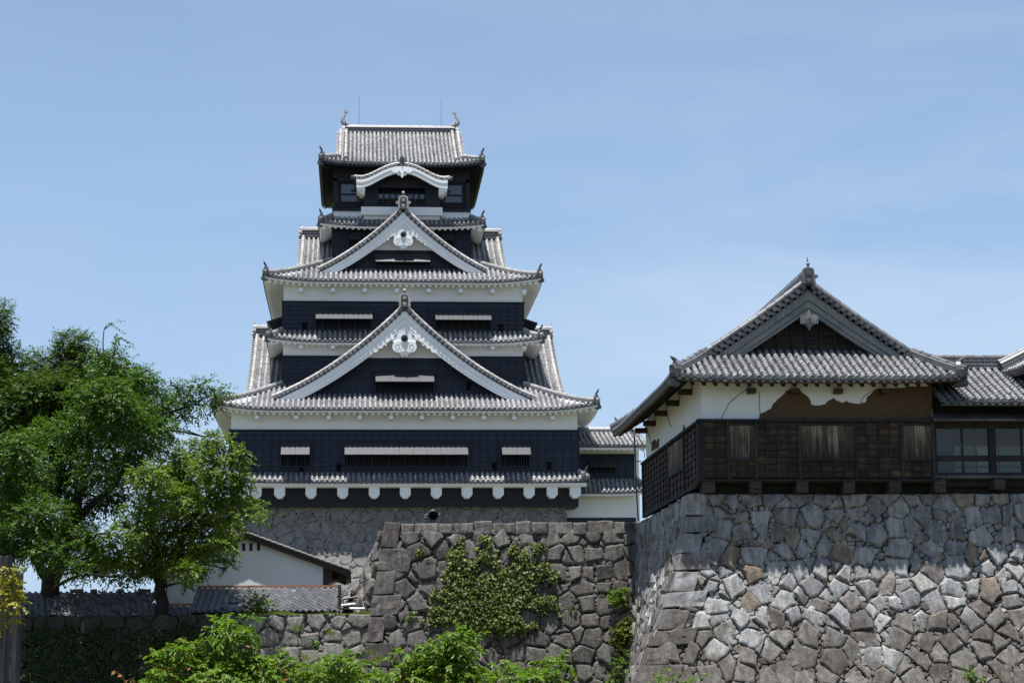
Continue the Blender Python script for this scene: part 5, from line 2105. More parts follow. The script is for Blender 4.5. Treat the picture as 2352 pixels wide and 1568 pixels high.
corner_finial(fm, q + V((0.22, -0.2, 0)), V((-1, 0.35, 0)), 0.6)
fm.build('corner_tile', M['tile_dark'], rob)
um = MB()
rff.under(um, (TY + 0.1 - tey) / runf, tx0 - tel, tx1 - tel, 0.425, 0.06, 0.11, 0.12, 0.14, 0.38, 0, 0.05, 0.35, 1)
rsl.under(um, (tx0 + 0.1 - tel) / (fxl - tel), TY - tey, tyb - tey, 0.43, 0.13, 0.10, 0.11, 0.12, 0.32, 0, -0.02, 0.2, 1)
um.build('eave', [M['wood_tan'], M['wood_dark']], rob)
for i, zx in enumerate((872, 1108, 1345, 1598)):
    x = fx(zx)
    jm = MB()
    jm.box(x - 0.14, x + 0.14, tey + 0.8, TY + 0.12, tez - 0.42, tez - 0.24)
    jm.build('bracket', M['brown_trim'], turret)
for y in (77.2, 80.4, 83.6, 87.0, 89.6):
    jm = MB()
    jm.box(tx0 - 0.42, tx0 + 0.12, y - 0.13, y + 0.13, tez - 0.16, tez + 0.06)
    jm.build('bracket', M['brown_trim'], turret)

# ------------------------------------------------------------------ glazed gallery joined to the turret
def c2(x, y):
    return ((2200 + x / 3.7333) * 0.91875, (840 + y / 3.7333) * 0.91875)


GY = 75.35
gal = empty('gallery', (at(2300, 1100, GY).x, GY, TZ), 'timber gallery with big glass windows showing pale rooms, joined to the turret', 'gallery')
gx0, gx1 = tx1 + 0.02, 35.8


def qx(x, Y=GY):
    return at(*c2(x, 1000), Y).x


def qz(y, Y=GY):
    return at(*c2(900, y), Y).z


gz0, gz1 = qz(1300), qz(862)
fm = MB()
fm.box(gx0, qx(516), GY - 0.06, GY + 0.1, gz0, gz1)
zr0, zr1 = qz(1166), qz(1122)
fm.box(qx(516), gx1, GY - 0.05, GY + 0.09, zr0, zr1)
fm.box(gx0, gx1, GY - 0.07, GY + 0.12, gz1, qz(800))
fm.box(gx0, gx1, GY - 0.055, GY + 0.1, gz0 - 0.01, gz0 + 0.08)
posts = [1020, 1580, 2140, 2700, 3260]
for px in posts:
    x = qx(px + 22)
    fm.box(x - 0.11, x + 0.11, GY - 0.08, GY + 0.12, gz0 + 0.08, gz1)
go = fm.build('frame', M['wood_batten'], gal)
sm = MB()
sm.box(gx0 - 0.03, gx1, GY - 0.22, GY + 0.2, qz(1328), gz0 - 0.012)
sm.build('sill', M['wood_grey'], gal)
edges_ = [516] + [p + 22 for p in posts]
for i, (a, b) in enumerate(zip(edges_[:-1], edges_[1:])):
    xa_, xb2 = qx(a) + (0.0 if i == 0 else 0.11), qx(b) - 0.11
    xm = (xa_ + xb2) / 2
    for (p0, p1) in ((xa_, xm), (xm, xb2)):
        wf = MB()
        for (z0_, z1_) in ((gz0 + 0.08, zr0), (zr1, gz1)):
            wf.box(p0, p0 + 0.045, GY - 0.03, GY + 0.03, z0_, z1_)
            wf.box(p1 - 0.045, p1, GY - 0.03, GY + 0.03, z0_, z1_)
            wf.box(p0 + 0.045, p1 - 0.045, GY - 0.03, GY + 0.03, z0_, z0_ + 0.04)
        wo = wf.build('window', M['wood_batten'], gal)
        pm = MB()
        for (z0_, z1_) in ((gz0 + 0.12, zr0), (zr1 + 0.04, gz1)):
            pm.box(p0 + 0.045, p1 - 0.045, GY - 0.004, GY + 0.004, z0_, z1_)
        pm.build('pane', M['pane'], wo)
rm = MB()
rm.box(gx0 + 0.02, gx1, GY + 1.5, GY + 1.65, gz0 - 0.2, gz1 + 0.4)
rm.box(gx0 + 0.02, gx0 + 0.1, GY + 0.25, GY + 1.49, gz0 - 0.2, gz1 + 0.4, 1)
rm.box(gx0 + 0.11, gx1, GY + 0.2, GY + 1.49, gz0 - 0.25, gz0 - 0.05, 1)
rm.box(gx0 + 0.11, gx1, GY + 0.2, GY + 1.49, gz1 + 0.2, gz1 + 0.3, 1)
x = gx0 + 0.35
i = 0
while x < gx1 - 0.9:                                     # sliding panels, beams and posts of the room
    mi = (1, 4, 0, 4, 0, 0, 4)[i % 7]
    rm.box(x + 0.02, x + 0.84, GY + 1.42, GY + 1.49, gz0 - 0.05, zr1 + 0.55, mi)
    rm.box(x - 0.04, x + 0.02, GY + 1.38, GY + 1.49, gz0 - 0.05, gz1 + 0.19, 2 if i % 2 else 3)
    rm.box(x + 0.08, x + 0.78, GY + 1.40, GY + 1.419, zr1 - 0.28, zr1 - 0.24, 2)
    x += 0.88
    i += 1
rm.box(gx0 + 0.15, gx1, GY + 1.40, GY + 1.489, zr1 + 0.56, gz1 + 0.19, 2)
rm.box(gx0 + 0.15, gx0 + 0.9, GY + 0.7, GY + 0.76, zr1 + 0.25, gz1 + 0.19, 2)
rm.box(gx0 + 0.15, gx1, GY + 0.45, GY + 0.5, gz0 + 0.36, gz0 + 0.42, 3)
rm.build('room', [M['room'], M['room_dark'], M['room_wood'], M['wood_grey'], M['room_shade']], gal)
am = MB()
A0 = V((gx0 - 0.1, GY - 0.75, qz(778, GY - 0.75)))
nb_ = 18
for i in range(nb_):
    x0_, x1_ = gx0 - 0.1 + (gx1 - gx0) * i / nb_, gx0 - 0.1 + (gx1 - gx0) * (i + 1) / nb_ - 0.01
    zz = qz(772, GY - 0.75)
    am.add([(x0_, GY - 0.75, zz), (x1_, GY - 0.75, zz), (x1_, GY + 0.25, zz + 0.36), (x0_, GY + 0.25, zz + 0.36),
            (x0_, GY - 0.75, zz - 0.06), (x1_, GY - 0.75, zz - 0.06), (x1_, GY + 0.25, zz + 0.3), (x0_, GY + 0.25, zz + 0.3)],
           [(0, 1, 2, 3), (4, 5, 6, 7), (0, 1, 5, 4), (2, 3, 7, 6), (0, 3, 7, 4), (1, 2, 6, 5)])
am.box(gx0 - 0.1, gx1, GY - 0.70, GY - 0.62, qz(795, GY - 0.7), qz(772, GY - 0.7) - 0.07)
am.build('pent_canopy', M['wood_grey'], gal)
wm = MB()
wm.box(gx0, gx1, GY + 0.30, GY + 2.4, qz(800), qz(600) + 0.5)
wm.box(gx0, gx1, GY + 0.10, GY + 0.19, 7.0, gz0 - 0.02)
wm.box(gx0, gx1, GY + 0.191, GY + 2.4, 7.0, gz0 - 0.27)
wm.build('wall', M['wood_dark'], gal)
for zx in (2218,):
    for k_ in range(4):
        x = at(*c4(zx, 1250), TY).x + 2.35 * k_
        jm = MB()
        jm.box(x - 0.2, x + 0.2, TY - 0.1, TY + 1.4, fz(1286) + 0.12, fz(1214) - 0.01)
        jm.build('joist', M['wood_joist'], gal)
gey = 74.25
gez = zpx(921, gey, 2280)
gry = 77.9
grz = zpx(847, gry, 2250)
mb = MB()
rfg = Roof((gx0 + 0.05, gey, gez), EX, EY, 0, gx1 - gx0, gry - gey, grz - gez, 0.05)
rfg.tiles(mb, pitch=TP, r=0.085, seg=0.30, course=0.15, sag=0.03, mr=2)
ro = mb.build('roof', [M['tile_old'], M['tile_dark'], M['tile_old_round']], gal)
um = MB()
rfg.under(um, 0.35, 0, gx1 - gx0, 0.43, 0.05, 0.11, 0.10, 0.11, 0.28, 0, 0.05, 0.4, 1)
um.build('eave', [M['wood_grey'], M['wood_dark']], ro)
rb = MB()
for dz_, wd in ((0.0, 0.36), (0.14, 0.32), (0.28, 0.28)):
    rb.box(gx0 - 1.5, gx1, gry - wd / 2, gry + wd / 2, grz + dz_ - 0.02, grz + dz_ + 0.07, 0)
    rb.box(gx0 - 1.5, gx1, gry - wd / 2 + 0.07, gry + wd / 2 - 0.07, grz + dz_ + 0.072, grz + dz_ + 0.118, 1)
    x = gx0 - 1.4
    while x < gx1:
        rb.cyl(V((x, gry - wd / 2 - 0.02, grz + dz_ + 0.04)), EY, 0.055, 0.1, 8, 0)
        x += 0.27
ridge_bar(rb, [V((gx0 - 1.5, gry, grz + 0.38)), V((gx1, gry, grz + 0.38))], 0.26, 0.10, 0, 0, 0.08)
rb.build('ridge', [M['tile_old'], M['tile_dark']], ro)

# neighbouring roof that enters the frame at the right edge
nbx = at(2303, 862, 77.6).x
nbz = zpx(866, 77.6, 2303)
nb = empty('hall_roof', (nbx + 3, 75, TZ), 'corner of a higher tiled roof cut by the right edge of the photo, above the gallery', 'hall')
mb = MB()
rfn = Roof((nbx, 77.7, nbz), NY, EX, 0, 3.4, 5.0, 2.9, 0.1, 0.15, 0, 3.0)
rfm = Roof((nbx + 10.0, 74.3, nbz), EY, NX, 0, 3.4, 5.0, 2.9, 0.1, 0.0, 0, 3.0)
rfm.tiles(mb, pitch=TP, r=0.085, seg=0.30, course=0.15, sag=0.03, mr=2)
rfn.tiles(mb, pitch=TP, r=0.085, seg=0.30, course=0.15, sag=0.03, mr=2)
ro = mb.build('roof', [M['tile_old'], M['tile_dark'], M['tile_old_round']], nb)
um = MB()
rfn.under(um, 0.2, 0, 3.4, 0.43, 0.08, 0.11, 0.11, 0.12, 0.28, 0, 0.05, 0.3, 1)
um.build('eave', [M['wood_grey'], M['wood_dark']], ro)
rb = MB()
ridge_bar(rb, [rfn.P(0.02, 0.02 + 0.98 * i / 6, 0.05) for i in range(7)], 0.36, 0.45, 0, 0, 0.09)
ridge_bar(rb, [V((nbx + 5, 77.8, nbz + 2.92)), V((nbx + 5, 74.2, nbz + 2.92))], 0.4, 0.5, 0, 0, 0.09)
rb.build('ridge', M['tile_old'], ro)
wm = MB()
wm.prism([(nbx + 0.9, nbz - 0.9), (nbx + 0.9, nbz + 0.3), (nbx + 5, nbz + 2.7), (nbx + 9.1, nbz + 0.3), (nbx + 9.1, nbz - 0.9)], V((0, 75.0, 0)), EX, Z, EY, 0, 2.5)
wm.build('wall', M['wood_dark'], nb)

# ------------------------------------------------------------------ white gabled shed
SY = 97.0
sx0, sx1 = at(384, 1340, SY).x, at(742, 1340, SY).x
scx = at(566, 1240, SY).x
sza = zpx(1236, SY, 566)
szr = zpx(1300, SY, 742)
shed = empty('shed', (scx, SY, LZ), 'white gabled shed with four small dark slits, under the keep behind the tiled fence', 'shed')
sl_ = (sza - szr) / (sx1 - scx)
wm = MB()
zl_ = sza - sl_ * (scx - sx0)
wm.prism([(sx0, LZ), (sx0, zl_), (scx, sza), (sx1, szr), (sx1, LZ)], V((0, SY, 0)), EX, Z, EY, 0, 12)
for i in range(1, 8):                                    # panel joints
    x = sx0 + (sx1 - sx0) * i / 8
    wm.box(x - 0.03, x + 0.03, SY - 0.006, SY - 0.0, LZ, sza - sl_ * abs(x - scx) - 0.05)
wm.build('wall', M['plaster'], shed)
for px in (543, 560, 576.5, 594):
    p = at(px, 1255, SY)
    vm = MB()
    vm.box(p.x - 0.075, p.x + 0.075, SY - 0.02, SY + 0.0, zpx(1263, SY), zpx(1246, SY))
    vm.build('slit', M['brown_trim'], shed)
vm = MB()
vm.box(sx1 - 0.0, sx1 + 0.42, SY - 0.03, SY + 0.3, LZ, szr + 0.0)
vm.build('post', M['brown_trim'], shed)
vm = MB()
vm.box(sx0 - 0.06, sx0, SY - 0.02, SY + 0.2, LZ, zl_)
vm.build('post', M['brown_trim'], shed)
mb = MB()
bm_ = MB()
um = MB()
ov = 0.28
for sgn, xe in ((-1, sx0 - 1.15), (1, at(800, 1310, SY - 0.5).x)):
    run = abs(xe - scx)
    ze = sza + 0.22 - sl_ * run
    rf = Roof((xe, SY - ov, ze), EY, V((-sgn, 0, 0)), 0, 12.5, run, sl_ * run, 0.0)
    n = 9
    for i in range(int(12.5 / 0.3)):                     # wavy tiles
        for j in range(int(run / 0.28)):
            t0, t1 = j * 0.28 / run, min(1, (j + 1) * 0.28 / run)
            vs = []
            for q in range(5):
                u = i * 0.3 + q * 0.3 / 4
                h = 0.03 * math.sin(2 * math.pi * q / 4)
                vs += [rf.P(u, t0, 0.03 + h), rf.P(u, t1, h)]
            for q in range(5):
                vs.append(V(vs[2 * q]) - Z * 0.035)
            mb.add(vs, [(2 * q, 2 * q + 2, 2 * q + 3, 2 * q + 1) for q in range(4)] + [(10 + q, 11 + q, 2 * q + 2, 2 * q) for q in range(4)], 0)
    # verge tiles and boards
    for j in range(int(run / 0.28)):
        a, b = rf.P(0.0, j * 0.28 / run, 0.05), rf.P(0.0, min(1, (j + 1) * 0.28 / run + 0.02), 0.02)
        mb.tube([a, b], [0.075, 0.06], 7, 0)
    A = [rf.P(0.03, 0, -0.02), rf.P(0.03, 1, -0.02)]
    B = [p - Z * 0.24 for p in A]
    bm_.strip(A, B, EY, 0.0, 0.06)
    A = [rf.P(0.10, 0, -0.06), rf.P(0.10, 1, -0.06)]
    B = [rf.P(12.4, 0, -0.06), rf.P(12.4, 1, -0.06)]
    um.strip(A, B, Z, -0.05, 0.0)
    for v in range(8):
        um.beam(rf.P(0.2 + 1.6 * v, 0.02, -0.16), rf.P(0.2 + 1.6 * v, 0.5, -0.16), 0.08, 0.12)
    if sgn > 0:
        um.beam(V((sx1 + 0.4, SY + 0.1, szr - 0.75)), V((xe - 0.1, SY + 0.1, ze - 0.15)), 0.07, 0.09)
        um.tube([V((xe + 0.05, SY - ov, ze - 0.02)), V((xe + 0.05, SY + 11, ze - 0.02))], 0.07, 8)
        um.tube([V((xe + 0.05, SY - 0.2, ze - 0.05)), V((xe - 0.05, SY - 0.2, ze - 0.35)), V((xe - 0.9, SY - 0.2, ze - 0.65))], 0.035, 6)
ridge_bar(mb, [V((scx, SY - ov, sza + 0.2)), V((scx, SY + 12, sza + 0.2))], 0.3, 0.16, 0, 0, 0.08)
ro = mb.build('roof', M['tile_wave'], shed)
bm_.build('bargeboard', M['brown_trim'], ro)
um.build('eave', M['brown_trim'], ro)


# ------------------------------------------------------------------ tiled fences behind the low wall
def wavy_roof(name, parent, x0, x1, yb, zb, yt, zt, seed, broken=0.0, skew=0.0, ridge=None, p=0.28, c=0.22):
    rng = random.Random(seed)
    mb = MB()
    n = int(round((x1 - x0) / p))
    run, rise = yt - yb, zt - zb
    L = math.hypot(run, rise)
    m_ = max(2, int(round(L / c)))
    for j in range(m_):
        t0, t1 = j / m_, (j + 1) / m_
        for i in range(n):
            if broken and rng.random() < broken * 0.35:
                continue
            dz, du, tw = 0.0, 0.0, 0.0
            if broken and rng.random() < broken:
                dz, du, tw = rng.uniform(0, 0.06), rng.uniform(-0.04, 0.04), rng.uniform(-0.05, 0.05)
            vs = []
            for q in range(7):
                f = q / 6
                u = x0 + (i + f) * p + du
                h = 0.045 * math.sin(2 * math.pi * f + 0.6) + dz
                for t, hh in ((t0, 0.04), (t1 + 0.03, 0.0)):
                    vs.append(V((u - skew * t + tw * (t - t0), yb + run * t, zb + rise * t + h + hh)))
            for q in range(7):
                vs.append(V(vs[2 * q]) - Z * 0.035)
            mb.add(vs, [(2 * q, 2 * q + 2, 2 * q + 3, 2 * q + 1) for q in range(6)] + [(14 + q, 15 + q, 2 * q + 2, 2 * q) for q in range(6)], 0, False)
    if ridge:
        k_ = int((x1 - x0) / 0.3)
        for i in range(k_):
            if rng.random() < ridge:
                a = V((x0 - skew + (x1 - x0) * i / k_, yt, zt + 0.06 + rng.uniform(-.03, .03)))
                b = V((x0 - skew + (x1 - x0) * (i + 0.95) / k_, yt, zt + 0.06 + rng.uniform(-.03, .03)))
                mb.tube([a, b], 0.09, 7, 0)
    bk_ = MB()
    mb.add([(x0, yb + 0.02, zb - 0.05), (x1, yb + 0.02, zb - 0.05), (x1 - skew, yt, zt - 0.05), (x0 - skew, yt, zt - 0.05)], [(0, 1, 2, 3)], 0)
    return mb.build(name, M['tile_wave'], parent)


fA = empty('tiled_fence', (at(610, 1400, 93).x, 93.5, LZ), 'sunlit grey tile roof of a fence under the white shed, with copper flashing', 'tiled fence', 'tile-roofed fences on the low wall')
ax0, ax1 = at(434, 1401, 93).x, at(776, 1401, 93).x
zb_, zt_ = zpx(1403, 93, 600), zpx(1351, 94.4, 600)
wavy_roof('roof', fA, ax0, ax1, 93.0, zb_, 94.4, zt_, 1, 0.05, -0.25)
cm = MB()
cm.box(ax0 + 0.3, ax1 + 0.02, 94.42, 94.55, zt_ + 0.05, zt_ + 0.15)
cm.build('flashing', M['copper'], fA)
cm = MB()
cm.box(ax0 + 0.05, ax1 - 0.05, 93.35, 94.4, LZ, zb_ + 0.1)
cm.box(ax1, ax1 + 0.12, 93.1, 94.4, LZ, zt_ + 0.1)
cm.build('wall', M['brown_trim'], fA)
fB = empty('tiled_fence', (at(408, 1405, 93).x, 93.5, LZ), 'very short piece of tile-roofed fence between the tree trunk and the shed wall', 'tiled fence', 'tile-roofed fences on the low wall')
bx0, bx1 = at(374, 1405, 93).x, at(433, 1405, 93).x
zbB, ztB = zpx(1411, 93, 400), zpx(1392, 93.6, 400)
wavy_roof('roof', fB, bx0, bx1, 93.0, zbB, 93.6, ztB, 2)
cm = MB()
cm.box(bx0, bx1 + 0.2, 93.62, 93.75, ztB + 0.04, ztB + 0.14)
cm.build('flashing', M['copper'], fB)
cm = MB()
cm.box(bx0, bx1, 93.2, 93.6, LZ, zbB + 0.1)
cm.build('wall', M['brown_trim'], fB)
fC = empty('tiled_fence', (at(220, 1405, 93).x, 93.5, LZ), 'long fence roof of broken, slipped dark tiles in the shade of the trees', 'tiled fence', 'tile-roofed fences on the low wall')
cx0, cx1 = at(40, 1410, 93).x, at(356, 1410, 93).x
zbC, ztC = zpx(1414, 93, 200), zpx(1360, 94.6, 200)
wavy_roof('roof', fC, cx0, cx1, 93.0, zbC, 94.6, ztC, 3, 0.26, 0.35, 0.5)
cm = MB()
cm.box(cx0, cx1, 93.4, 94.5, LZ, zbC + 0.1)
cm.build('wall', M['brown_trim'], fC)
for o_ in (fA, fB, fC):
    o_['group'] = 'tile-roofed fences on the low wall'

# ------------------------------------------------------------------ small things
br = empty('barrier', (at(812, 1398, 96).x, 96, LZ), 'small barrier of dark rails with a red and white band beside the dark wall corner', 'barrier')
for nm, ya, yb2, r_, mt in (('top_rail', 1377, 1366, 0.05, 'metal_dark'), ('white_rail', 1390.5, 1383, 0.06, 'white_metal'), ('lower_rail', 1398, 1393, 0.045, 'metal_dark')):
    bm_ = MB()
    bm_.tube([at(776, ya, 96), at(846, yb2, 96)], r_, 8)
    bm_.build(nm, M[mt], br)
bm_ = MB()
a, b = at(777, 1385, 96.1), at(846, 1377, 96.1)
bm_.strip([a, b], [a - Z * 0.16, b - Z * 0.16], EY, 0, 0.03)
bm_.build('band', M['pink_metal'], br)
for px, py in ((789, 1388), (815, 1385), (842, 1380)):
    bm_ = MB()
    p = at(px, py - 10, 96.05)
    bm_.box(p.x - 0.025, p.x + 0.025, 96.0, 96.05, LZ, p.z)
    bm_.build('post', M['metal_dark'], br)
pb = MB()
pb.tube([at(804, 1396.5, 92), at(850, 1397, 92)], 0.05, 10)
pb.tube([at(804, 1396.5, 92), at(803, 1396.5, 92)], 0.065, 10)
tag(pb.build('pipe', M['white_metal'], None, at(825, 1397, 92)), 'thin white pipe lying on the grass strip by the dark wall corner', 'pipe')

fl = empty('floodlight', (at(995, 1196, 90.5).x, 90.5, IZ), 'round black and grey floodlight standing on top of the ivy-covered wall', 'floodlight')
lc = at(995, 1181, 90.5)
ax = V((0.02, -0.86, -0.42)).normalized()
hm = MB()
hm.lathe(lc - ax * 0.26, [(0.0, 0.0), (0.11, 0.01), (0.18, 0.06), (0.21, 0.14), (0.22, 0.30)], 20, 0, ax)
for q in range(6):
    hm.lathe(lc - ax * (0.02 - q * 0.02), [(0.222, 0), (0.24, 0.003), (0.24, 0.009), (0.222, 0.012)], 20, 1, ax)
hm.lathe(lc + ax * 0.10, [(0.222, -0.06), (0.235, -0.05), (0.235, 0.03), (0.205, 0.03), (0.20, 0.0)], 20, 1, ax)
ho = hm.build('housing', [M['metal_grey'], M['metal_dark']], fl)
hm = MB()
hm.lathe(lc + ax * 0.105, [(0.203, 0), (0.0, 0.01)], 20, 0, ax)
hm.build('lens', M['void'], ho)
hm = MB()
hm.tube([lc + V((-0.27, 0, 0)), lc + V((-0.27, 0.02, -0.24)), lc + V((0.27, 0.02, -0.24)), lc + V((0.27, 0, 0))], 0.018, 6)
for sx in (-1, 1):
    hm.cyl(lc + V((sx * 0.23, 0, 0)), EX * sx, 0.03, 0.07, 8)
hm.build('bracket', M['metal_grey'], fl)
hm = MB()
hm.box(lc.x - 0.16, lc.x + 0.16, 90.4, 90.64, IZ - 0.15, lc.z - 0.24)
hm.build('base', M['metal_dark'], fl)
hm = MB()
hm.box(lc.x - 0.42, lc.x - 0.30, 90.45, 90.6, lc.z - 0.22, lc.z + 0.02)
for zz in (0.0, -0.09):
    hm.box(lc.x - 0.40, lc.x - 0.29, 90.42, 90.45, lc.z + zz - 0.05, lc.z + zz - 0.03, 1)
hm.build('control_box', [M['metal_dark'], M['steel']], fl)

cb = MB()
cpts = [at(1441, 983, 90.6), at(1452, 987, 90.6), at(1457, 1000, 90.6), at(1459.5, 1060, 90.6), at(1462, 1130, 90.6), at(1466, 1196, 90.6)]
cb.tube(cpts, 0.035, 6)
cb.tube([cpts[3], cpts[3] + V((0.2, -0.3, 0))], 0.025, 5)
tag(cb.build('cable', M['metal_dark'], None, cpts[-1]), 'thin black cable running down the rear corner of the cracked turret', 'cable')

# grey weathered posts at the left edge
for i, (xa_, xb2, yt, Y, lab) in enumerate(((-14, 24, 1277, 30.0, 'thick weathered post at the left edge, wrapped in yellow-green creeper'),
                                            (26, 49, 1312, 30.6, 'thinner dark grey weathered post right of the creeper-covered one'))):
    pm = MB()
    rng = random.Random(60 + i)
    a, b = at(xa_, yt, Y), at(xb2, yt, Y)
    zt = a.z
    n = 18
    rows = 16
    cx, rx = (a.x + b.x) / 2, (b.x - a.x) / 2
    rr = [1 + rng.uniform(-0.10, 0.10) for _ in range(n)]
    vs = []
    for j in range(rows + 1):
        z = -1.7 + (zt + 1.7) * j / rows
        for q in range(n):
            t = 2 * math.pi * q / n
            f = rr[q] * (1 + rng.uniform(-0.02, 0.02)) * (1.08 - 0.08 * j / rows)
            dz = rng.uniform(-0.04, 0.04) if j == rows else 0
            vs.append((cx + rx * f * math.cos(t), Y + 0.2 + rx * f * math.sin(t), z + dz))
    fs = [(j * n + q, j * n + (q + 1) % n, (j + 1) * n + (q + 1) % n, (j + 1) * n + q) for j in range(rows) for q in range(n)]
    fs.append(tuple(rows * n + q for q in range(n)))
    pm.add(vs, fs, 0)
    tag(pm.build('wooden_post', M['post_grey'], None, (cx, Y + 0.2, -1.6)), lab, 'post', 'weathered posts at the left edge')


# ------------------------------------------------------------------ vegetation
def leaf_mesh(name, base, dirv, nrm, L, W, mat, parent=None, loc=None, fold=0.12, oval=False):
    """one folded four-cornered leaf per row of base/dirv/nrm"""
    n = len(base)
    dirv = dirv / np.maximum(np.linalg.norm(dirv, axis=1, keepdims=True), 1e-6)
    side = np.cross(dirv, nrm)
    side /= np.maximum(np.linalg.norm(side, axis=1, keepdims=True), 1e-6)
    up = np.cross(side, dirv)
    L = np.broadcast_to(L, (n,))[:, None]
    W = np.broadcast_to(W, (n,))[:, None]
    mid = base + dirv * L * 0.45 + up * L * fold
    tip = base + dirv * L - up * L * 0.06
    if oval:
        h_ = up * L * fold * 0.5
        a1, a2 = base + dirv * L * 0.28, base + dirv * L * 0.66 - up * L * 0.02
        v = np.stack([base, a1 + side * W * 0.44 + h_, a2 + side * W * 0.40 + h_, tip - up * L * 0.10, a2 - side * W * 0.40 + h_, a1 - side * W * 0.44 + h_], 1).reshape(-1, 3)
        nv, idx = 6, np.array([0, 1, 2, 3, 0, 3, 4, 5])
    else:
        nv, idx = 4, np.arange(4)
        v = np.stack([base, mid + side * W * 0.5 - up * L * fold * 0.6, tip, mid - side * W * 0.5 - up * L * fold * 0.6], 1).reshape(-1, 3)
    off = np.array(wloc(parent)) if parent is not None else (np.array(loc) if loc is not None else np.zeros(3))
    v = v - off
    me = bpy.data.meshes.new(name)
    nf = n * len(idx) // 4
    me.vertices.add(nv * n)
    me.vertices.foreach_set('co', v.astype(np.float32).ravel())
    me.loops.add(4 * nf)
    me.loops.foreach_set('vertex_index', (np.arange(n)[:, None] * nv + idx[None, :]).astype(np.int32).ravel())
    me.polygons.add(nf)
    me.polygons.foreach_set('loop_start', np.arange(0, 4 * nf, 4, dtype=np.int32))
    me.materials.append(mat)
    me.update(calc_edges=True)
    me.validate()
    o = bpy.data.objects.new(name, me)
    COL.objects.link(o)
    if parent is not None:
        o.parent = parent
    elif loc is not None:
        o.location = loc
    return o


def sprays(rng, clumps, dens=1.0, L=0.14, twig=0.7, k=9, droop=0.35, shell=0.5, flat=0.0, out=0.7, holes=0.25):
    """drooping leafy twigs spread through ellipsoidal clumps; returns leaf base, direction, normal and the twig lines"""
    B, D, N, TW = [], [], [], []
    for (c, r) in clumps:
        c, r = np.array(c), np.array(r)
        area = 4 * math.pi * ((r[0] * r[1]) ** 1.6 / 3 + (r[0] * r[2]) ** 1.6 / 3 + (r[1] * r[2]) ** 1.6 / 3) ** (1 / 1.6)
        n = max(3, int(area * dens * 7.0))
        d = rng.normal(size=(n, 3))
        d /= np.linalg.norm(d, axis=1, keepdims=True)
        f = np.where(rng.random(n) < 0.72, rng.uniform(shell, 1.0, n), rng.uniform(0.1, shell, n))[:, None]
        p = c + d * r * f
        # ragged outline: drop twigs in low-frequency holes
        q = np.sin(p[:, 0] * 2.3 + 1.7 * np.sin(p[:, 2] * 1.9)) + np.sin(p[:, 2] * 2.9 + p[:, 1] * 1.3) + np.sin(p[:, 1] * 2.1 + p[:, 0] * 1.1)
        keep = q > (-3 + holes * 4 + 0.0) if holes > 0 else np.ones(n, bool)
        keep = keep | (rng.random(n) < 0.25)
        p, d = p[keep], d[keep]
        n = len(p)
        o = d / r
        o /= np.linalg.norm(o, axis=1, keepdims=True)
        t = o * out + rng.normal(size=(n, 3)) * 0.42 + np.array([0, 0, 0.12])
        t[:, 2] *= (1 - flat)
        t /= np.linalg.norm(t, axis=1, keepdims=True)
        l = rng.uniform(0.5, 1.15, n) * twig
        s = (np.arange(k) + 0.6) / k
        pos = p[:, None, :] + t[:, None, :] * (l[:, None] * s[None, :])[:, :, None]
        pos[:, :, 2] -= droop * l[:, None] * s[None, :] ** 2
        sd = np.cross(t, [0, 0, 1.0])
        sd /= np.maximum(np.linalg.norm(sd, axis=1, keepdims=True), 1e-4)
        sg = np.where(np.arange(k) % 2 == 0, 1.0, -1.0)
        ld = t[:, None, :] * 0.6 + sd[:, None, :] * sg[None, :, None] * 0.75 + rng.normal(size=(n, k, 3)) * 0.28
        ld[:, :, 2] -= 0.42
        nr = np.array([0, 0, 1.0]) + rng.normal(size=(n, k, 3)) * 0.38 + o[:, None, :] * 0.35
        B.append(pos.reshape(-1, 3))
        D.append(ld.reshape(-1, 3))
        N.append(nr.reshape(-1, 3))
        m_ = rng.random(n) < 0.5
        for a, b in zip(p[m_], pos[m_][:, -1, :]):
            TW.append((a, b))
    return np.concatenate(B), np.concatenate(D), np.concatenate(N), TW


def px_clumps(lst, Y, rng, zr=0.9, spread=1.2):
    """(px, py, rx, ry[, depth offset]) in photo pixels -> ellipsoids standing round depth Y"""
    out = []
    for t in lst:
        x, y, rx, ry = t[:4]
        YY = Y + (t[4] if len(t) > 4 else rng.uniform(-spread, spread))
        s = YY / FPX
        p = at(x, y, YY)
        out.append(((p.x, p.y, p.z), (rx * s, max(rx, ry) * s * zr, ry * s)))
    return out


def limb(mb, pts, r0, r1, n=8, rng=None):
    """tapered, slightly crooked limb through the points"""
    pts = [V(p) for p in pts]
    res = []
    for i in range(len(pts) - 1):
        p0, p1, p2, p3 = pts[max(i - 1, 0)], pts[i], pts[i + 1], pts[min(i + 2, len(pts) - 1)]
        m_ = 4
        for j in range(m_):
            t = j / m_
            res.append(0.5 * ((2 * p1) + (p2 - p0) * t + (2 * p0 - 5 * p1 + 4 * p2 - p3) * t * t + (3 * p1 - p0 - 3 * p2 + p3) * t ** 3))
    res.append(pts[-1])
    k_ = len(res)
    if rng:
        res = [res[0]] + [p + V((rng.uniform(-1, 1), rng.uniform(-1, 1), rng.uniform(-1, 1))) * r0 * 0.22 for p in res[1:-1]] + [res[-1]]
    rs = [r0 + (r1 - r0) * (i / (k_ - 1)) for i in range(k_)]
    rs[0] *= 1.15
    mb.tube(res, rs, n, 0, True, True)
    return res


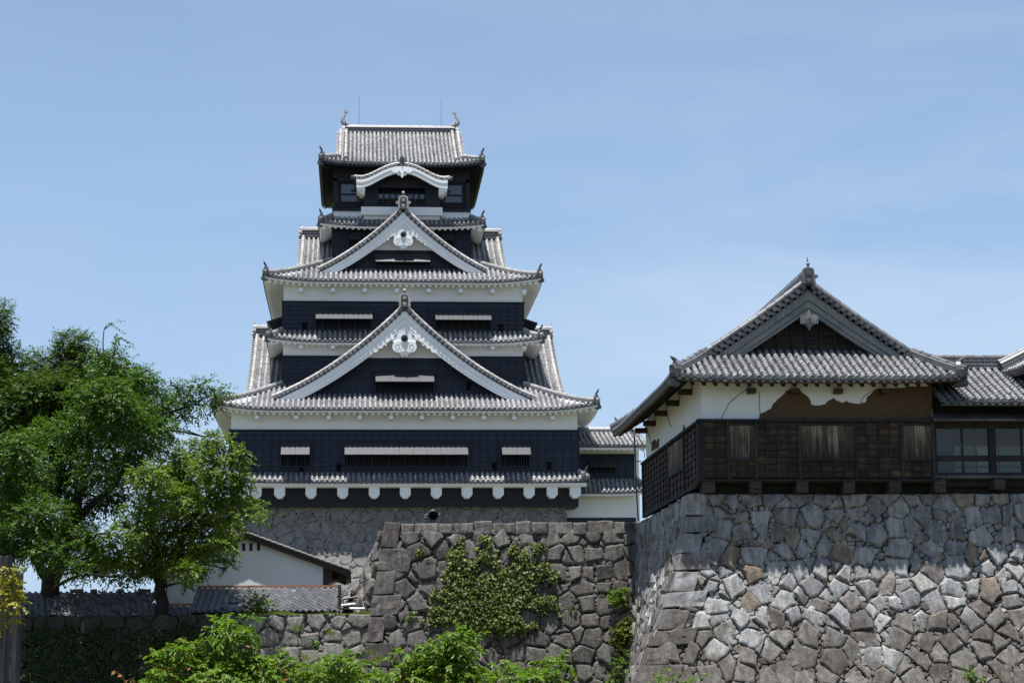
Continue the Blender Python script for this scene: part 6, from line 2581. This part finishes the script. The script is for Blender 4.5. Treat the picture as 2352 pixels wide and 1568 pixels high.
def tree(name, label, group, base, limbs, clumps, leafmat, seed, dens, L, twig, trunk_extra=None, cat='tree', twigs=True, k=9, holes=0.25, leafW=0.5, oval=False, bough=1.0, **kw):
    """tree thing > trunk (with limbs), crown (> twigs)"""
    rng = np.random.default_rng(seed)
    pr = random.Random(seed)
    t = empty(name, base, label, cat, group)
    mb = MB()
    nodes = []
    for pts, r0, r1 in limbs:
        nodes += [(p, r0 + (r1 - r0) * i / 12) for i, p in enumerate(limb(mb, pts, r0, r1, 9, pr))]
    for (c, r) in clumps:                                # boughs from the nearest limb into each clump
        c_ = V(c)
        best = min(nodes, key=lambda q: (q[0] - c_).length + max(0, q[0].z - c_.z) * 1.5)
        if (best[0] - c_).length > 0.3:
            mid = best[0].lerp(c_, 0.5) + V((pr.uniform(-.3, .3), pr.uniform(-.3, .3), 0.12 * (best[0] - c_).length * pr.uniform(0, 1)))
            r_ = min(0.09, max(0.035, best[1] * 0.4)) * bough
            limb(mb, [best[0], mid, c_], r_, r_ * 0.35, 6, pr)
            for _ in range(4):
                e = c_ + V((pr.uniform(-1, 1) * r[0], pr.uniform(-1, 1) * r[1], pr.uniform(-.6, .9) * r[2])) * 0.8
                limb(mb, [c_, c_.lerp(e, 0.5) + V((0, 0, 0.08 * bough)), e], r_ * 0.4, 0.008 * bough, 5, pr)
    mb.build('trunk', M['bark'], t)
    B, D, N, TW = sprays(rng, clumps, dens, L, twig, k, holes=holes, **kw)
    print(name, len(B))
    Ls = rng.uniform(0.75, 1.2, len(B)) * L
    cr_ = leaf_mesh('crown', B, D, N, Ls, Ls * leafW, leafmat, t, oval=oval)
    if twigs:
        tb2 = MB()
        for a, b in TW[::2]:
            tb2.tube([a, b], [0.010 * min(1, bough * 2), 0.004 * min(1, bough * 2)], 3, 0, False, False)
        tag(tb2.build('twig', M['twig'], cr_), kind='stuff')
    return t


rr_ = random.Random(17)
GZ = LZ
# A: broad-leaved tree at the far left
YA = 99.0
clA = px_clumps([(-25, 735, 60, 48), (-10, 790, 40, 30), (25, 850, 60, 58), (-30, 880, 70, 70), (110, 850, 55, 52), (165, 795, 45, 40), (180, 840, 55, 45), (85, 910, 80, 50), (10, 950, 70, 55),
                 (150, 905, 80, 55), (225, 880, 50, 45), (-20, 1010, 60, 50), (70, 980, 80, 45), (160, 965, 70, 45), (205, 930, 55, 40)], YA, rr_, 0.8, 1.6)
a0 = at(20, 1412, YA)
tree('evergreen_tree', 'dark broad-leaved tree at the far left, its rounded top higher than the cherries', 'trees in front of the shed',
     (a0.x, YA, GZ), [([(a0.x, YA, GZ - 0.2), at(15, 1250, YA), at(25, 1100, YA), at(60, 980, YA), at(110, 900, YA), at(165, 810, YA)], 0.42, 0.07),
                      ([at(25, 1100, YA), at(-5, 980, YA + 0.5), at(-15, 850, YA + 0.4), at(-20, 750, YA)], 0.22, 0.06),
                      ([at(-60, 950, YA - 1.5), at(0, 935, YA - 1.6), at(60, 905, YA - 1.5), at(90, 880, YA - 1.3)], 0.2, 0.08)],
     clA, M['leaf_dark'], 3, 5.0, 0.16, 0.55, holes=0.0, leafW=0.42, droop=0.15, k=10)
# B: big cherry with the forked trunk
YB = 94.6
clB = px_clumps([(258, 845, 48, 36), (330, 878, 45, 26), (295, 885, 60, 40), (235, 915, 70, 45), (335, 935, 55, 40), (385, 925, 30, 28), (275, 960, 70, 45), (345, 990, 55, 40), (200, 985, 75, 45),
                 (110, 1010, 75, 40), (30, 1035, 60, 38), (290, 1030, 60, 40), (150, 1060, 75, 38), (60, 1085, 70, 34), (-10, 1100, 50, 34), (230, 1075, 55, 38), (130, 1120, 70, 30),
                 (40, 1150, 70, 30), (0, 1195, 60, 34), (95, 1185, 75, 32), (180, 1165, 40, 30), (50, 1235, 80, 34), (150, 1225, 70, 30), (215, 1235, 45, 26), (-5, 1265, 50, 28), (110, 1265, 50, 20),
                 (290, 1085, 50, 30), (170, 1305, 30, 12), (300, 1310, 30, 12), (265, 1325, 18, 8), (255, 1140, 50, 26), (200, 1275, 45, 18), (375, 985, 34, 22)],
                YB - 2.2, rr_, 0.85, 3.8)
b0 = at(113, 1410, YB)
tree('cherry_tree', 'big cherry tree with a thick low-forked trunk, left of the shed', 'trees in front of the shed',
     (b0.x, YB, GZ), [([(b0.x, YB, GZ - 0.2), at(114, 1370, YB), at(120, 1330, YB), at(138, 1270, YB), at(165, 1200, YB), at(185, 1130, YB), at(198, 1050, YB), at(215, 960, YB), at(245, 870, YB)], 0.50, 0.06),
                      ([at(118, 1345, YB), at(92, 1300, YB - 0.1), at(72, 1262, YB - 0.3), at(45, 1200, YB - 0.5), at(30, 1110, YB - 0.4), at(40, 1040, YB)], 0.27, 0.06),
                      ([at(165, 1200, YB), at(215, 1155, YB - 0.4), at(265, 1110, YB - 0.6), at(300, 1040, YB - 0.4), at(335, 960, YB)], 0.20, 0.05),
                      ([at(185, 1130, YB), at(130, 1060, YB + 0.5), at(110, 1000, YB + 0.6)], 0.14, 0.05),
                      ([at(300, 1010, YB - 0.3), at(360, 955, YB - 0.8), at(420, 938, YB - 1), at(470, 915, YB - 1), at(508, 900, YB - 1)], 0.085, 0.012),
                      ([at(340, 985, YB), at(410, 990, YB - 0.6), at(480, 1003, YB - 0.8), at(545, 1000, YB - 1)], 0.07, 0.008),
                      ([at(420, 938, YB - 1), at(445, 905, YB - 1), at(458, 880, YB - 1)], 0.03, 0.008),
                      ([at(245, 870, YB), at(238, 820, YB), at(237, 775, YB), at(242, 750, YB), at(252, 742, YB)], 0.04, 0.010),
                      ([at(255, 860, YB), at(262, 815, YB), at(268, 780, YB)], 0.03, 0.010)],
     clB + px_clumps([(432, 905, 24, 16), (462, 882, 20, 12), (492, 905, 24, 10), (520, 897, 14, 6), (455, 930, 22, 10), (420, 950, 20, 12), (408, 890, 16, 10), (254, 745, 5, 4), (268, 772, 8, 6), (222, 803, 10, 6),
                      (270, 800, 8, 12), (500, 935, 14, 5), (250, 828, 26, 10)], YB - 1.0, rr_, 0.8, 0.1),
     M['leaf'], 5, 4.2, 0.165, 0.70, holes=0.18)
# C: lighter cherry in front of the shed
YC = 92.2
clC = px_clumps([(500, 1012, 40, 20), (548, 1048, 24, 32), (450, 1035, 50, 24), (395, 1065, 55, 32), (490, 1070, 60, 36), (345, 1095, 50, 36), (430, 1105, 70, 38), (545, 1110, 36, 36), (500, 1135, 60, 36),
                 (385, 1145, 65, 36), (575, 1160, 22, 18), (455, 1170, 70, 36), (540, 1180, 45, 30), (330, 1165, 50, 34), (400, 1200, 70, 34), (500, 1215, 55, 28), (300, 1215, 50, 30), (350, 1240, 60, 32),
                 (440, 1240, 60, 28), (270, 1275, 55, 26), (335, 1290, 60, 26), (225, 1300, 45, 20), (395, 1275, 50, 26), (470, 1262, 36, 18), (515, 1250, 26, 14), (600, 1172, 18, 8), (420, 1308, 40, 14)],
                YC - 1.6, rr_, 0.85, 3.0)
hang = px_clumps([(505, 1278, 14, 14), (525, 1290, 12, 14), (480, 1268, 14, 12), (455, 1312, 22, 12), (438, 1328, 14, 12), (470, 1308, 10, 10), (427, 1342, 8, 8), (520, 1306, 6, 8), (540, 1275, 9, 12)], YC - 0.8, rr_, 0.8, 0.3)
c0 = at(371, 1412, YC)
tree('cherry_tree', 'lighter green cherry tree whose leaves hang over the white shed wall', 'trees in front of the shed',
     (c0.x, YC, GZ), [([(c0.x, YC, GZ - 0.2), at(369, 1370, YC), at(368, 1330, YC), at(358, 1270, YC), at(345, 1200, YC), at(350, 1120, YC), at(390, 1070, YC)], 0.33, 0.05),
                      ([at(367, 1325, YC), at(392, 1285, YC - 0.1), at(415, 1235, YC - 0.3), at(455, 1180, YC - 0.4), at(500, 1110, YC - 0.2), at(525, 1040, YC)], 0.17, 0.04),
                      ([at(455, 1180, YC - 0.4), at(530, 1190, YC - 0.6), at(560, 1165, YC - 0.7), at(580, 1120, YC - 0.6)], 0.08, 0.02),
                      ([at(368, 1330, YC), at(330, 1290, YC + 0.2), at(280, 1280, YC + 0.3), at(230, 1300, YC + 0.2)], 0.10, 0.03)],
     clC + hang, M['leaf_light'], 8, 3.9, 0.15, 0.48, holes=0.2)

# young cherries close to the camera, along the bottom edge
YF = 26.0
for i, (lab, lst, stems) in enumerate((
        ('leafy young cherry top in the foreground, widest one, before the shaded low wall',
         [(560, 1428, 26, 9), (530, 1455, 34, 16), (505, 1432, 22, 8), (545, 1480, 40, 14), (470, 1483, 36, 12), (410, 1500, 42, 12), (385, 1508, 26, 7), (500, 1512, 50, 18), (450, 1530, 50, 16), (560, 1520, 50, 18),
          (600, 1545, 60, 22), (520, 1555, 70, 22), (430, 1560, 60, 16), (375, 1545, 26, 10), (640, 1530, 36, 18), (660, 1560, 40, 18), (350, 1560, 18, 8), (345, 1532, 8, 5)], [(540, 420), (500, 470), (600, 640)]),
        ('small foreground cherry top below the middle of the low wall',
         [(735, 1545, 42, 20), (780, 1525, 34, 16), (815, 1518, 26, 12), (830, 1550, 30, 16), (760, 1562, 60, 14), (700, 1530, 16, 10), (880, 1558, 26, 9)], [(770, 800)]),
        ('bright foreground cherry top standing tallest, below the ivy',
         [(1050, 1462, 28, 14), (1090, 1460, 14, 7), (1020, 1485, 40, 18), (1060, 1500, 40, 24), (990, 1515, 42, 18), (940, 1502, 26, 9), (1030, 1535, 60, 26), (975, 1550, 60, 20), (1090, 1530, 22, 20), (1080, 1562, 40, 14),
          (920, 1550, 36, 12), (905, 1505, 10, 5)], [(1020, 1060), (960, 1000)]),
        ('low sprig of cherry leaves at the bottom, between the ivy and the corner weeds',
         [(1180, 1550, 40, 14), (1150, 1540, 22, 10), (1280, 1512, 16, 8), (1265, 1532, 30, 14), (1225, 1560, 50, 12), (1300, 1525, 10, 6)], [(1220, 1270)]))):
    rngp = random.Random(90 + i)
    cl = px_clumps(lst, YF + 0.4 * i, rngp, 0.9, 0.35)
    lim = []
    Yq = YF + 0.4 * i
    x0 = stems[0][0]
    b = at(x0, 1560, Yq)
    base = V((b.x, Yq, -1.62))
    for (sa, sb) in stems:
        lim.append(([base, at((x0 * 2 + sa) / 3, 1640, Yq), at(sa, 1590, Yq), at((sa + sb) / 2, 1572, Yq), at(sb, 1562, Yq)], 0.016, 0.005))
    tree('young_cherry_tree', lab, 'young cherry tops along the bottom edge', base, lim, cl, M['leaf_near'], 40 + i, 15.0, 0.084, 0.22, k=8, holes=0.2, leafW=0.44, droop=0.45, cat='young tree', oval=True, bough=0.22)

# a few red young leaves on a thin shoot at the lower left
rng = np.random.default_rng(5)
sh = empty('sapling', at(285, 1568, 25.5), 'thin sapling shoot with red young leaves at the bottom left', 'sapling')
sm = MB()
sm.tube([V((at(285, 1568, 25.5).x, 25.5, -1.62)), at(290, 1566, 25.5), at(278, 1552, 25.5), at(262, 1538, 25.5)], [0.012, 0.008, 0.006, 0.003], 5)
sm.tube([at(290, 1566, 25.5), at(300, 1556, 25.5)], [0.006, 0.003], 5)
sm.build('stem', M['twig'], sh)
P = [at(x, y, 25.5) for x, y in ((264, 1539), (272, 1545), (281, 1549), (302, 1556), (304, 1562), (293, 1560), (322, 1563))]
M['leaf_red'] = leaf_mat('red_young_leaf', (0.22, 0.06, 0.02), (0.30, 0.10, 0.03), (0.20, 0.17, 0.03))
leaf_mesh('leaf', np.array([tuple(p) for p in P]), rng.normal(size=(7, 3)) * 0.5 + np.array([0, 0, -0.5]), rng.normal(size=(7, 3)) * 0.4 + np.array([0, -0.6, 0.6]), 0.09, 0.045, M['leaf_red'], sh)


def bush(name, label, cat, lst, Y, mat, seed, dens, L, twig, leafW=0.5, group=None, stem=True, rootz=None, **kw):
    rng = np.random.default_rng(seed)
    pr = random.Random(seed)
    cl = px_clumps(lst, Y, pr, 0.8, 0.08)
    c0 = V(cl[0][0])
    z0 = rootz if rootz is not None else min(c[2] - r[2] for c, r in cl)
    t = empty(name, (c0.x, Y, z0), label, cat, group)
    sb = MB()
    for c, r in cl:
        for _ in range(4):
            e = V(c) + V((pr.uniform(-1, 1) * r[0], pr.uniform(-1, 1) * r[1], pr.uniform(-.4, 1) * r[2])) * 0.8
            sb.tube([V((c0.x + pr.uniform(-.04, .04), Y + 0.1, z0 - 0.05)), V((c0.x, Y, z0)).lerp(e, 0.5), e], [0.016, 0.011, 0.004], 5)
    sb.build('stem', M['twig'], t)
    B, D, N, TW = sprays(rng, cl, dens, L, twig, **kw)
    Ls = rng.uniform(0.7, 1.2, len(B)) * L
    leaf_mesh('foliage', B, D, N, Ls, Ls * leafW, mat, t)
    return t


M['leaf_creeper2'] = leaf_mat('yellow_green_leaf', (0.06, 0.085, 0.012), (0.12, 0.15, 0.02), (0.24, 0.24, 0.04), 0.35, 0.3)
gp = 'bushes growing out of the walls'
bush('bush', 'leafy shrub on top of the low wall before the tiled fence', 'bush', [(588, 1380, 26, 20), (570, 1392, 18, 12), (610, 1390, 20, 14), (596, 1366, 10, 8)], 91.0, M['leaf_shrub'], 1, 3.6, 0.15, 0.3, 0.4, gp, rootz=LZ, holes=0.1)
bush('bush', 'bright green bush on the dark wall, upper one of the two by its right end', 'bush', [(1420, 1364, 24, 13), (1432, 1356, 14, 8), (1412, 1378, 16, 10), (1428, 1384, 12, 8)], 88.95, M['leaf_near'], 2, 6.5, 0.12, 0.14, 0.4, gp, rootz=zpx(1392, 89.2, 1420), holes=0.05)
bush('bush', 'yellowish glossy bush below the bright green one, by the right end of the dark wall', 'bush', [(1428, 1450, 28, 24), (1448, 1428, 16, 12), (1415, 1470, 16, 12), (1462, 1432, 10, 10), (1442, 1470, 14, 10)], 88.6, M['leaf_creeper2'], 3, 6.5, 0.12, 0.13, 0.5, gp, rootz=zpx(1480, 88.8, 1430), holes=0.05)
bush('bush', 'weedy bush in the corner at the foot of the turret base', 'bush', [(1430, 1500, 14, 14), (1440, 1535, 26, 20), (1415, 1555, 24, 14), (1470, 1552, 20, 16), (1425, 1520, 14, 14), (1480, 1490, 12, 14)], 88.2, M['leaf_near'], 4, 2.4, 0.15, 0.30, 0.3, gp, rootz=-1.6, holes=0.2)
bush('bush', 'small green bush low on the pale turret base, near the bottom right', 'bush', [(2232, 1545, 20, 16), (2222, 1535, 10, 8), (2246, 1556, 12, 10)], 72.6, M['leaf_shrub'], 5, 5.0, 0.10, 0.2, 0.45, gp, rootz=zpx(1566, 72.8, 2232), holes=0.05)
bush('bush', 'tiny yellow-green weed right of the bush on the turret base', 'bush', [(2262, 1556, 10, 8), (2290, 1550, 6, 8)], 72.5, M['leaf_ivy'], 6, 5.0, 0.09, 0.15, 0.45, gp, rootz=zpx(1568, 72.8, 2262), holes=0.05)
bush('bush', 'small sprout in a joint of the sunny low wall', 'bush', [(725, 1470, 9, 9), (722, 1480, 6, 5)], 89.6, M['leaf_shrub'], 7, 6.0, 0.12, 0.15, 0.45, gp, rootz=zpx(1486, 89.7, 725), holes=0.0)
bush('bush', 'leafy shoots at the bottom edge below the corner of the turret base', 'bush', [(1520, 1555, 16, 8), (1545, 1545, 12, 6), (1580, 1560, 16, 6), (1605, 1550, 8, 6), (1500, 1562, 14, 6)], 60.0, M['leaf_near'], 8, 4.0, 0.14, 0.28, 0.4, gp, rootz=-1.6, holes=0.1)

# ivy on the dark wall
IV = [(700, 480, 70), (820, 520, 70), (900, 440, 60), (940, 330, 45), (900, 300, 30), (740, 330, 34), (720, 420, 60), (980, 470, 45), (1130, 400, 50), (1200, 450, 55), (1290, 380, 42), (1340, 370, 30), (1230, 530, 75),
      (1330, 540, 65), (1400, 590, 48), (1450, 570, 25), (1130, 530, 50), (1040, 560, 50), (690, 600, 60), (800, 640, 85), (930, 640, 85), (1080, 640, 95), (1200, 640, 75), (1260, 620, 45), (640, 560, 36), (560, 720, 45),
      (640, 720, 80), (760, 760, 110), (900, 760, 115), (1050, 760, 115), (1200, 740, 90), (1300, 790, 55), (1380, 770, 55), (1430, 810, 36), (560, 830, 55), (660, 860, 90), (800, 870, 105), (950, 880, 105), (1080, 890, 95),
      (1150, 930, 55), (1180, 990, 36), (1060, 980, 52), (930, 985, 40), (540, 910, 45), (640, 930, 36), (440, 410, 30), (460, 370, 25), (420, 410, 15), (490, 450, 9), (490, 475, 11), (310, 470, 11), (390, 850, 24),
      (370, 890, 28), (450, 910, 14), (1270, 940, 34), (1230, 950, 18), (1350, 860, 22), (1470, 880, 18), (1540, 830, 16), (1580, 830, 10), (1000, 400, 14), (860, 380, 14)]
rng = np.random.default_rng(77)
B, N_ = [], []
for (zx, zy, r) in IV:
    n = max(10, int(r * r * 0.095))
    a = rng.uniform(0, 2 * math.pi, n)
    q = r * np.sqrt(rng.random(n)) * (1 + 0.25 * np.sin(a * 3 + zx) + 0.15 * rng.normal(size=n))
    for aa, qq in zip(a, q):
        px, py = 826.9 + 0.3125 * (zx + qq * math.cos(aa)), 1139.3 + 0.3125 * (zy + qq * math.sin(aa) * 0.9)
        # keep bare stone showing through in places
        if math.sin(px * 0.21) + math.sin(py * 0.27 + px * 0.07) + rng.normal() * 0.5 < -0.95 and r < 90:
            continue
        YY = 89.2
        for _ in range(3):
            p = at(px, py, YY)
            YY = IY - (IZ - p.z) * IB - 0.06
        dep = abs(rng.normal()) * (0.10 if r > 40 else 0.05) + 0.08
        B.append((p.x, YY - dep, p.z))
B = np.array(B)
n = len(B)
D = rng.normal(size=(n, 3)) * 0.45 + np.array([0, -0.35, -0.8])
N_ = rng.normal(size=(n, 3)) * 0.45 + np.array([0, -0.8, 0.65])
iv = empty('ivy', (float(B[:, 0].mean()), 89.0, float(B[:, 2].min())), 'large patch of ivy climbing over the dark stone wall', 'ivy')
Ls = rng.uniform(0.07, 0.16, n)
leaf_mesh('foliage', B, D, N_, Ls, Ls * 0.85, M['leaf_ivy'], iv)
sb = MB()
pr = random.Random(4)
for i in range(160):
    q = B[pr.randrange(n)]
    p0 = V((q[0], q[1] + 0.12, q[2]))
    pts = [p0]
    for j in range(5):
        x, z = pts[-1].x + pr.uniform(-.25, .25), pts[-1].z + pr.uniform(-0.1, 0.3)
        pts.append(V((x, IY - (IZ - z) * IB - 0.16, z)))
    sb.tube(pts, [0.014, 0.013, 0.011, 0.009, 0.007, 0.004], 4)
sb.build('stem', M['twig'], iv)

# creeper in the shade of the low wall
rng = np.random.default_rng(78)
B = []
for (x, y, r) in [(120, 1500, 60), (200, 1480, 60), (160, 1540, 80), (260, 1530, 80), (330, 1490, 60), (380, 1550, 80), (300, 1560, 60), (90, 1550, 40), (420, 1470, 50), (470, 1520, 50), (230, 1450, 30), (110, 1450, 30), (340, 1455, 30), (420, 1440, 25), (80, 1480, 45), (160, 1460, 40), (280, 1480, 50), (390, 1500, 50)]:
    n = int(r * r * 0.5)
    a = rng.uniform(0, 2 * math.pi, n)
    q = r * np.sqrt(rng.random(n))
    for aa, qq in zip(a, q):
        px, py = x + qq * math.cos(aa), y + qq * math.sin(aa) * 0.6
        if math.sin(px * 0.09) + math.sin(py * 0.17 + px * 0.05) + rng.normal() * 0.6 < -0.3:
            continue
        YY = 89.9
        for _ in range(2):
            p = at(px, py, YY)
            YY = LY - (LZ - p.z) * LB - 0.05
        B.append((p.x, YY - 0.1 - abs(rng.normal()) * 0.07, p.z))
B = np.array(B)
n = len(B)
cpv = leaf_mesh('creeper', B, rng.normal(size=(n, 3)) * 0.5 + np.array([0, -0.3, -0.7]), rng.normal(size=(n, 3)) * 0.5 + np.array([0, -0.8, 0.6]),
                rng.uniform(0.07, 0.15, n), 0.09, M['leaf_moss'], None, tuple(B.mean(axis=0)))
tag(cpv, 'dark green creeper spread over the shaded left part of the low wall', 'creeper')

# creeper on the post
rng = np.random.default_rng(79)
pr = random.Random(12)
cl = px_clumps([(30, 1312, 20, 12), (18, 1335, 26, 18), (42, 1345, 16, 20), (8, 1365, 22, 22), (36, 1378, 18, 16), (52, 1372, 8, 8), (5, 1400, 16, 14), (30, 1402, 10, 10), (6, 1430, 12, 14), (34, 1420, 4, 8)], 29.55, pr, 0.5, 0.1)
pc = empty('climbing_creeper', cl[1][0], 'yellow-green creeper wrapped round the top of the weathered post', 'creeper')
B, D, N_, TW = sprays(rng, cl, 22, 0.055, 0.14, 7, holes=0.1)
Ls = rng.uniform(0.045, 0.08, len(B))
leaf_mesh('foliage', B, D, N_, Ls, Ls * 0.6, M['leaf_creeper'], pc)
sb = MB()
for a, b in TW[::2]:
    sb.tube([a, b], [0.004, 0.002], 3, 0, False, False)
sb.tube([at(36, 1395, 29.5), at(34, 1430, 29.5), at(28, 1460, 29.6), at(26, 1568, 29.62)], [0.008, 0.007, 0.006, 0.006], 5)
sb.build('stem', M['twig'], pc)

# grass along the top of the low wall
rng = np.random.default_rng(80)
n = 9000
x0_, x1_ = at(560, 1404, 90.4).x, at(862, 1404, 90.4).x
gx = rng.uniform(x0_, x1_, n)
gy = rng.uniform(90.15, 92.6, n)
B = np.stack([gx, gy, np.full(n, LZ - 0.05)], 1)
D = rng.normal(size=(n, 3)) * 0.28 + np.array([0, -0.1, 1.0])
N_ = rng.normal(size=(n, 3)) * 0.5 + np.array([0, -1.0, 0.2])
h = rng.uniform(0.06, 0.22, n) * (0.7 + 0.5 * np.sin(gx * 2.3) * np.sin(gx * 0.9 + 1))
gr = leaf_mesh('grass', B, D, N_, np.maximum(h, 0.05), 0.022, M['grass'], None, (float(gx.mean()), 91.0, LZ))
tag(gr, kind='stuff')
# weeds in the joints
B = []
for (px, py, Y) in ((683, 1445, 89.8), (735, 1516, 89.4), (760, 1455, 89.7), (850, 1500, 88.9), (870, 1515, 88.9), (700, 1512, 89.4), (1490, 1520, 80), (1475, 1505, 82), (1570, 1425, 74.5)):
    p = at(px, py, Y)
    for _ in range(70):
        B.append((p.x + rng.normal() * 0.12, p.y - 0.12 + rng.normal() * 0.05, p.z + rng.normal() * 0.06))
B = np.array(B)
n = len(B)
wd = leaf_mesh('weeds', B, rng.normal(size=(n, 3)) * 0.45 + np.array([0, -0.4, 0.8]), rng.normal(size=(n, 3)) * 0.5 + np.array([0, -1.0, 0.2]), rng.uniform(0.1, 0.3, n), 0.02, M['grass'], None, tuple(B.mean(axis=0)))
tag(wd, kind='stuff')

# far wooded ridge seen under the trees
hl = MB()
pr = random.Random(3)
vs, fs = [], []
HN, HJ = 240, 8
for j in range(HJ + 1):
    for i in range(HN + 1):
        x = -700 + 1300 * i / HN
        top = 24.3 + 1.0 * math.sin(x * 0.021 + 1) + 0.6 * math.sin(x * 0.06) + 2.3 * math.exp(-((x + 96) / 7) ** 2) + 14 * max(0.0, min(1.0, (-130 - x) / 300))
        q = j / HJ
        prof = math.sin(math.pi * min(1, q * 0.9)) ** 0.7 if q > 0 else 0.0
        vs.append((x, 560 + j * 30 + pr.uniform(-3, 3), -1.7 + (top + 1.7) * prof * (1 + pr.uniform(-.035, .035 if j != 4 else 0.0)) if 0 < j < HJ else -1.7))
for j in range(HJ):
    for i in range(HN):
        fs.append((j * (HN + 1) + i, j * (HN + 1) + i + 1, (j + 1) * (HN + 1) + i + 1, (j + 1) * (HN + 1) + i))
hl.add(vs, fs, 0, True)
k = NM('wooded_hill', 0.9, 0.1)
nn = k.noise(0.5, 6, 0.7)
k.color(k.mix(nn, (0.04, 0.08, 0.03), (0.12, 0.18, 0.06)))
tag(hl.build('hill', k.m), kind='structure')
